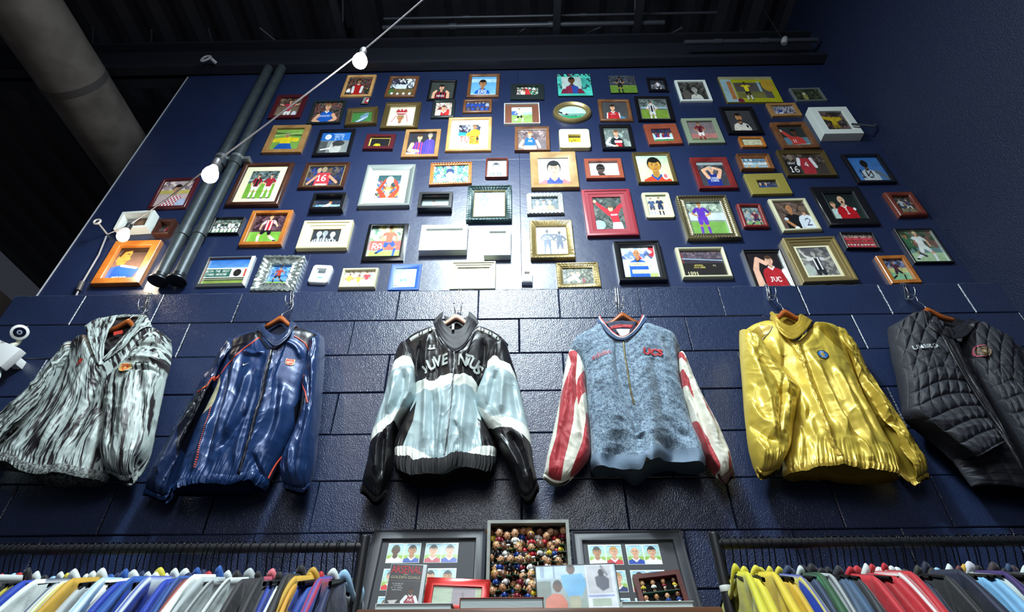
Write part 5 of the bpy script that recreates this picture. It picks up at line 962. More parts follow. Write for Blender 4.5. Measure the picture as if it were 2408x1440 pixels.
# --- 3: black, silver and white satin jacket
K = 3; yc = -.085
hanger_set(K, (703, 196), 0, (712, 178), (725, 34), 'pale pink wooden hanger in the collar of the silver and black jacket', 'chrome wire hook over the ledge holding the silver and black jacket', yc, .088, .04, pink=True)
nk = W(820 + 700 / 2.769, 670 + 240 / 2.769, yc)
t3 = thing('track_jacket', 'black, silver and white satin track jacket with arched lettering, third from the left', 'jacket', tuple(nk), 'jackets hanging below the ledge')
sat3 = mat('satin_three', attr=True, rough=.4, metal=.08, spec=.5, bump=[(22, .22, .006, (1.5, 1.5, .45)), (9, .25, .012, (1.2, 1, .5))], aniso=.3)
SIL, WHT, BLK = 'a2b6ba', 'e6eae2', '17161a'
body = Cloth(K, 'body', t3, [(350, 385), (410, 325), (480, 285), (555, 262), (590, 330), (640, 395), (690, 420), (745, 395), (800, 330), (845, 262), (930, 292), (990, 335), (1040, 390)],
    [(1040, 390), (1000, 500), (930, 600), (850, 740), (870, 860), (930, 980), (962, 1060), (960, 1130)],
    [(300, 1125), (345, 1150), (420, 1170), (480, 1150), (600, 1140), (680, 1105), (760, 1105), (850, 1130), (920, 1150), (960, 1130)],
    [(350, 385), (385, 480), (425, 600), (435, 740), (400, 830), (335, 950), (300, 1050), (300, 1125)], yc, .095, .055, sat3,
    P_(K, BLK, (WHT, [(400, 600), (470, 620), (525, 640), (560, 640), (600, 612), (700, 606), (800, 600), (830, 630), (870, 690), (850, 720), (800, 662), (720, 668), (640, 682), (570, 695), (520, 700), (430, 692), (400, 700)]),
       (SIL, [(400, 698), (430, 692), (520, 700), (570, 695), (640, 682), (720, 668), (800, 662), (850, 720), (860, 860), (900, 1035), (830, 1062), (770, 1105), (640, 1145), (540, 1145), (480, 1102), (400, 1060), (330, 1045), (400, 860), (390, 760)]),
       (BLK, [(440, 750), (330, 900), (280, 1040), (350, 1045), (420, 880)]), (BLK, [(835, 850), (870, 1060), (965, 1035), (940, 980), (870, 870)]),
       (WHT, [(280, 1035), (330, 1043), (400, 1060), (480, 1102), (545, 1142), (545, 1200), (440, 1180), (400, 1120), (280, 1100)]), (WHT, [(760, 1110), (830, 1060), (965, 1025), (965, 1090), (860, 1112), (800, 1145), (770, 1160)])),
    folds=[([(500, 560), (500, 800), (490, 1080)], .013, .02), ([(545, 690), (550, 900), (560, 1100)], .009, -.016), ([(580, 650), (600, 850), (570, 1120)], .012, .018), ([(725, 420), (760, 700), (720, 1080)], .016, .02), ([(800, 660), (830, 850), (800, 1080)], .014, -.014), ([(470, 360), (440, 470), (445, 600)], .011, -.016), ([(520, 330), (500, 480), (520, 620)], .012, .014), ([(880, 350), (880, 450), (850, 600)], .012, -.014),
           ([(655, 330), (665, 600), (650, 900), (625, 1130)], .02, .014), ([(620, 800), (600, 1000), (610, 1100)], .008, -.014), ([(690, 900), (720, 1000), (700, 1090)], .008, -.012)],
    gather=(.86, 26, .008), wr=(.005, 5, 3, 1), rise=.1, seed=3, nf=320, nt=300)
body.band('hem_band', mat('rib_knit_black', '121114', rough=.75, bump=[(300, .3, .002, (1, 1, .1))]), .058)
ls = Cloth(K, 'left_sleeve', t3, [(352, 372), (385, 380), (430, 470), (436, 560)], [(436, 560), (437, 740), (410, 800), (330, 900), (295, 1000), (275, 1200), (245, 1335)], [(90, 1295), (150, 1345), (200, 1350), (245, 1335)],
    [(352, 372), (318, 440), (296, 520), (262, 640), (225, 780), (170, 945), (148, 1020), (130, 1150), (90, 1295)], yc - .018, .075, .045, sat3,
    P_(K, BLK, (WHT, [(270, 500), (300, 488), (360, 476), (405, 484), (445, 560), (450, 600), (415, 540), (355, 545), (260, 590)]),
       (SIL, [(240, 560), (290, 555), (355, 545), (415, 540), (450, 620), (450, 740), (410, 752), (330, 812), (235, 880), (150, 935)]),
       (WHT, [(450, 735), (410, 750), (330, 812), (235, 880), (150, 935), (130, 1020), (225, 965), (300, 880), (400, 790), (450, 762)])),
    folds=[([(300, 560), (290, 700), (250, 860)], .014, .018), ([(360, 560), (350, 700), (280, 850)], .012, -.016), ([(400, 560), (400, 700), (340, 800)], .012, .014), ([(210, 960), (190, 1080), (180, 1250)], .011, .016), ([(240, 950), (220, 1100), (215, 1270)], .01, -.016), ([(265, 930), (250, 1100), (240, 1300)], .01, .01)],
    gather=(.9, 14, .006), wr=(.005, 3, 4, 1), nf=200, nb=40, rise=.06, seed=7, hrise=.12)
ls.band('cuff', mat('rib_knit_black'), .04)
rs_ = Cloth(K, 'right_sleeve', t3, [(905, 480), (930, 400), (985, 345), (1030, 400)], [(1030, 400), (1060, 500), (1090, 590), (1130, 750), (1165, 910), (1190, 1050), (1205, 1180), (1228, 1285)],
    [(1090, 1330), (1140, 1350), (1190, 1330), (1228, 1285)], [(905, 480), (880, 600), (825, 745), (850, 850), (920, 965), (985, 1080), (1035, 1200), (1090, 1330)], yc - .018, .08, .045, sat3,
    P_(K, BLK, (WHT, [(905, 500), (940, 476), (965, 480), (990, 505), (1050, 515), (1080, 560), (1095, 600), (1040, 565), (990, 560), (950, 540), (900, 545)]),
       (SIL, [(890, 545), (950, 540), (990, 560), (1040, 565), (1100, 600), (1180, 930), (1130, 905), (1050, 875), (930, 860), (835, 765), (800, 740)]),
       (WHT, [(815, 745), (835, 765), (930, 860), (1050, 875), (1130, 905), (1180, 930), (1215, 1060), (1180, 1020), (1060, 945), (940, 930), (830, 840), (800, 790)])),
    folds=[([(960, 570), (930, 720), (900, 830)], .014, -.018), ([(1010, 570), (1000, 700), (990, 860)], .014, .018), ([(1060, 600), (1080, 750), (1110, 890)], .012, -.014), ([(950, 960), (1050, 1100), (1130, 1250)], .014, .018), ([(1040, 970), (1120, 1100), (1160, 1260)], .012, -.018), ([(1120, 960), (1170, 1150), (1190, 1270)], .012, .012)],
    gather=(.9, 14, .006), wr=(.005, 3, 4, 1), nf=200, nb=40, rise=.06, seed=8, hrise=.12)
rs_.band('cuff', mat('rib_knit_black'), .04)
blacktape = mat('tape_silver', 'b4b9b4', rough=.4)
for pts in ([(562, 284), (500, 306), (445, 332), (400, 362)], [(842, 284), (898, 306), (952, 336), (1000, 380)]):
    body.strip('shoulder_tape', pts, .028, blacktape, .003)
for i, (x, y_) in enumerate([(530, 296), (470, 320), (870, 296), (922, 320), (972, 355)]):
    body.patch('shoulder_emblem', (x, y_), .02, .022, A_(('bg', '16151a'), ('ell', .5, .3, .14, .16, 'b4b9b4'), ('rect', .3, .5, .7, 1, 'b4b9b4')), 'ell', lift=.0075)
# stand collar: a leaning ring
def collar(k, t, yc, top, bot, left, right, btop, bbot, m, d=.085, seed=5, over=None):
    """stand collar in two leaves: the front one bulges over the chest, the back one stands behind the hanger"""
    sheet(k, 'collar_front', t, top, bot, left, right, lambda U, T: yc - .03 - d * np.clip(np.sin(math.pi * U), 0, 1) ** .6 + .016 * (1 - T), .007, m, n=(50, 110), wr=.0013, seed=seed, over=over)
    sheet(k, 'collar_back', t, btop, bbot, [btop[0], bbot[0]], [btop[-1], bbot[-1]], yc + .032, .005, m, n=(20, 60), wr=.001, seed=seed + 1)
collar(3, t3, yc, [(622, 204), (612, 240), (642, 276), (690, 292), (738, 279), (768, 240), (788, 206)], [(552, 262), (585, 335), (640, 400), (692, 424), (745, 397), (800, 332), (848, 262)], [(622, 204), (580, 234), (552, 262)], [(788, 206), (828, 232), (848, 262)], [(622, 195), (655, 215), (703, 240), (755, 215), (788, 195)], [(630, 300), (690, 325), (770, 300)], mat('rib_collar', '15141a', rough=.6, spec=.4, bump=[(200, .3, .002, (1, 1, .2))]), over=[body])
zipm = mat('zip_metal', '9aa0a2', rough=.3, metal=.85)
zz = body.strip('zipper', [(688, 410), (690, 500), (675, 640), (668, 750), (650, 900), (640, 1000), (625, 1120)], .007, zipm, .004, wob=.0006)
b = MB(); pz = body.pt([(686, 300)])[0]; b.rbox((-.006, -.006, -.02), (.006, 0, .012), .002); o_ = b.build('zip_pull', zipm, zz); o_.location = Vector((pz[0], yc - .112, pz[1] - .004)) - Vector(t3.location)
b = MB(); b.tube([W(820 + 690 / 2.769, 670 + 300 / 2.769, yc - .086) - np.array(t3.location), W(820 + 690 / 2.769, 670 + 418 / 2.769, yc - .112) - np.array(t3.location)], .003, 8); b.build('collar_zipper', zipm, t3, smooth=True)
silver_txt = mat('applique_silver', 'a9b0ac', rough=.45)
for ch, x, y_, a in (('J', 492, 560, .55), ('U', 540, 528, .35), ('V', 580, 505, .2), ('E', 628, 492, .06), ('N', 742, 488, -.05), ('T', 782, 498, -.18), ('U', 818, 522, -.36), ('S', 846, 562, -.6)):
    body.text('letter', ch, (x, y_), .055, silver_txt, ang=a, bold=.035, sx=.72, lift=.009)
body.patch('chest_emblem', (542, 408), .036, .026, A_(('bg', '17161a'), ('ell', .38, .25, .13, .16, 'b8bdb8'), ('ell', 1.0, .25, .13, .16, 'b8bdb8'), ('poly', [(.1, 1), (.3, .4), (.7, .75), (1.1, .4), (1.3, 1)], 'b8bdb8'), ('line', [(.0, .95), (1.38, .95)], .05, 'b8bdb8')), 'all', lift=.003)

# --- 2: navy satin jacket
K = 2; yc = -.08
hanger_set(K, (893, 205), 0, (940, 130), (965, 50), 'brown wooden hanger in the navy satin jacket', 'chrome wire hook over the ledge holding the navy satin jacket', yc, .088, .04)
t2 = thing('track_jacket', 'navy blue satin track jacket with thin orange piping and a small shield crest', 'jacket', tuple(W(340 + 890 / 2.769, 670 + 270 / 2.769, yc)), 'jackets hanging below the ledge')
sat2 = mat('satin_navy', attr=True, rough=.36, metal=.2, spec=.6, bump=[(24, .28, .006, (1.5, 1.5, .45)), (10, .3, .014, (1.2, 1, .5))])
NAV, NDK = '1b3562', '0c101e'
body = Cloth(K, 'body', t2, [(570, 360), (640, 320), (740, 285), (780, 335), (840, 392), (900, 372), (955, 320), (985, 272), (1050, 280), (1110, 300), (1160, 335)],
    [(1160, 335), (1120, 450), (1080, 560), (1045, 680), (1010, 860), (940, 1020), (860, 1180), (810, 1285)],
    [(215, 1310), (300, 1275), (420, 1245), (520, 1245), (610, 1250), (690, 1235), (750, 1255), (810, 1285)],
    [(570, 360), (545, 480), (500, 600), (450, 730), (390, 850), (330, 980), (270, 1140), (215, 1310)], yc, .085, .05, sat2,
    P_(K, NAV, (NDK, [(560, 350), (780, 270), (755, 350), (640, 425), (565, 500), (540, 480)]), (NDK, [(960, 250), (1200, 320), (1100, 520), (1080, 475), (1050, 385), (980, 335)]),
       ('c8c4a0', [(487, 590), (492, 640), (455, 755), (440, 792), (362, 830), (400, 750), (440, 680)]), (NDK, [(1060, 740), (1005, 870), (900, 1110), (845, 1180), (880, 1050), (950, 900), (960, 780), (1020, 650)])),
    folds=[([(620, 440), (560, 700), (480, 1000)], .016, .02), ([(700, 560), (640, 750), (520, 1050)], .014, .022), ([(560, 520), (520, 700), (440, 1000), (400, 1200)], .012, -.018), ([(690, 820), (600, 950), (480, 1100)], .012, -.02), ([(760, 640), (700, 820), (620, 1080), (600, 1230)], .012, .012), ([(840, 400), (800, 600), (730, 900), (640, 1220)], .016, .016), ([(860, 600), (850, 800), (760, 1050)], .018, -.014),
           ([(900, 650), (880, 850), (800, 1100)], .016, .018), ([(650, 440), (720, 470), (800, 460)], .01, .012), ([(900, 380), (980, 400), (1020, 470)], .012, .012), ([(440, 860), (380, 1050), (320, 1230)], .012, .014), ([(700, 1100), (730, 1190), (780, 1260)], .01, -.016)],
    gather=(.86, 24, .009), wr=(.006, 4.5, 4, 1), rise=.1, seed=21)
body.band('hem_band', mat('satin_navy_band', '16305c', rough=.35, metal=.2, bump=[(160, .8, .004, (1, 1, .3))]), .035)
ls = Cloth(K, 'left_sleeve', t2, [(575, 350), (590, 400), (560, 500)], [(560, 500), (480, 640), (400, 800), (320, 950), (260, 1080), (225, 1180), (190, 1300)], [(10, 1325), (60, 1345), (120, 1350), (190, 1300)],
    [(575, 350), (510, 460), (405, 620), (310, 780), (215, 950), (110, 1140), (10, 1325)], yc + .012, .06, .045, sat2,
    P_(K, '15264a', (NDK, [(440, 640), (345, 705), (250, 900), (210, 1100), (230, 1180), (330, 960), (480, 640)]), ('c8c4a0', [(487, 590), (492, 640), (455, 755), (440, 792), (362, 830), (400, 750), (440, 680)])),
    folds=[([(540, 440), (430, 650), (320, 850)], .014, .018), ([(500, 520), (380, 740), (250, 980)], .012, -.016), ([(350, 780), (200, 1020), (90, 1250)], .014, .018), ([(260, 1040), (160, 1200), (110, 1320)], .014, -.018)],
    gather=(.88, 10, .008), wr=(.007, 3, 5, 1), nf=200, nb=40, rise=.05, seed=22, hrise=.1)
ls.band('cuff', mat('satin_navy_band'), .03)
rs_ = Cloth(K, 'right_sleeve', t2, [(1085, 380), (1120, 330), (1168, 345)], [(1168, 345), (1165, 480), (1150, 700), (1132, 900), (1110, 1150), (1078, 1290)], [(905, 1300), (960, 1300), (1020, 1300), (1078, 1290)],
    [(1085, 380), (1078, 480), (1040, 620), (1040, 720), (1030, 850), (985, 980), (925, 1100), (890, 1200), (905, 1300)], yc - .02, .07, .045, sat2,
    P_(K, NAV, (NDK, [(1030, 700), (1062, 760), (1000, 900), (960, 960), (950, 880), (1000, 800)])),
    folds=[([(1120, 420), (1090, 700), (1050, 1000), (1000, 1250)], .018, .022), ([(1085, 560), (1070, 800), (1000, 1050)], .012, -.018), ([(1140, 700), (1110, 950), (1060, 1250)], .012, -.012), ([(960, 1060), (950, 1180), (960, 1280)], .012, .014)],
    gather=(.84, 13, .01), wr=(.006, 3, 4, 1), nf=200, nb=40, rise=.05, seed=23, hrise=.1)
rs_.band('cuff', mat('satin_navy_band'), .03)
orange = mat('piping_orange', 'c8482c', rough=.4)
body.strip('piping', [(755, 345), (700, 380), (640, 422), (590, 470), (545, 515), (495, 580)], .006, orange, .003)
body.strip('piping', [(975, 335), (1015, 358), (1050, 388), (1070, 430), (1080, 478)], .006, orange, .003)
ls.strip('piping', [(495, 583), (440, 640), (400, 665), (345, 702)], .006, orange, .003)
rs_.strip('piping', [(1040, 590), (1025, 650), (1045, 700), (1060, 770)], .006, orange, .003)
body.strip('piping', [(432, 795), (400, 900), (372, 1000), (345, 1100), (322, 1195)], .006, orange, .003, dash=True)
body.strip('piping', [(905, 1110), (860, 1165), (830, 1215), (806, 1262)], .006, orange, .003)
body.strip('zipper', [(850, 390), (820, 450), (790, 620), (760, 740), (700, 930), (660, 1060), (625, 1245)], .013, mat('zip_dark', '0d1222', rough=.4), .004, wob=.001)
collar(2, t2, yc, [(800, 258), (792, 296), (830, 322), (860, 330), (900, 318), (940, 288), (965, 242)], [(736, 288), (780, 342), (820, 388), (846, 402), (892, 380), (952, 330), (994, 275)], [(800, 258), (760, 268), (736, 288)], [(965, 242), (985, 252), (994, 275)], [(800, 262), (850, 248), (900, 244), (965, 244)], [(800, 340), (860, 350), (950, 320)], mat('satin_navy_collar', '16284a', rough=.38, metal=.1, spec=.6, bump=[(22, .5, .008, (1, 1, 1))]), seed=9)
body.patch('crest', (948, 507), .036, .034, A_(('bg', 'd8c890'), ('ell', .5, .42, .46, .54, 'b83c30'), ('rect', .08, .08, .95, .2, 'a82c28'), ('txt', 'ARSENAL', .52, .15, .1, 'f0e8c8'), ('line', [(.2, .5), (.8, .45)], .06, 'e0cfa0'), ('ell', .35, .6, .1, .1, 'e0cfa0')), 'shield', lift=.003)
def swoosh(a):
    m = a.poly([(.0, .35), (.12, .75), (.35, .95), (.8, .7), (2.0, .0), (.9, .48), (.5, .58), (.3, .5), (.2, .1)]); return m.reshape(a.nv, a.ss, a.nu, a.ss).mean((1, 3)) > .4
body.patch('chest_logo', (660, 521), .027, .0135, A_(('bg', 'e4e0cc')), swoosh, lift=.004, cell=.0007)

# --- 5: gold satin jacket
K = 5; yc = -.085
hanger_set(K, (395, 165), 0, (322, 82), (275, -8), 'dark brown wooden hanger in the gold jacket', 'chrome wire hook over the ledge holding the gold jacket', yc, .088, .045)
t5 = thing('track_jacket', 'shiny gold satin jacket with a round blue badge on the chest', 'jacket', tuple(W(1700 + 430 / 2.769, 670 + 260 / 2.769, yc)), 'jackets hanging below the ledge')
sat5 = mat('satin_gold', attr=True, rough=.4, metal=.3, spec=.6, bump=[(20, .25, .006, (1.5, 1.5, .45)), (9, .3, .014, (1.2, 1, .5))])
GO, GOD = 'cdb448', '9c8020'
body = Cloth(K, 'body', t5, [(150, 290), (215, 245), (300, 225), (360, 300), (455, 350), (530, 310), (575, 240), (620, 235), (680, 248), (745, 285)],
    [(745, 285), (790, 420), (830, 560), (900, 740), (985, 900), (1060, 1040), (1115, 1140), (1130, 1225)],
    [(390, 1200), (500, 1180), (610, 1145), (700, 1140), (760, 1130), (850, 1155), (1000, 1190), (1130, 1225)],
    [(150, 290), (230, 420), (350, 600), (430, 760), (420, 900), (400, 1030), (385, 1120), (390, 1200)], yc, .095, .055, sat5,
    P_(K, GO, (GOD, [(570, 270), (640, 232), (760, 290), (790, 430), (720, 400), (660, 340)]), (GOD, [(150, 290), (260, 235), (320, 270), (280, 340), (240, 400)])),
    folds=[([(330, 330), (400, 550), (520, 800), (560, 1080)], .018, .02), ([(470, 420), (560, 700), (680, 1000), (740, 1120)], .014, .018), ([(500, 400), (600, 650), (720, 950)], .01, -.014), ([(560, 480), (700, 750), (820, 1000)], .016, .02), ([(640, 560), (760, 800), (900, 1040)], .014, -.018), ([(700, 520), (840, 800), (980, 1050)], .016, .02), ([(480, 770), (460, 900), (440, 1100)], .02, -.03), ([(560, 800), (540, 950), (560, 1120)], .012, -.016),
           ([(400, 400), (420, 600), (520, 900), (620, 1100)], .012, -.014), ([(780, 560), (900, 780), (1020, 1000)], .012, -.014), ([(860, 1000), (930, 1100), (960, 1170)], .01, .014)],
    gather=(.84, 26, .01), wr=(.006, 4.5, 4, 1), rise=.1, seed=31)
body.band('hem_band', mat('satin_gold_band', 'bca040', rough=.35, metal=.4, bump=[(160, .8, .004, (1, 1, .3))]), .032)
ls = Cloth(K, 'left_sleeve', t5, [(108, 300), (160, 300), (235, 400)], [(235, 400), (310, 495), (400, 600), (488, 700), (470, 810), (450, 930), (430, 1060), (375, 1180)], [(212, 1185), (270, 1190), (330, 1190), (375, 1180)],
    [(108, 300), (112, 450), (125, 620), (140, 820), (160, 1000), (185, 1110), (212, 1185)], yc - .03, .075, .04, sat5, P_(K, GO),
    folds=[([(160, 380), (230, 600), (300, 800), (330, 1050)], .018, .022), ([(200, 420), (330, 600), (400, 780)], .014, -.016), ([(390, 600), (378, 780), (362, 1000)], .008, -.014), ([(400, 620), (420, 760), (440, 900)], .014, .014), ([(150, 700), (220, 850), (330, 960)], .012, .014), ([(170, 860), (260, 980), (360, 1040)], .014, -.018), ([(190, 1000), (240, 1060), (300, 1150)], .012, .014), ([(360, 680), (420, 720), (480, 712)], .01, -.012)],
    gather=(.88, 12, .01), wr=(.007, 3, 6, 1), nf=200, nb=40, rise=.05, seed=32, hrise=.1)
ls.band('cuff', mat('satin_gold_band'), .03)
rs_ = Cloth(K, 'right_sleeve', t5, [(715, 400), (700, 300), (745, 275)], [(745, 275), (850, 430), (945, 610), (1050, 780), (1135, 905), (1235, 1060), (1322, 1225)], [(1255, 1248), (1280, 1245), (1322, 1225)],
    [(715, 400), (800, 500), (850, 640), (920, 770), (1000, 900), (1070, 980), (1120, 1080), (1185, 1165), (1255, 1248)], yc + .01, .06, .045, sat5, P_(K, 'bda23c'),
    folds=[([(780, 400), (880, 580), (1000, 760), (1090, 900)], .014, .018), ([(860, 560), (960, 740), (1080, 940)], .012, -.016), ([(1080, 900), (1180, 1060), (1270, 1220)], .014, .018), ([(1060, 880), (1110, 920), (1160, 980)], .012, -.02), ([(1120, 1020), (1200, 1120), (1260, 1230)], .012, -.014)],
    gather=(.86, 9, .008), wr=(.008, 2.5, 7, 1), nf=200, nb=40, rise=.06, seed=33, hrise=.1)
rs_.band('cuff', mat('satin_gold_band'), .028)
collar(5, t5, yc, [(305, 182), (350, 220), (395, 252), (445, 266), (485, 240), (500, 192), (532, 225)], [(300, 232), (365, 305), (455, 356), (525, 318), (580, 242)], [(305, 182), (298, 210), (300, 232)], [(532, 225), (560, 232), (580, 242)], [(308, 186), (400, 192), (520, 205)], [(330, 270), (440, 300), (530, 280)], mat('satin_gold_collar', 'b89a38', rough=.38, metal=.4, bump=[(22, .6, .01, (1, 1, 1))]), seed=12)
navym = mat('collar_stripe_navy', '14203c', rough=.4)
for top_, bot_, lf, rg in (([(248, 205), (300, 185)], [(345, 268), (380, 268)], [(248, 205), (290, 235), (345, 268)], [(300, 185), (335, 220), (380, 268)]),
                          ([(545, 268), (600, 228)], [(520, 330), (560, 300)], [(545, 268), (530, 300), (520, 330)], [(600, 228), (585, 262), (560, 300)])):
    sheet(K, 'collar_stripe', t5, top_, bot_, lf, rg, yc - .04, .006, navym, n=(20, 12), over=[body, ls])
body.strip('zipper_placket', [(470, 350), (510, 450), (560, 600), (640, 800), (700, 980), (745, 1130)], .02, mat('satin_gold_band'), .004, wob=.0015)
body.strip('piping', [(320, 270), (300, 310), (265, 345), (240, 400)], .004, mat('piping_grey', '8c8a80', rough=.5), .003)
body.patch('badge', (648, 455), .05, .042, A_(('bg', '12161c'), ('ell', .6, .5, .5, .42, '1c5ca0'), ('ell', .6, .5, .42, .34, '1f64ac'), ('ell', .6, .5, .22, .2, 'c8a840'), ('txt', 'IM', .6, .5, .2, '2c4a60'), ('txt', 'INTER', .6, .2, .1, 'e8e8e0'), ('txt', 'MILANO', .6, .82, .1, 'e8e8e0')), 'ell', lift=.003)
body.patch('chest_logo', (405, 462), .026, .013, A_(('bg', '1c1a14')), swoosh, lift=.004, cell=.0007, ang=.15)

# --- 1: grey and black brush print drill top
K = 1; yc = -.08
hanger_set(K, (880, 235), 0, (960, 165), (1020, 62), 'orange brown wooden hanger in the black and white print top', 'chrome wire hook over the ledge holding the black and white print top', yc, .088, .04)
t1 = thing('drill_top', 'pullover jacket printed with black and white brush strokes, open stand collar, leftmost of the six', 'jacket', tuple(W(880 / 2.88, 670 + 300 / 2.88, yc)), 'jackets hanging below the ledge')
bru = mat('brush_print', attr=True, rough=.5, spec=.5, bump=[(60, .25, .003, (2, 2, 1)), (14, .35, .01, (1, 1, .5))])
def brush(fx, ft, seed, sl=0.0, dens=.52):
    def f(s, X, Z, U, T):
        a = vnoise(U * fx + sl * T * fx, T * ft, seed, 3); b_ = vnoise(U * fx * 2.6 + sl * T * fx * 2.6, T * ft * 2.2, seed + 1, 2); c = vnoise(U * fx * .25, T * ft * .5, seed + 2, 2)
        q = np.clip((a * .55 + b_ * .35 + c * .25 - dens) * 11 + .5, 0, 1); g = vnoise(U * fx * 6, T * ft * 3, seed + 3)
        return tri('1d181c', 'a9b6b4', q) * (0.75 + .4 * g[..., None])
    return f
body = Cloth(K, 'body', t1, [(490, 390), (580, 335), (635, 440), (690, 540), (770, 480), (880, 400), (1000, 285), (1080, 305), (1150, 370)],
    [(1150, 370), (1130, 540), (1080, 700), (1000, 850), (900, 1010), (820, 1130), (740, 1280)], [(-10, 1190), (60, 1170), (130, 1175), (200, 1220), (330, 1235), (450, 1225), (600, 1260), (740, 1280)],
    [(490, 390), (450, 560), (380, 720), (300, 830), (190, 950), (90, 1060), (20, 1130), (-10, 1190)], yc, .085, .05, bru, brush(62, 7, 40, -.35, .56),
    folds=[([(600, 560), (500, 760), (300, 1100)], .016, .016), ([(700, 560), (620, 800), (480, 1150)], .016, -.014), ([(760, 620), (720, 850), (600, 1150)], .016, .016), ([(450, 620), (330, 860), (120, 1130)], .016, -.014), ([(860, 560), (800, 700)], .015, .014), ([(700, 800), (700, 1000), (640, 1200)], .02, -.025)],
    gather=(.9, 20, .008), wr=(.006, 3.5, 4, 1), rise=.1, seed=41, nf=420, nt=300)
body.band('hem_band', mat('brush_band', '2c282c', rough=.6, mottle=('8c9694', 120, 2), bump=[(160, .6, .003, (1, 1, .3))]), .035)
ls = Cloth(K, 'left_sleeve', t1, [(490, 385), (506, 440), (452, 600)], [(452, 600), (375, 730), (310, 820), (190, 930), (60, 1040), (-40, 1150), (-120, 1260)], [(-300, 1190), (-250, 1230), (-180, 1260), (-120, 1260)],
    [(490, 385), (415, 480), (300, 620), (150, 790), (0, 920), (-150, 1050), (-300, 1190)], yc + .018, .06, .045, bru, brush(34, 10, 44, 0, .56), folds=[([(440, 500), (280, 720), (60, 930)], .014, .016), ([(470, 560), (300, 780), (100, 960)], .012, -.016), ([(360, 540), (400, 570), (430, 600)], .01, .012)],
    wr=(.007, 2.5, 6, 1), nf=200, nb=40, rise=.06, seed=42, gather=(.9, 10, .006), hrise=.15)
ls.band('cuff', mat('brush_band'), .04)
rs_ = Cloth(K, 'right_sleeve', t1, [(925, 470), (960, 380), (1050, 300), (1160, 378)], [(1160, 378), (1152, 520), (1120, 640), (1090, 760), (1052, 950), (1010, 1110), (930, 1235)], [(722, 1245), (790, 1262), (860, 1255), (930, 1235)],
    [(925, 470), (880, 570), (770, 640), (722, 720), (722, 900), (712, 1050), (708, 1150), (722, 1245)], yc - .035, .08, .045, bru,
    lambda s, X, Z, U, T: np.where((T < .3)[..., None], brush(9, 34, 47, 0, .56)(s, X, Z, U, T), brush(32, 7, 46, 0, .55)(s, X, Z, U, T)),
    folds=[([(880, 600), (870, 800), (830, 1100)], .016, .016), ([(960, 600), (960, 850), (930, 1150)], .014, -.014), ([(1030, 600), (1020, 850), (980, 1100)], .014, .014), ([(860, 520), (960, 500), (1120, 520)], .012, .014), ([(840, 590), (980, 570), (1110, 600)], .01, -.016), ([(900, 450), (1000, 420), (1130, 440)], .012, -.012), ([(780, 680), (760, 900), (760, 1150)], .012, -.014)],
    gather=(.9, 14, .007), wr=(.006, 3, 5, 1), nf=200, nb=40, rise=.08, seed=43, hrise=.15)
rs_.band('cuff', mat('brush_band'), .038)
ins = lambda s, X, Z, U, T: tri('1d181c', '2c2628', vnoise(U * 9, T * 9, 3))
sheet(K, 'collar_back', t1, [(575, 285), (720, 222), (850, 208), (985, 212)], [(700, 430), (760, 470), (830, 440), (880, 390)], [(575, 285), (640, 360), (700, 430)], [(985, 212), (950, 300), (880, 390)], yc + .02, .008, mat('lining_dark', attr=True, rough=.7), ins, n=(50, 50), wr=.004)
sheet(K, 'collar_leaf', t1, [(572, 278), (680, 225), (800, 205)], [(640, 470), (672, 545), (700, 490)], [(572, 278), (600, 370), (640, 470)], [(800, 205), (745, 300), (712, 400), (700, 490)], lambda U, T: yc - .06 - .02 * T + .03 * U * (1 - T), .012, bru, brush(14, 6, 51), wr=.004, over=[body], gap=.008)
sheet(K, 'collar_leaf', t1, [(940, 222), (990, 208), (1035, 292)], [(700, 500), (715, 530), (790, 480)], [(940, 222), (860, 330), (760, 440), (700, 500)], [(1035, 292), (960, 350), (880, 410), (790, 480)], lambda U, T: yc - .06 - .02 * T + .02 * (1 - T), .012, bru, brush(12, 8, 52), wr=.004, over=[body], gap=.008)
sheet(K, 'collar_rim', t1, [(720, 225), (850, 205), (985, 208)], [(735, 240), (850, 222), (975, 225)], [(720, 225), (735, 240)], [(985, 208), (975, 225)], yc + .012, .012, bru, brush(40, 3, 53), n=(12, 50))
sheet(K, 'neck_label', t1, [(765, 322), (830, 306)], [(768, 345), (835, 328)], [(765, 322), (768, 345)], [(830, 306), (835, 328)], yc + .0, .003, mat('label_red', 'c03a2c', rough=.6), n=(10, 12))
def trefoil(a):
    m = np.zeros(a.uu.shape, bool)
    for k, an in enumerate((-.9, -.45, 0, .45, .9)): m |= ((a.uu - .5 - .28 * math.sin(an)) / .12) ** 2 + ((a.vv - .5 + .22 * math.cos(an)) / .3) ** 2 < 1
    m |= (np.abs(a.vv - .78) < .05) & (np.abs(a.uu - .5) < .45); m &= ~((np.abs(a.vv - .66) < .03))
    return m.reshape(a.nv, a.ss, a.nu, a.ss).mean((1, 3)) > .5
body.patch('chest_logo', (550, 530), .04, .036, A_(('bg', 'a83228')), trefoil, lift=.009)
rs_.patch('crest', (858, 572), .05, .042, A_(('bg', 'b8b090'), ('ell', .6, .5, .5, .46, 'c8a050'), ('ell', .6, .5, .3, .34, 'b84a2c'), ('ell', .6, .5, .12, .16, 'd8b060'), ('line', [(.2, .2), (1.0, .2)], .05, 'b84a2c')), 'shield', lift=.012)
body.text('chest_lettering', 'Carla', (672, 655), .022, mat('tone_lettering', '3c3c44', rough=.6), ang=-.02, width=.075, lift=.004)

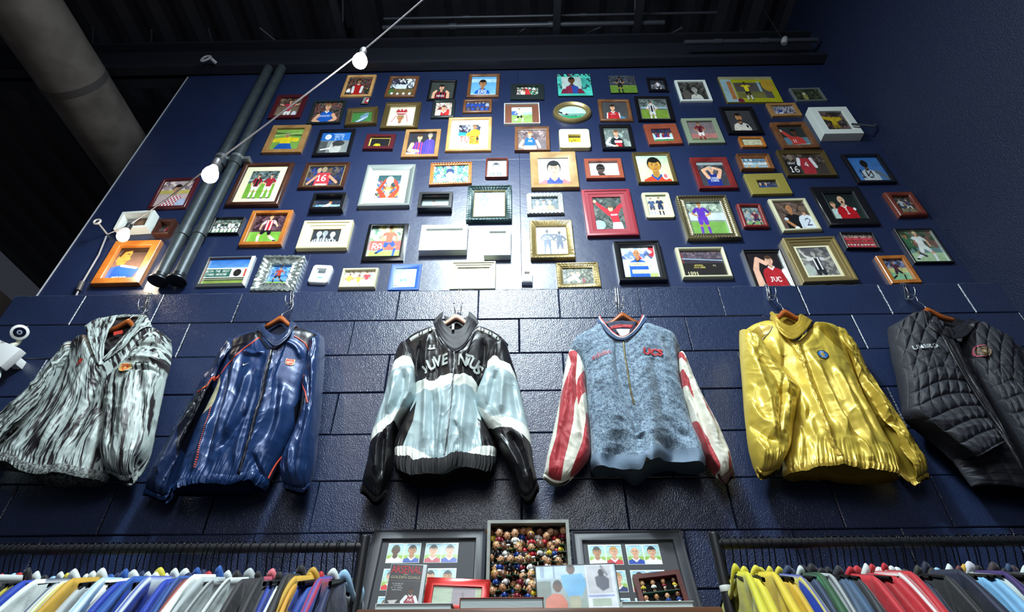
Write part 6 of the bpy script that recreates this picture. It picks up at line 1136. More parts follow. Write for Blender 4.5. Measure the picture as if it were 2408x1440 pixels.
# --- 4: denim bomber with striped sleeves
K = 4; yc = -.085
hanger_set(K, (588, 185), 0, (572, 140), (548, 12), 'orange brown wooden hanger in the denim jacket with striped sleeves', 'chrome wire hook over the ledge holding the denim jacket', yc, .088, .04)
t4 = thing('bomber_jacket', 'washed blue denim bomber jacket with wavy red and white striped sleeves', 'jacket', tuple(W(1250 + 590 / 2.77, 670 + 250 / 2.77, yc)), 'jackets hanging below the ledge')
den = mat('denim', attr=True, rough=.7, spec=.3, sheen=.2, bump=[(240, .5, .002, (1, 1, 1)), (12, .3, .01, (1, 1, .6))])
def denim(s, X, Z, U, T):
    a = vnoise(X * 330, Z * 330, 61, 2); b_ = vnoise(X * 90, Z * 90, 62, 3); return tri('405266', '8ca2b4', np.clip((a * .65 + b_ * .35 - .5) * 3 + .5, 0, 1))
body = Cloth(K, 'body', t4, [(248, 435), (262, 380), (305, 325), (380, 280), (440, 245), (510, 310), (590, 352), (665, 305), (740, 240), (840, 272), (915, 308), (950, 370), (970, 440)],
    [(970, 440), (948, 500), (958, 640), (1000, 800), (1045, 940), (1095, 1060), (1110, 1130)], [(385, 1130), (430, 1135), (520, 1105), (620, 1105), (690, 1130), (740, 1110), (820, 1060), (920, 1060), (1010, 1090), (1110, 1130)],
    [(248, 435), (335, 560), (352, 680), (362, 850), (380, 1000), (382, 1070), (385, 1130)], yc, .095, .055, den, denim,
    folds=[([(545, 380), (560, 560), (620, 760), (670, 900), (690, 1120)], .012, -.02), ([(480, 400), (520, 700), (560, 1000)], .03, .016), ([(780, 450), (840, 700), (870, 900)], .02, -.012), ([(700, 480), (760, 760), (780, 1000)], .03, .016), ([(440, 620), (470, 800), (480, 1000)], .018, -.012), ([(850, 340), (900, 420), (940, 520)], .016, -.014), ([(700, 980), (720, 1040), (715, 1120)], .016, -.03), ([(480, 1080), (640, 1070)], .014, -.006), ([(780, 1030), (950, 1040)], .014, -.006), ([(850, 850), (950, 950), (1060, 1000)], .016, -.012)],
    wr=(.005, 3, 5, 1), rise=.1, seed=61, hem=lambda U, T: .042 * np.clip((T - .75) / .25, 0, 1) ** 1.5 * np.cos(U * 2 * math.pi * 2 + .2))
body.band('hem_band', mat('denim_band', attr=True, rough=.7, bump=[(300, .5, .002, (1, 1, 1))]), .055, '66798e', out=.006)
lin = Cloth(K, 'lining', t4, [(300, 500), (600, 400), (930, 500)], [(930, 500), (1000, 800), (1095, 1125)], [(400, 1140), (520, 1110), (690, 1130), (740, 1115), (920, 1070), (1095, 1125)], [(300, 500), (370, 800), (400, 1140)], yc + .012, .035, .03, mat('lining_beige', 'a8a698', rough=.8), None, nf=80, nb=40, nt=60, wr=(.002, 2.5, 3, 1), seed=63, hem=lambda U, T: .042 * np.clip((T - .75) / .25, 0, 1) ** 1.5 * np.cos(U * 2 * math.pi * 2 + .2))
RD, CRM = 'a3222c', 'dad8c8'
cot = mat('striped_cotton', attr=True, rough=.6, sheen=.2, bump=[(30, .3, .006, (1.5, 1, .6))])
ls = Cloth(K, 'left_sleeve', t4, [(247, 425), (300, 430), (345, 560)], [(345, 560), (352, 680), (368, 850), (378, 1000), (378, 1120), (330, 1190), (275, 1250)], [(80, 1235), (140, 1250), (210, 1258), (275, 1250)],
    [(247, 425), (215, 560), (182, 760), (142, 950), (102, 1120), (80, 1235)], yc - .005, .065, .045, cot,
    P_(K, CRM, (RD, [(240, 415), (302, 415), (292, 520), (287, 610), (302, 700), (278, 790), (270, 900), (240, 1040), (212, 1150), (192, 1270), (105, 1270), (118, 1120), (158, 1000), (178, 850), (190, 700), (232, 600), (258, 520), (243, 440)]),
       (RD, [(345, 555), (365, 700), (345, 705), (318, 745), (304, 790), (290, 690), (300, 620)]), (RD, [(355, 830), (400, 850), (400, 1120), (350, 1140), (300, 1210), (282, 1275), (240, 1265), (290, 1130), (328, 1030), (350, 900)])),
    folds=[([(290, 520), (295, 700), (330, 900), (340, 1050)], .012, -.018), ([(240, 560), (200, 850), (150, 1150)], .018, .016), ([(320, 720), (350, 900), (360, 1050)], .012, .012), ([(200, 900), (180, 1050), (170, 1200)], .014, -.01)],
    wr=(.005, 2.5, 5, 1), nf=200, nb=40, seed=64, gather=(.92, 9, .006), hrise=.12)
ls.band('cuff', cot, .022, CRM)
rs_ = Cloth(K, 'right_sleeve', t4, [(945, 500), (955, 440), (975, 435)], [(975, 435), (1010, 530), (1062, 650), (1122, 780), (1182, 880), (1232, 980), (1272, 1085), (1305, 1195)], [(1212, 1232), (1260, 1225), (1305, 1195)],
    [(945, 500), (960, 620), (985, 750), (1020, 840), (1055, 960), (1110, 1090), (1155, 1160), (1212, 1232)], yc - .005, .06, .045, cot,
    P_(K, CRM, (RD, [(950, 430), (975, 430), (1022, 540), (990, 510), (955, 470)]), (RD, [(940, 545), (985, 560), (1020, 620), (1060, 740), (1010, 670), (955, 640)]), (RD, [(970, 700), (990, 740), (1030, 790), (1042, 830), (990, 800)]),
       (RD, [(1100, 735), (1140, 780), (1215, 940), (1180, 900), (1130, 830)]), (RD, [(1000, 830), (1040, 850), (1100, 930), (1148, 990), (1175, 1060), (1230, 1180), (1230, 1250), (1150, 1180), (1050, 1000)]), (RD, [(1275, 1080), (1330, 1180), (1310, 1230), (1285, 1180)])),
    folds=[([(990, 560), (1060, 750), (1140, 980), (1200, 1150)], .01, -.018), ([(1040, 620), (1130, 830), (1220, 1050)], .016, .016), ([(1000, 760), (1070, 920), (1150, 1100)], .014, .012)],
    wr=(.005, 2.5, 5, 1), nf=200, nb=40, seed=65, gather=(.92, 8, .006), hrise=.12)
rs_.band('cuff', mat('cuff_brown', '4a3230', rough=.6, bump=[(20, .6, .01, (1, 1, .5))]), .05)
OUT = np.array([(418, 262), (470, 308), (530, 352), (592, 362), (640, 348), (700, 302), (750, 250)], float); INN = np.array([(440, 232), (487, 272), (542, 316), (594, 338), (646, 314), (688, 272), (710, 228)], float)
for q0, q1, nm, mm in ((0, .58, 'collar_band', mat('rib_navy', '2c4468', rough=.7)), (.58, .82, 'collar_stripe', mat('collar_white', 'd8dcd8', rough=.6)), (.82, 1.0, 'collar_stripe', mat('collar_red', 'a82c34', rough=.6))):
    a_ = [tuple(v) for v in OUT * (1 - q0) + INN * q0]; c_ = [tuple(v) for v in OUT * (1 - q1) + INN * q1]
    sheet(K, nm, t4, a_, c_, [a_[0], c_[0]], [a_[-1], c_[-1]], lambda U, T: yc - .012 - .092 * np.clip(np.sin(math.pi * U), 0, 1) ** .45, .008, mm, n=(14, 100), wr=.0005, over=[body], gap=.006 + .004 * q0)
sheet(K, 'neck_lining', t4, [(480, 250), (580, 235), (690, 240)], [(570, 345), (600, 348), (640, 342)], [(480, 250), (525, 300), (570, 345)], [(690, 240), (665, 290), (640, 342)], yc - .05, .004, mat('neck_blue', '1c2a44', rough=.7), n=(24, 24))
sheet(K, 'back_collar', t4, [(510, 272), (580, 258), (665, 262)], [(515, 292), (590, 280), (655, 285)], [(510, 272), (515, 292)], [(665, 262), (655, 285)], yc - .072, .006, mat('collar_red', 'a82c34', rough=.6), n=(10, 24))
sheet(K, 'size_label', t4, [(545, 290), (645, 288)], [(580, 340), (632, 338)], [(545, 290), (580, 340)], [(645, 288), (632, 338)], yc - .074, .003, mat('label_white', 'c8ccc8', rough=.7), n=(10, 12))
body.strip('zipper', [(592, 352), (605, 440), (622, 540), (640, 660), (668, 780)], .008, mat('zip_brass', '6c6448', rough=.4, metal=.6), .003)
red_txt = mat('embroidery_red', 'b8343a', rough=.6)
body.text('chest_lettering', 'adidas', (452, 452), .024, red_txt, ang=.18, width=.082, lift=.004, shear=.2)
body.text('chest_lettering', 'UCS', (790, 440), .034, red_txt, ang=-.06, width=.085, bold=.05, lift=.004, shear=.1)

# --- 6: black quilted jacket
K = 6; yc = -.1
hanger_set(K, (345, 200), 0, (255, 128), (195, 42), 'reddish brown wooden hanger in the quilted jacket', 'chrome wire hook over the ledge holding the quilted jacket', yc, .088, .04)
t6 = thing('quilted_jacket', 'charcoal quilted jacket with a round red edged badge, rightmost of the six', 'jacket', tuple(W(2048 + 430 / 2.667, 650 + 270 / 2.667, yc)), 'jackets hanging below the ledge')
qm = mat('quilt_nylon', '2b2c33', rough=.6, spec=.3, bump=[(70, .3, .004, (1, 1, 1)), (18, .4, .01, (1, 1, 1))])
def quilt(ax, bx, amp, sl=0.0):
    def f(U, T):
        a = U * ax + sl * T; b_ = T * bx + sl * .3 * U; d_ = amp * (np.minimum(np.abs(np.sin(math.pi * (a))), np.abs(np.sin(math.pi * (b_)))) ** .55 - .7)
        return d_
    return f
def qd(U, T):   # diamonds high up, squares lower down
    g = np.clip((T - .3) * 4, 0, 1); a = U * 9; b_ = T * 11
    d1 = np.minimum(np.abs(np.sin(math.pi * (a * .55 + b_ * .55))), np.abs(np.sin(math.pi * (a * .55 - b_ * .55)))) ** .5; d2 = np.minimum(np.abs(np.sin(math.pi * (a + b_ * .12))), np.abs(np.sin(math.pi * (b_ + .25 * U)))) ** .5
    return .013 * ((1 - g) * d1 + g * d2 - .7)
lowb = Cloth(K, 'lower_body', t6, [(420, 1000), (700, 900), (1000, 900), (1300, 950)], [(1300, 950), (1400, 1200), (1500, 1420)], [(630, 1320), (900, 1320), (1200, 1380), (1500, 1420)], [(420, 1000), (480, 1110), (550, 1210), (630, 1320)], yc + .03, .04, .03, qm, None, wr=(.006, 2.5, 6, 1), nf=120, nb=30, nt=120, seed=70, hem=lambda U, T: quilt(7, 6, .012)(U, T))
lf = Cloth(K, 'left_panel', t6, [(108, 322), (170, 285), (250, 235), (330, 230), (440, 330), (500, 410)], [(500, 410), (560, 540), (640, 680), (700, 800), (760, 920), (800, 1072)], [(600, 1145), (680, 1122), (740, 1095), (800, 1072)],
    [(108, 322), (130, 470), (165, 620), (195, 780), (214, 870), (320, 955), (430, 1025), (520, 1095), (600, 1145)], yc - .01, .09, .06, qm, None, wr=(.005, 2.5, 5, 1), nf=220, nb=40, nt=260, seed=71, rise=.04, hem=qd)
rt = Cloth(K, 'right_panel', t6, [(480, 400), (560, 330), (650, 280), (760, 345), (860, 420)], [(860, 420), (920, 560), (1020, 760), (1150, 980), (1300, 1250)], [(960, 1230), (1080, 1260), (1200, 1270), (1300, 1250)],
    [(480, 400), (580, 570), (700, 760), (820, 960), (960, 1230)], yc, .09, .06, qm, None, wr=(.005, 2.5, 5, 1), nf=220, nb=40, nt=260, seed=72, rise=.04, hem=qd)
rs_ = Cloth(K, 'right_sleeve', t6, [(700, 340), (760, 350), (850, 390), (960, 520)], [(960, 520), (1100, 720), (1300, 950), (1450, 1150)], [(1250, 1250), (1350, 1220), (1450, 1150)], [(700, 340), (850, 560), (1050, 900), (1250, 1250)], yc + .03, .06, .045, qm, None, wr=(.005, 2.5, 5, 1), nf=120, nb=30, nt=160, seed=73, hem=lambda U, T: quilt(4, 10, .012)(U, T))
qdk = mat('quilt_dark', '1c1b20', rough=.5, bump=[(30, .5, .01, (1, 1, 1))])
collar(6, t6, yc, [(262, 232), (330, 285), (400, 322), (470, 335), (545, 318), (600, 285)], [(250, 250), (335, 325), (430, 378), (525, 398), (600, 375), (655, 290)], [(262, 232), (252, 240), (250, 250)], [(600, 285), (630, 284), (655, 290)], [(290, 228), (400, 236), (500, 248), (600, 282)], [(320, 320), (440, 360), (590, 340)], qdk, d=.07, seed=14, over=[lf, rt])
sheet(K, 'zip_flap', t6, [(430, 360), (520, 400)], [(840, 1000), (960, 1230)], [(430, 360), (560, 600), (720, 850), (840, 1000)], [(520, 400), (640, 640), (800, 900), (960, 1230)], yc - .105, .012, qdk, n=(90, 20), wr=.003)
lf.text('chest_lettering', 'UMBRO', (335, 446), .02, mat('lettering_grey', 'a8acb0', rough=.5), width=.095, bold=.02, lift=.011)
rt.patch('badge', (695, 472), .058, .062, A_(('bg', 'a83a4c'), ('ell', .58, .5, .5, .44, '18140f'), ('ell', .58, .5, .38, .33, '6a4a24'), ('ell', .58, .5, .3, .25, '1c1712'), ('ell', .58, .5, .18, .18, '8a6a3c'), ('ell', .58, .5, .08, .1, 'a8a094')), 'ell', ang=-.35, lift=.008)
# ------------------------------------------------------------------ clothes rails
YR, ZR, ZN = -0.30, 1.897, 1.806
rail_m = mat('rail_black', '15151a', rough=.45, bump=[(200, .15, .001, (1, 1, 1))]); hang_m = mat('hanger_black_plastic', '0e0e12', rough=.35, spec=.6); hook_m = mat('hook_black_wire', '17171b', rough=.25, metal=.7)
shirt_m = mat('jersey_cloth', attr=True, rough=.62, spec=.35, sheen=.15, bump=[(18, .35, .01, (1, 1, 1)), (420, .12, .001, (1, 1, 1))])
def garment_rail(x0, x1, post_x, label):
    t = thing('clothes_rail', label, 'clothes rail', (post_x, YR, 0))
    b = MB(); b.tube([(x0 - post_x, 0, ZR), (x1 - post_x, 0, ZR)], .0155, 20); b.build('rail', rail_m, t, smooth=True)
    for i, px in enumerate((post_x, x0 if abs(x0 - post_x) > .5 else x1)):
        b = MB(); b.tube([(px - post_x, 0, .06), (px - post_x, 0, ZR + .03)], .0165, 20); b.lathe([(.0165, ZR + .028), (.015, ZR + .034), (.001, ZR + .036)], (px - post_x, 0, 0)); b.build('post', rail_m, t, smooth=True)
        b = MB(); b.rbox((px - post_x - .02, -.28, 0), (px - post_x + .02, .28, .06), .006); b.build('foot', rail_m, t, smooth=True)
    return t
xl = W(855, 1290, YR)[0]; xr = W(1683, 1280, YR)[0]
r1 = garment_rail(W(-190, 1290, YR)[0], xl, xl, 'black tube clothes rail standing at the left, packed with shirts on hangers')
r2 = garment_rail(xr, W(2600, 1280, YR)[0], xr, 'black tube clothes rail standing at the right, packed with shirts on hangers')
b = MB(); b.lathe([(.0172, 0), (.0178, .001), (.0178, .017), (.0172, .018)], (0, 0, W(1702, 1386, YR)[2] - .009)); b.build('size_sticker', mat('label_white'), r2, smooth=True)

def make_hanger():
    t = thing('clothes_hanger', '', 'hanger')
    b = MB(); pts = [(0, .016, -.012), (0, .0185, .002), (0, .013, .016), (0, 0, .0205), (0, -.014, .015), (0, -.0195, .0), (0, -.0185, -.02), (0, -.014, -.038), (0, -.005, -.058), (0, 0, -.072), (0, 0, -.092)]
    b.tube(spline(np.array(pts), 34), .0019, 8); b.build('hook', hook_m, t, smooth='all')
    b = MB(); V = []
    for i in range(-16, 17):
        q = i / 16; s_ = q * .205; z = -.091 - .055 * abs(q) ** 1.1; h = .011; V.append([(-.0045, s_, z - h), (-.0045, s_, z - .001), (0, s_, z + .001), (.0045, s_, z - .001), (.0045, s_, z - h), (0, s_, z - h - .001)])
    o = grid_mesh('arm', np.array(V), hang_m, t, wrap=True)
    return t
HP = make_hanger()
def copy_tree(o, parent=None):
    c = o.copy(); COL.objects.link(c)
    if parent: c.parent = parent
    for ch in list(o.children): copy_tree(ch, c)
    return c
def make_shirt(side, main, collar, sleeve, stripe, seed, cname):
    """side +1: the near face looks to +x"""
    rs = np.random.RandomState(seed); S_ = np.r_[np.linspace(-.285, -.20, 12), np.linspace(-.193, .193, 44), np.linspace(.2, .285, 12)]; n = len(S_)
    K_ = 10; ks = np.concatenate([np.linspace(1, 0, K_) ** 1.0, -np.linspace(0, 1, K_ + 1)[1:]])   # 1 near bottom .. 0 ridge .. -1 far bottom
    V = np.zeros((n, len(ks), 3)); C_ = np.zeros((n, len(ks), 3)); ph = rs.rand(4) * 6
    mc, sc, stc = srgb(main), srgb(sleeve), (srgb(stripe) if stripe else None)
    for i, s in enumerate(S_):
        a = abs(s); neck = a < .092
        top = -.083 - .055 * (min(a, .2) / .205) ** 1.1 - (max(0, a - .2) / .085) ** 1.25 * .13
        bot = -.72 if a < .2 else -.36 - .02 * math.sin(a * 80)
        nz = math.sqrt(max(0, 1 - (a / .092) ** 2)) if neck else 0
        for j, k in enumerate(ks):
            dp = (abs(k)) ** 1.6; tp = top - (.075 * nz if (k * side > 0) == True else .03 * nz) + (.012 * (1 - nz) if neck else 0)
            if k == 0: tp = top - .075 * nz
            z = tp + (bot - tp) * dp
            th = .0095 * min(1, (abs(k) * 6) ** .5) + .0035 * math.sin(s * 34 + ph[0] + dp * 7) * min(1, dp * 7) + .002 * math.sin(s * 71 + ph[1] + dp * 15) * min(1, dp * 9) + (.004 * nz)
            V[i, j] = ((th + .003 * max(0, dp - .2)) * (1 if k > 0 else -1 if k < 0 else 0) + .004 * math.sin(s * 9 + ph[2]), s, z)
            c = sc if a > .175 else mc
            if stc is not None and .075 < a < .285 and abs(k) < .20 and (abs(k) > .07): c = stc
            C_[i, j] = c * (1 + .06 * math.sin(s * 60 + k * 9))
    i_, j_ = np.meshgrid(np.arange(n - 1), np.arange(len(ks) - 1), indexing='ij'); mid = K_ - 1
    keep = ~((np.abs((S_[:-1] + S_[1:]) / 2)[:, None] < .084) & ((j_ == mid) | (j_ == mid - 1) | (j_ == mid + 1)))
    t = thing('football_shirt', '', 'shirt'); grid_mesh('shirt_body', V, shirt_m, t, C_, keep=keep)
    cc = srgb(collar); L = []       # collar band: near half low, far half high
    for q in np.linspace(0, 2 * math.pi, 89):
        s = .092 * math.cos(q); nr = math.sin(q); dip = .075 if nr > 0 else .03; chg = .014 + (seed % 3) * .003; x = (.016 + .0025 * (seed % 4)) * (1 if nr > 0 else -1) * side * (1 - abs(math.cos(q)) ** 7) ** .5; z = -.077 - .055 * (abs(s) / .205) ** 1.1 - dip * abs(nr) ** 1.6; hgt = chg; L.append([(x, s, z - .008), (x * 1.15, s * 1.05, z + .003), (x * 1.12, s * 1.04, z + hgt * .7), (x * .98, s * 1.0, z + hgt), (x * .82, s * .96, z + hgt * .9), (x * .75, s * .94, z - .006)])
    L = np.array(L); grid_mesh('collar', L, shirt_m, t, np.broadcast_to(cc, L.shape).copy(), wrap=True)
    return t
ORD = 'first second third fourth fifth sixth seventh eighth ninth tenth eleventh twelfth thirteenth fourteenth fifteenth sixteenth seventeenth eighteenth nineteenth twentieth'.split()
TENS = {20: 'twenty', 30: 'thirty', 40: 'forty', 50: 'fifty'}
def ordn(n):
    if n <= 20: return ORD[n - 1]
    t_ = n // 10 * 10; return (TENS[t_][:-1] + 'ieth') if n == t_ else TENS[t_] + '-' + ORD[n - t_ - 1]
HL = [-45, -30, -14, 3] + [v / 5.473 for v in (90, 165, 240, 300, 375, 505, 605, 665, 785, 865, 965, 1050, 1130, 1225, 1325, 1410, 1480, 1575, 1670, 1750, 1830, 1920, 2000, 2085, 2180, 2285, 2365)] + \
     [430 + v / 5.473 for v in (20, 105, 185, 285, 335, 430, 510, 620, 680, 760, 880, 1000, 1125, 1190, 1320, 1420, 1510, 1600, 1700, 1820, 1885, 1990, 2020, 2100, 2220)]
HR = [1660 + v / 6.17 for v in (250, 365, 470, 560, 675, 780, 880, 965, 1130, 1190, 1290, 1405, 1510, 1625, 1770, 1855, 1955, 2050, 2155, 2245)] + \
     [2020 + v / 6.2 for v in (25, 130, 265, 370, 495, 590, 625, 760, 915, 1010, 1120, 1215, 1335, 1405, 1545, 1650, 1700, 1830, 1955, 2070, 2215, 2325, 2440, 2540)]
# name, main, collar, sleeve, stripe
BLU, ROY, NVY, WH, YL, GD, BK, RE, MR, SK, GY, SL = '1c4f9c', '1238a0', '15204a', 'd3dcda', 'c6ba38', 'bd9430', '1d1c20', 'b0202c', '5a1c30', '8fb8d8', 'a8b0b2', '3c5068'
LS = [('grey', SL, SK, SL, None), ('maroon', MR, MR, SK, None), ('pale blue', SK, SK, SK, MR), ('maroon', MR, SK, MR, None), ('dark slate', SL, SL, SL, None), ('blue', BLU, BLU, BLU, YL), ('green', '1c5a3a', BK, '1c5a3a', None), ('black', BK, BLU, BK, RE), ('dark grey', '2c3034', RE, '2c3034', '1c6a40'),
      ('blue', '1c62a8', RE, '1c62a8', None), ('maroon', MR, SK, MR, None), ('maroon', '6a2034', RE, MR, None), ('white', WH, BK, WH, BK), ('black', BK, WH, BK, None), ('bright yellow', YL, BK, YL, BK), ('blue', ROY, SK, ROY, None), ('royal blue', ROY, BK, BLU, WH), ('royal blue', ROY, WH, ROY, None),
      ('mid blue', BLU, YL, BLU, WH), ('navy', NVY, WH, WH, WH), ('navy', NVY, WH, NVY, WH), ('white', WH, WH, WH, YL), ('amber', GD, WH, GD, None), ('silver grey', GY, BLU, GY, None), ('white', WH, NVY, WH, SK), ('pale blue', SK, BLU, SK, WH), ('black', BK, BLU, BK, WH), ('white', WH, WH, WH, None),
      ('white', 'dfe4dc', NVY, 'dfe4dc', None), ('blue', ROY, WH, ROY, None), ('royal blue', ROY, WH, ROY, BLU), ('deep blue', BLU, YL, BLU, None), ('navy', NVY, WH, ROY, YL), ('royal blue', ROY, WH, ROY, WH), ('royal blue', ROY, WH, ROY, None), ('blue', BLU, NVY, BLU, None), ('mid blue', '2454a0', BLU, '2454a0', NVY),
      ('orange', 'b84a24', NVY, NVY, NVY), ('navy', '1f2030', RE, '1f2030', 'c04a28'), ('white', WH, WH, WH, BLU), ('white', 'dce2de', BLU, 'dce2de', None), ('silver grey', GY, WH, GY, None), ('grey', '8c9698', BK, GY, BK), ('white', WH, GY, WH, BK), ('charcoal', '26262a', BK, '26262a', None), ('pink', 'b84a62', 'd8707c', BK, BK),
      ('black', BK, BK, BK, None), ('blue and white', 'b8c8dc', NVY, ROY, NVY), ('white', WH, '3c90d0', WH, None), ('black', BK, BK, BK, None), ('amber', 'c8922c', GD, 'c8922c', None), ('amber', GD, GD, GD, None), ('royal blue', '1a3a8c', RE, '1a3a8c', None), ('royal blue', '1c3f90', '2c4f90', '1c3f90', None), ('blue', '23489c', WH, '23489c', RE), ('navy', NVY, SK, NVY, None)]
RS_ = [('lime yellow', 'c2bc2c', 'c8c230', 'c2bc2c', None), ('lime yellow', 'ccc034', 'ccc034', 'ccc034', None), ('yellow', 'cdb42c', 'd2c83c', 'cdb42c', None), ('amber', GD, YL, GD, None), ('yellow', 'c8a42c', YL, 'c8a42c', None), ('blue', ROY, YL, ROY, YL), ('slate blue', '2c3c58', '2c3c58', '2c3c58', None), ('navy', NVY, '2c3c58', NVY, None), ('black', BK, WH, BK, '2f7a50'), ('dark green', '1f4a2c', BK, '1f4a2c', None),
       ('silver', GY, BK, GY, BK), ('black', '26272c', BK, SL, None), ('slate blue', '34506e', BK, '34506e', None), ('charcoal', '2a2d33', '2a2d33', '2a2d33', None), ('red', RE, RE, RE, None), ('red', 'a01c24', 'b8242c', 'a01c24', None), ('red', RE, WH, RE, None), ('red', RE, RE, RE, WH), ('red', 'b8242c', WH, 'b8242c', None), ('red', RE, WH, WH, WH),
       ('red', 'a01c24', RE, RE, None), ('red', 'b8242c', WH, RE, WH), ('white', 'c8ccc4', WH, 'c8ccc4', RE), ('navy', '151c34', '2a2d33', '151c34', None), ('charcoal', '201f22', '34332f', '201f22', None), ('navy', '151c34', '151c34', '151c34', None), ('black', BK, '2c2824', BK, 'a03038'), ('white', 'b8cccc', SK, 'b8cccc', None), ('sky blue', '6fa4cc', WH, '6fa4cc', None), ('sky blue', '7cb0d4', '5a2c30', '7cb0d4', None), ('white', 'b4c0bc', GD, 'b4c0bc', None),
       ('purple', '33205c', 'c8c8d0', '33205c', None), ('navy', NVY, BK, NVY, None), ('black', BK, WH, BK, RE), ('black', '241f22', '3a3036', '241f22', None), ('indigo', '2c3068', BK, '2c3068', None), ('slate blue', '2f4462', '2f4462', '2f4462', None), ('indigo', '32366c', '3c2830', '32366c', None), ('maroon', MR, WH, MR, WH), ('navy', NVY, SL, NVY, None), ('slate blue', '3a5470', SL, SL, None), ('navy', NVY, NVY, NVY, None), ('red', RE, BK, RE, None), ('navy', NVY, WH, NVY, None)]
def fill(xs_, data, side, where):
    n = len(xs_); rs = random.Random(side + 5)
    for i, px in enumerate(xs_):
        x = W(px, 1284, YR - .015)[0]; nm, mn, co, sl, st = data[i % len(data)]
        pos = (n - i) if side > 0 else (i + 1)
        rot = R(6 * math.sin(i * .55 + side) + 2.5 * math.sin(i * 1.3) + rs.uniform(-.8, .8))
        h = copy_tree(HP); h.location = (x, YR, ZR); h.rotation_euler = (0, 0, rot); h['label'] = 'black hanger of the %s shirt, %s from the post of the %s rail' % (nm, ordn(pos), where); h['group'] = 'black hangers on the %s rail' % where
        s_ = make_shirt(side, mn, co, sl, st, i + 100, nm); s_.location = (x, YR + rs.uniform(-.012, .012), ZR + rs.uniform(-.009, .0)); s_.rotation_euler = (R(rs.uniform(-4, 4)), 0, rot + R(rs.uniform(-.8, .8)))
        s_['label'] = '%s shirt, %s from the post of the %s rail' % (nm, ordn(pos), where); s_['group'] = 'shirts hanging on the %s rail' % where
fill(HL, LS, 1, 'left'); fill(HR, RS_, -1, 'right')
for o in list(HP.children): bpy.data.objects.remove(o)
bpy.data.objects.remove(HP)
# ------------------------------------------------------------------ display shelf and what stands on it
ZS = 1.697; YS = -.42
xa, xb = W(836, 1440, YS)[0], W(1700, 1428, YS)[0]
t = thing('display_table', 'tall brown wooden display table under the small pictures and books', 'table', ((xa + xb) / 2, YS, 0)); hw = (xb - xa) / 2
twood = mat('table_wood', rough=.45, wood=('4a2c1a', '6e452b', (.35, 1, 1)), coat=.2)
b = MB(); b.rbox((-hw, 0, ZS - .045), (hw, .40, ZS), .008); b.build('tabletop', twood, t, smooth=True)
for sx in (-1, 1):
    for y0 in (.03, .33): b = MB(); b.rbox((sx * (hw - .05) - .02, y0, 0), (sx * (hw - .05) + .02, y0 + .04, ZS - .045), .003); b.build('leg', twood, t, smooth=True)
b = MB(); b.rbox((-hw + .05, .05, ZS - .12), (hw - .05, .35, ZS - .045), .003); b.build('apron', twood, t, smooth=True)

CP = {'h': (860, 1210, 6.02), 'i': (1240, 1210, 5.473)}; CR.update(CP)
def stand(name, label, cat, key, tl, tr, ytop, lean, group=None, roll_ok=True):
    """root with local x along the top edge, z up the face and y into the room's wall; returns root, width, height down to the table"""
    ox, oy, s = CR[key]; a, b_ = W(ox + tl[0] / s, oy + tl[1] / s, ytop), W(ox + tr[0] / s, oy + tr[1] / s, ytop)
    ux = (b_ - a); wd = np.linalg.norm(ux); ux /= wd
    if not roll_ok: ux = np.array([1., 0, 0])
    up0 = np.array([0, math.sin(lean), math.cos(lean)]); up = up0 - ux * np.dot(up0, ux); up /= np.linalg.norm(up); yy = np.cross(up, ux)
    c = (a + b_) / 2; zl = min(a[2], b_[2]) - abs(ux[2]) * 0; hg = ((c[2] - ZS) - abs(ux[2]) * wd / 2) / up[2]
    bot = c - up * hg
    t = thing(name, label, cat, (0, 0, 0), group); m_ = Matrix.Identity(4)
    for i in range(3): m_[i][0] = ux[i]; m_[i][1] = yy[i]; m_[i][2] = up[i]; m_[i][3] = bot[i]
    t.matrix_world = m_; return t, wd, hg
def shift(o, dz): o.location.z += dz; return o
def card_draw(bgc, skin, hair, shirt, bald=False):
    return A_(('bg', '9cc8dc', 'b8cc78'), ('band', .62, 1.01, '8fb048'), ('rect', 0, 0, 1, .045, 'dfe6e2'), ('rect', .12, .05, .65, .09, '5a90b8'), ('bust', .38, .36, .235, skin, hair, shirt, 'e8e8e8', {'bald': bald}))
frm_d = mat('frame_charcoal', '3a3c42', rough=.5); frm_in = mat('mount_charcoal', '34363b', rough=.7)
def card_frame(label, tl, tr, key, cards):
    t, wd, hg = stand('card_frame', label, 'picture frame', key, tl, tr, -.035, R(17), None, False)
    cz = hg / 2; fr = moulding(wd, hg, [(0, -.012), (0, .014), (.004, .017), (.01, .012), (.013, .014), (.036, .013), (.039, .006), (.04, .002)], frm_d, t); shift(fr, cz)
    b = MB(); b.box((-wd / 2 + .01, -.002, .01), (wd / 2 - .01, .010, hg - .01)); b.build('mount_board', frm_in, t)
    for r_, c_, dr in cards:
        x = (-.128, -.068, .008, .068)[c_] + .012; z = hg - .088 - r_ * .098; o = print_mesh(.056, .074, dr, t, -.0035, 11 + r_ * 4 + c_, 'player_card', mt=gloss_print, cell=.0011, off=(x, z))
        b = MB(); b.rbox((x - .030, -.003, z - .039), (x + .030, -.001, z + .039), .0009); b.build('card_border', mat('card_white', 'd4dcd8', rough=.5), t)
cd = card_draw
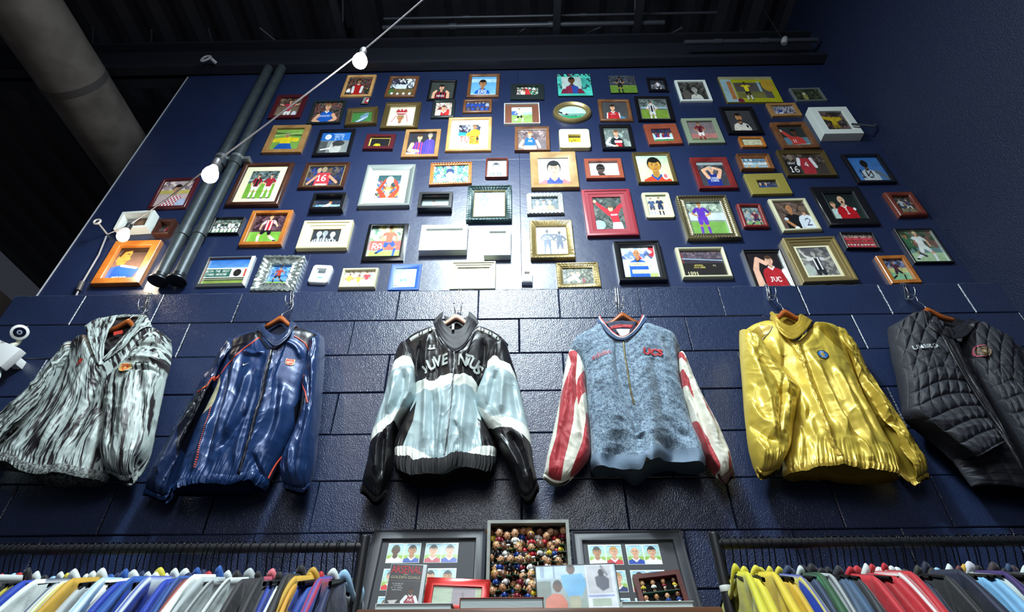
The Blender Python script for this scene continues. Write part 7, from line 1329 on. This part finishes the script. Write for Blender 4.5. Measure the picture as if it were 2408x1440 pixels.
card_frame('left of two charcoal frames of player cards leaning on the wall', (130, 235), (1710, 250), 'h',
    [(0, 0, cd(0, SKD, '443', 'dde')), (0, 1, cd(0, SKM, '211', '2a4fa0')), (0, 2, cd(0, SKL, '222', 'b03a4c')), (0, 3, cd(0, SKL, '222', '2440a0')), (1, 0, cd(0, SKL, '554', 'c33')), (1, 1, cd(0, SKM, '211', 'eee')), (1, 2, cd(0, SKL, '321', 'c33')), (1, 3, cd(0, SKM, '111', '26a')), (2, 0, cd(0, SKL, '554', '394')), (2, 1, cd(0, SKM, '211', 'eee')), (2, 2, cd(0, SKL, '432', 'dc4')), (2, 3, cd(0, SKM, '111', 'c33'))])
card_frame('right of two charcoal frames of player cards leaning on the wall', (562, 255), (1965, 222), 'i',
    [(0, 0, cd(0, SKM, '332', 'eee')), (0, 1, cd(0, SKL, 'b8863c', 'c03038')), (0, 2, cd(0, SKL, None, '2444a0', True)), (0, 3, cd(0, SKL, '1c1c20', 'e4e8e8')), (1, 0, cd(0, SKL, '554', 'c33')), (1, 1, cd(0, SKL, 'a08050', '1c2c60')), (1, 2, cd(0, SKL, '321', 'c33')), (1, 3, cd(0, SKM, '111', '26a')), (2, 1, cd(0, SKM, '211', 'eee')), (2, 2, cd(0, SKL, '432', 'dc4')), (2, 3, cd(0, SKM, '111', 'c33'))])

# figurines: big head, small body on a green base
def figurine(skin, hair, shirt, short_, s=1.0):
    b = MB(); g = 12
    b.lathe([(.007, 0), (.009, .001), (.009, .0025), (.001, .003)], (0, 0, 0), n=g, m=3)
    for sx in (-1, 1): b.tube([(sx * .0028, 0, .002), (sx * .003, 0, .007), (sx * .0026, 0, .013)], [.0016, .0019, .0024], 8, 0)
    b.lathe([(.001, .011), (.0052, .012), (.0056, .016), (.001, .0175)], (0, 0, 0), n=g, m=4)
    b.lathe([(.001, .0155), (.0052, .016), (.0062, .022), (.0056, .0265), (.0025, .029), (.001, .0292)], (0, 0, 0), n=g, m=2)
    for sx in (-1, 1): b.tube([(sx * .0055, 0, .0262), (sx * .0085, -.001, .021), (sx * .0075, -.003, .0165)], [.0021, .0018, .0013], 8, 2)
    b.lathe([(.001, .0275), (.005, .0285), (.0078, .033), (.0085, .038), (.0078, .043), (.0045, .0465), (.001, .0475)], (0, 0, 0), n=18, m=0)
    b.lathe([(.0086, .0392), (.0090, .041), (.0082, .0452), (.0048, .0485), (.001, .0495)], (0, .0012, 0), n=18, m=1)
    b.lathe([(.0008, 0), (.0013, .0012), (.0005, .0026)], (0, -.0078, .0365), ax=(0, -1, -.2), n=8, m=0)
    for sx in (-1, 1):
        b.lathe([(.0003, 0), (.0011, .0004), (.0003, .0009)], (sx * .0031, -.0074, .0395), ax=(sx * .25, -1, 0), n=8, m=5); b.lathe([(.0004, 0), (.0015, .001), (.0008, .0022)], (sx * .0083, .0, .0375), ax=(sx, 0, 0), n=8, m=0)
    b.tube([(-.0024, -.0073, .0332), (0, -.0079, .0328), (.0024, -.0073, .0332)], .0005, 6, 5)
    b.v = [(x * s, y * s, z * s) for x, y, z in b.v]
    ms = [mat('fig_skin_' + skin, skin, rough=.4), mat('fig_hair_' + hair, hair, rough=.5), mat('fig_shirt_' + shirt, shirt, rough=.4), mat('fig_base', '1c4a34', rough=.4), mat('fig_short_' + short_, short_, rough=.4), mat('fig_ink', '181210', rough=.4)]
    o = b.build('footballer_figurine', ms, None, smooth='all'); return o
SK_ = [('c8946c', 'pale'), ('b07a52', 'tanned'), ('6a4430', 'dark'), ('d0a078', 'pale')]; HA_ = [('1c1512', 'black hair'), ('4a2f1c', 'brown hair'), ('b08c44', 'fair hair'), ('6c4a2c', 'chestnut hair')]; SH_ = [('a81c28', 'red'), ('e0e0da', 'white'), ('1c3a80', 'blue'), ('7a1c2c', 'claret'), ('1c1c22', 'black'), ('c8b030', 'yellow')]
protos = {}
rr = random.Random(11)
def fig_at(P, rot, scale, where, group, tilt=0.0):
    sk, ha, sh = rr.choice(SK_), rr.choice(HA_), rr.choice(SH_); key = (sk[0], ha[0], sh[0])
    if key not in protos: o = figurine(sk[0], ha[0], sh[0], rr.choice(['e0e0da', '1c1c22'])); protos[key] = o
    else: o = protos[key].copy(); COL.objects.link(o)
    m_ = Matrix.Translation(Vector(P)) @ rot @ Matrix.Rotation(tilt, 4, 'Y') @ Matrix.Rotation(rr.uniform(-.5, .5), 4, 'Z') @ Matrix.Scale(scale, 4); o.matrix_world = m_
    tag(o, 'tiny %s figurine, %s, %s shirt, %s' % (sk[1], ha[1], sh[1], where), 'figurine', group); return o
t, wd, hg = stand('shadow_box', 'deep pale grey shadow box crammed with tiny footballer figurines', 'box frame', 'h', (1725, 85), (2870, 72), -.20, R(3), None, False)
gbm = mat('grey_oak', '8b8e88', rough=.6, wood=('7e827c', '9a9d96', (1, 1, 3)))
shift(moulding(wd, hg, [(0, -.06), (0, 0), (.011, 0), (.011, -.055)], gbm, t, name='box_frame'), hg / 2)
b = MB(); b.box((-wd / 2 + .005, .05, .003), (wd / 2 - .005, .058, hg - .003)); b.build('back_panel', mat('box_back', '5c564f', rough=.8), t)
Mw = t.matrix_world.copy(); rotm = Mw.to_3x3().to_4x4()
ROWN = ['bottom', 'second', 'third', 'fourth', 'fifth', 'sixth', 'seventh', 'top']
zrow = .012; r_ = 0
NR = 6
for r_ in range(NR):
    zz = .004 + r_ * (hg - .085) / (NR - .6)
    b = MB(); b.box((-wd / 2 + .012, .026, zz - .002), (wd / 2 - .012, .05, zz)); b.build('ledge', mat('ledge_green', '223c30', rough=.5), t)
    for ly, nc in ((1, 9), (0, 8)):
        for c_ in range(nc):
            q = (c_ + .5 * (1 - ly) + rr.uniform(-.12, .12)) / 8 if nc == 8 else c_ / 8
            x = -wd / 2 + .028 + q * (wd - .056); x = min(max(x, -wd / 2 + .027), wd / 2 - .027)
            if r_ == NR - 1 and ly == 0 and c_ in (3, 6, 7): continue
            P = Mw @ Vector((x, .018 + ly * .018, zz + ly * .018 + rr.uniform(-.004, .004)))
            fig_at(P, rotm, rr.uniform(1.35, 1.55), '%s row %s, grey box, %s' % (('bottom', 'second', 'third', 'fourth', 'fifth', 'top')[r_], ('front', 'back')[ly], ('far left', 'near left', 'left of middle', 'middle', 'right of middle', 'near right', 'far right')[int(min(.999, max(0, q)) * 7)]), 'figurines in the grey shadow box', rr.uniform(-.45, .45))
# small dark red box
t, wd, hg = stand('shadow_box', 'small dark red shadow box holding a few figurines, at the right end of the table', 'box frame', 'i', (1358, 775), (1950, 708), -.30, R(12))
shift(moulding(wd, hg, [(0, -.03), (0, 0), (.014, 0), (.014, -.026)], mat('wood_darkred', '4c1a16', rough=.4, wood=('42140f', '5a2018', (1, 1, 3))), t, name='box_frame'), hg / 2)
b = MB(); b.box((-wd / 2 + .005, .026, .003), (wd / 2 - .005, .03, hg - .003)); b.build('back_panel', mat('box_dark', '15100f', rough=.8), t)
Mw = t.matrix_world.copy(); rotm = Mw.to_3x3().to_4x4()
for r_, n_ in ((0, 4), (1, 4)):
    for c_ in range(n_):
        zz = .016 + r_ * .043; P = Mw @ Vector((-wd / 2 + .024 + c_ * (wd - .048) / (n_ - 1), .013, zz))
        fig_at(P, rotm, .82, '%s row of dark red box, %s' % (('lower', 'upper')[r_], ('left end', 'left of middle', 'right of middle', 'right end')[c_]), 'figurines in the dark red box')
    b = MB(); b.box((-wd / 2 + .015, .004, zz - .002), (wd / 2 - .015, .026, zz)); b.build('ledge', mat('ledge_green'), t)
# video case
t, wd, hg = stand('video_case', 'black video case lettered in red and cream with a footballer in claret below', 'video case', 'h', (362, 695), (872, 712), -.27, R(8), None, True)
hg2 = hg
b = MB(); b.rbox((-wd / 2, .001, 0), (wd / 2, .026, hg), .002); b.build('case', mat('case_grey', 'a8aeb0', rough=.35), t, smooth=True)
def vhs(a):
    a.bg('2c2c30'); a.rect(0, 0, 3, .24, '303036'); a.rect(0, .33, 3, .334, '888'); a.bust(.5, .52, .055, SKD, '151010', '8c2434', 'ddd'); a.line([(.41, .64), (.34, .74), (.4, .84)], .032, 'd8dce0'); a.line([(.59, .64), (.66, .78)], .03, 'd8dce0'); a.txt('JVC', .5, .7, .05, 'eee'); a.poly([(.05, .72), (.25, .7), (.15, .84)], 'b8b4b0'); a.crowd(.84, 1, ['2c2c30', '888', '444'], 12)
    for i, s_ in enumerate(('THE DEFINITIVE', 'COLLECTION', 'OF 501 ARSENAL', 'GOLDEN GOALS')): a.txt(s_, .2, .39 + i * .04, .02, 'b8b8b8')
W_ = wd - .014; hh = hg - .004; print_mesh(W_, hh, vhs, t, .0006, 3, 'cover_print', cell=.0007, off=(-.005, hg / 2))
def flat_text(body, parent, x, z, wdt, h, m, y=-.0004, name='lettering'):
    cu = bpy.data.curves.new('t', 'FONT'); cu.body = body; cu.size = 1; cu.align_x = 'CENTER'; cu.align_y = 'CENTER'; cu.extrude = .0; o = bpy.data.objects.new('t', cu); COL.objects.link(o)
    me = bpy.data.meshes.new_from_object(o.evaluated_get(bpy.context.evaluated_depsgraph_get())); bpy.data.objects.remove(o); bm = bmesh.new(); bm.from_mesh(me)
    xs_ = [v.co.x for v in bm.verts]; ys_ = [v.co.y for v in bm.verts]; kx = wdt / (max(xs_) - min(xs_)); ky = h / (max(ys_) - min(ys_)); cx_, cy_ = (max(xs_) + min(xs_)) / 2, (max(ys_) + min(ys_)) / 2
    for v in bm.verts: v.co = Vector((x + (v.co.x - cx_) * kx, y, z + (v.co.y - cy_) * ky))
    bm.to_mesh(me); bm.free(); me.materials.clear(); me.materials.append(m); o = bpy.data.objects.new(name, me); COL.objects.link(o); o.parent = parent; return o
flat_text('ARSENAL', t, -.005, hg - hg * .115, W_ * .94, hg * .15, mat('ink_red', 'c02430', rough=.5)); flat_text('GOLDEN GOALS', t, -.005, hg - hg * .27, W_ * .9, hg * .05, mat('ink_cream', 'b8b090', rough=.5)); flat_text('501', t, -.005, hg - hg * .215, W_ * .14, hg * .028, mat('ink_cream'))
# glossy red frame
t, wd, hg = stand('picture_frame', 'glossy red metal frame behind the books on the display table', 'picture frame', 'h', (872, 888), (1765, 928), -.30, R(12))
shift(moulding(wd, hg, [(0, -.012), (0, 0), (.002, .0015), (.023, .0015), (.0245, 0), (.025, -.008)], mat('red_foil', 'b01c18', rough=.25, metal=.5, coat=.6), t), hg / 2)
shift(print_mesh(wd - .049, hg - .049, A_(('bg', '8fa088'), ('rect', 1.1, 0, 2.4, 1, '7a7078'), ('rect', 2.5, 0, 4, 1, '8a9c6c'), ('line', [(1.7, .3), (1.75, 1)], .05, '5c5058')), t, .004, 5), hg / 2)
# magazine spread in a clear frame
t, wd, hg = stand('poster_frame', 'clear thin framed magazine picture of two men, one in sky blue, one seated in orange', 'picture frame', 'i', (95, 662), (1128, 622), -.335, R(7))
b = MB(); b.rbox((-wd / 2, .001, 0), (wd / 2, .012, hg), .0015); b.build('backing', mat('backing_black', '1c1f26', rough=.5), t, smooth=True)
shift(print_mesh(wd - .006, hg - .008, A_(('bg', '9fb8c8', '8c9c90'), ('rect', .0, 0, 1.2, .3, 'b4ccdc'), ('rect', .1, 0, .2, .28, '8aa4bc'), ('rect', .42, 0, .46, .3, '7a92a8'), ('rect', 0, .35, .35, 1, '6a7c74'), ('head', .85, .1, .12, '6a5048', '2a2220'), ('poly', [(.6, .22), (1.12, .2), (1.2, .45), (1.05, .75), (.75, .72), (.62, .45)], '6ab0dc'), ('poly', [(.78, .7), (1.05, .7), (1.0, 1), (.75, 1)], 'a8a890'),
    ('poly', [(.2, .75), (.4, .62), (.6, .66), (.72, .85), (.7, 1), (.18, 1)], 'c87058'), ('head', .5, .48, .13, SKD, '221a1a'), ('rect', 1.2, 0, 1.9, 1, 'd8dce4'), ('rect', 1.24, .04, 1.82, .66, 'c4c6cc'), ('poly', [(1.42, .3), (1.6, .22), (1.76, .35), (1.74, .55), (1.58, .62), (1.44, .5)], '5c6270'), ('ell', 1.58, .2, .07, .09, '484a54'), ('rect', 1.22, .7, 1.84, .74, '8c9cd0'), ('rect', 1.3, .78, 1.75, .95, 'a8b8a8'), ('line', [(1.6, .05), (1.72, .25)], .03, '8c8c94')), t, .0, 9, mt=mat('print_glazed', attr=True, rough=.35, coat=.3)), hg / 2)
# books lying flat
def book(label, key, q, y0, dp, cover, pages='c8cac0'):
    ox, oy, s = CR[key]; a = W(ox + q[0] / s, oy + q[1] / s, y0); b_ = W(ox + q[2] / s, oy + q[3] / s, y0); h = max(.014, (a[2] + b_[2]) / 2 - ZS); wd = b_[0] - a[0]
    t = thing('book', label, 'book', ((a[0] + b_[0]) / 2, y0, ZS + .0005), 'books lying on the display table')
    b = MB(); b.rbox((-wd / 2, 0, 0), (wd / 2, dp, .0022), .0008); b.rbox((-wd / 2, 0, h - .0022), (wd / 2, dp, h), .0008); b.rbox((-wd / 2, 0, 0), (-wd / 2 + .0025, dp, h), .0008); b.build('cover', mat('cover_' + cover, cover, rough=.35), t, smooth=True)
    b = MB(); n = 9
    b.box((-wd / 2 + .003, .003, .0022), (wd / 2 - .004, dp - .003, h - .0022)); b.build('pages', mat('page_block', pages, rough=.8, bump=[(900, .6, .001, (.02, .02, 1))]), t); return t
book('white covered book lying flat at the left end of the display table', 'h', (140, 1262, 1225, 1262), -.40, .2 * .4, 'c8ccd0', 'a8b4b4')
book('thick brown red book lying flat in the middle of the display table', 'h', (1330, 1188, 2520, 1172), -.405, .06, '8c3c2c', 'b8b4a4')
book('thin white book lying flat at the right end of the display table', 'i', (1208, 1128, 2140, 1112), -.40, .08, 'c4d0cc', 'b8c8c0')

# camera on the wall, far left
P = W(46, 782, -.12); t = thing('security_camera', 'round white security camera with a black lens left of the brush print top', 'camera', tuple(P))
d = Vector(CAM - P).normalized(); wp = mat('white_plastic'); b = MB(); b.lathe([(.001, -.03), (.022, -.028), (.034, -.015), (.036, 0), (.034, .01), (.024, .014), (.0235, .011)], (0, 0, 0), ax=d, n=32); b.build('shell', wp, t, smooth=True)
b = MB(); b.lathe([(.0235, .009), (.0235, .0125), (.012, .015), (.001, .0152)], (0, 0, 0), ax=d, n=28); b.build('face_plate', mat('lens_black', '0c1224', rough=.15, coat=.6), t, smooth=True)
b = MB(); b.lathe([(.010, .0145), (.0105, .017), (.0085, .0175), (.001, .0172)], (0, 0, 0), ax=d, n=24); b.build('lens_ring', mat('lens_grey', '8c98b0', rough=.3), t, smooth=True)
b = MB(); b.lathe([(.001, .0173), (.005, .0176), (.001, .019)], (0, 0, 0), ax=d, n=20); b.build('lens', mat('lens_black'), t, smooth=True)
e = W(26, 815, -.1) - P; b = MB(); b.tube([(0, .02, -.01), Vector(e) * .6 + Vector((.0, .02, 0)), Vector(e)], [.012, .01, .014], 12); b.build('arm', mat('plastic_ivory', 'c0c0ac', rough=.4), t, smooth=True)
P = W(8, 830, -.11); t = thing('signal_box', 'white square box mounted under the round security camera', 'box', (P[0], -.0, P[2]))
b = MB(); b.rbox((-.085, -.115, -.06), (.06, -.075, .045), .004); b.build('box_body', wp, t, smooth=True).rotation_euler = (0, R(22), 0)
b = MB(); b.rbox((-.02, -.08, -.02), (.02, -.0, .02), .003); b.build('bracket', wp, t, smooth=True)
e = W(0, 885, -.08) - np.array(t.location); b = MB(); b.tube([(-.01, -.08, -.04), Vector(e), Vector(W(-40, 960, -.05) - np.array(t.location))], .004, 8); b.build('lead', mat('lead_white', 'a8b8bc', rough=.4), t, smooth=True)
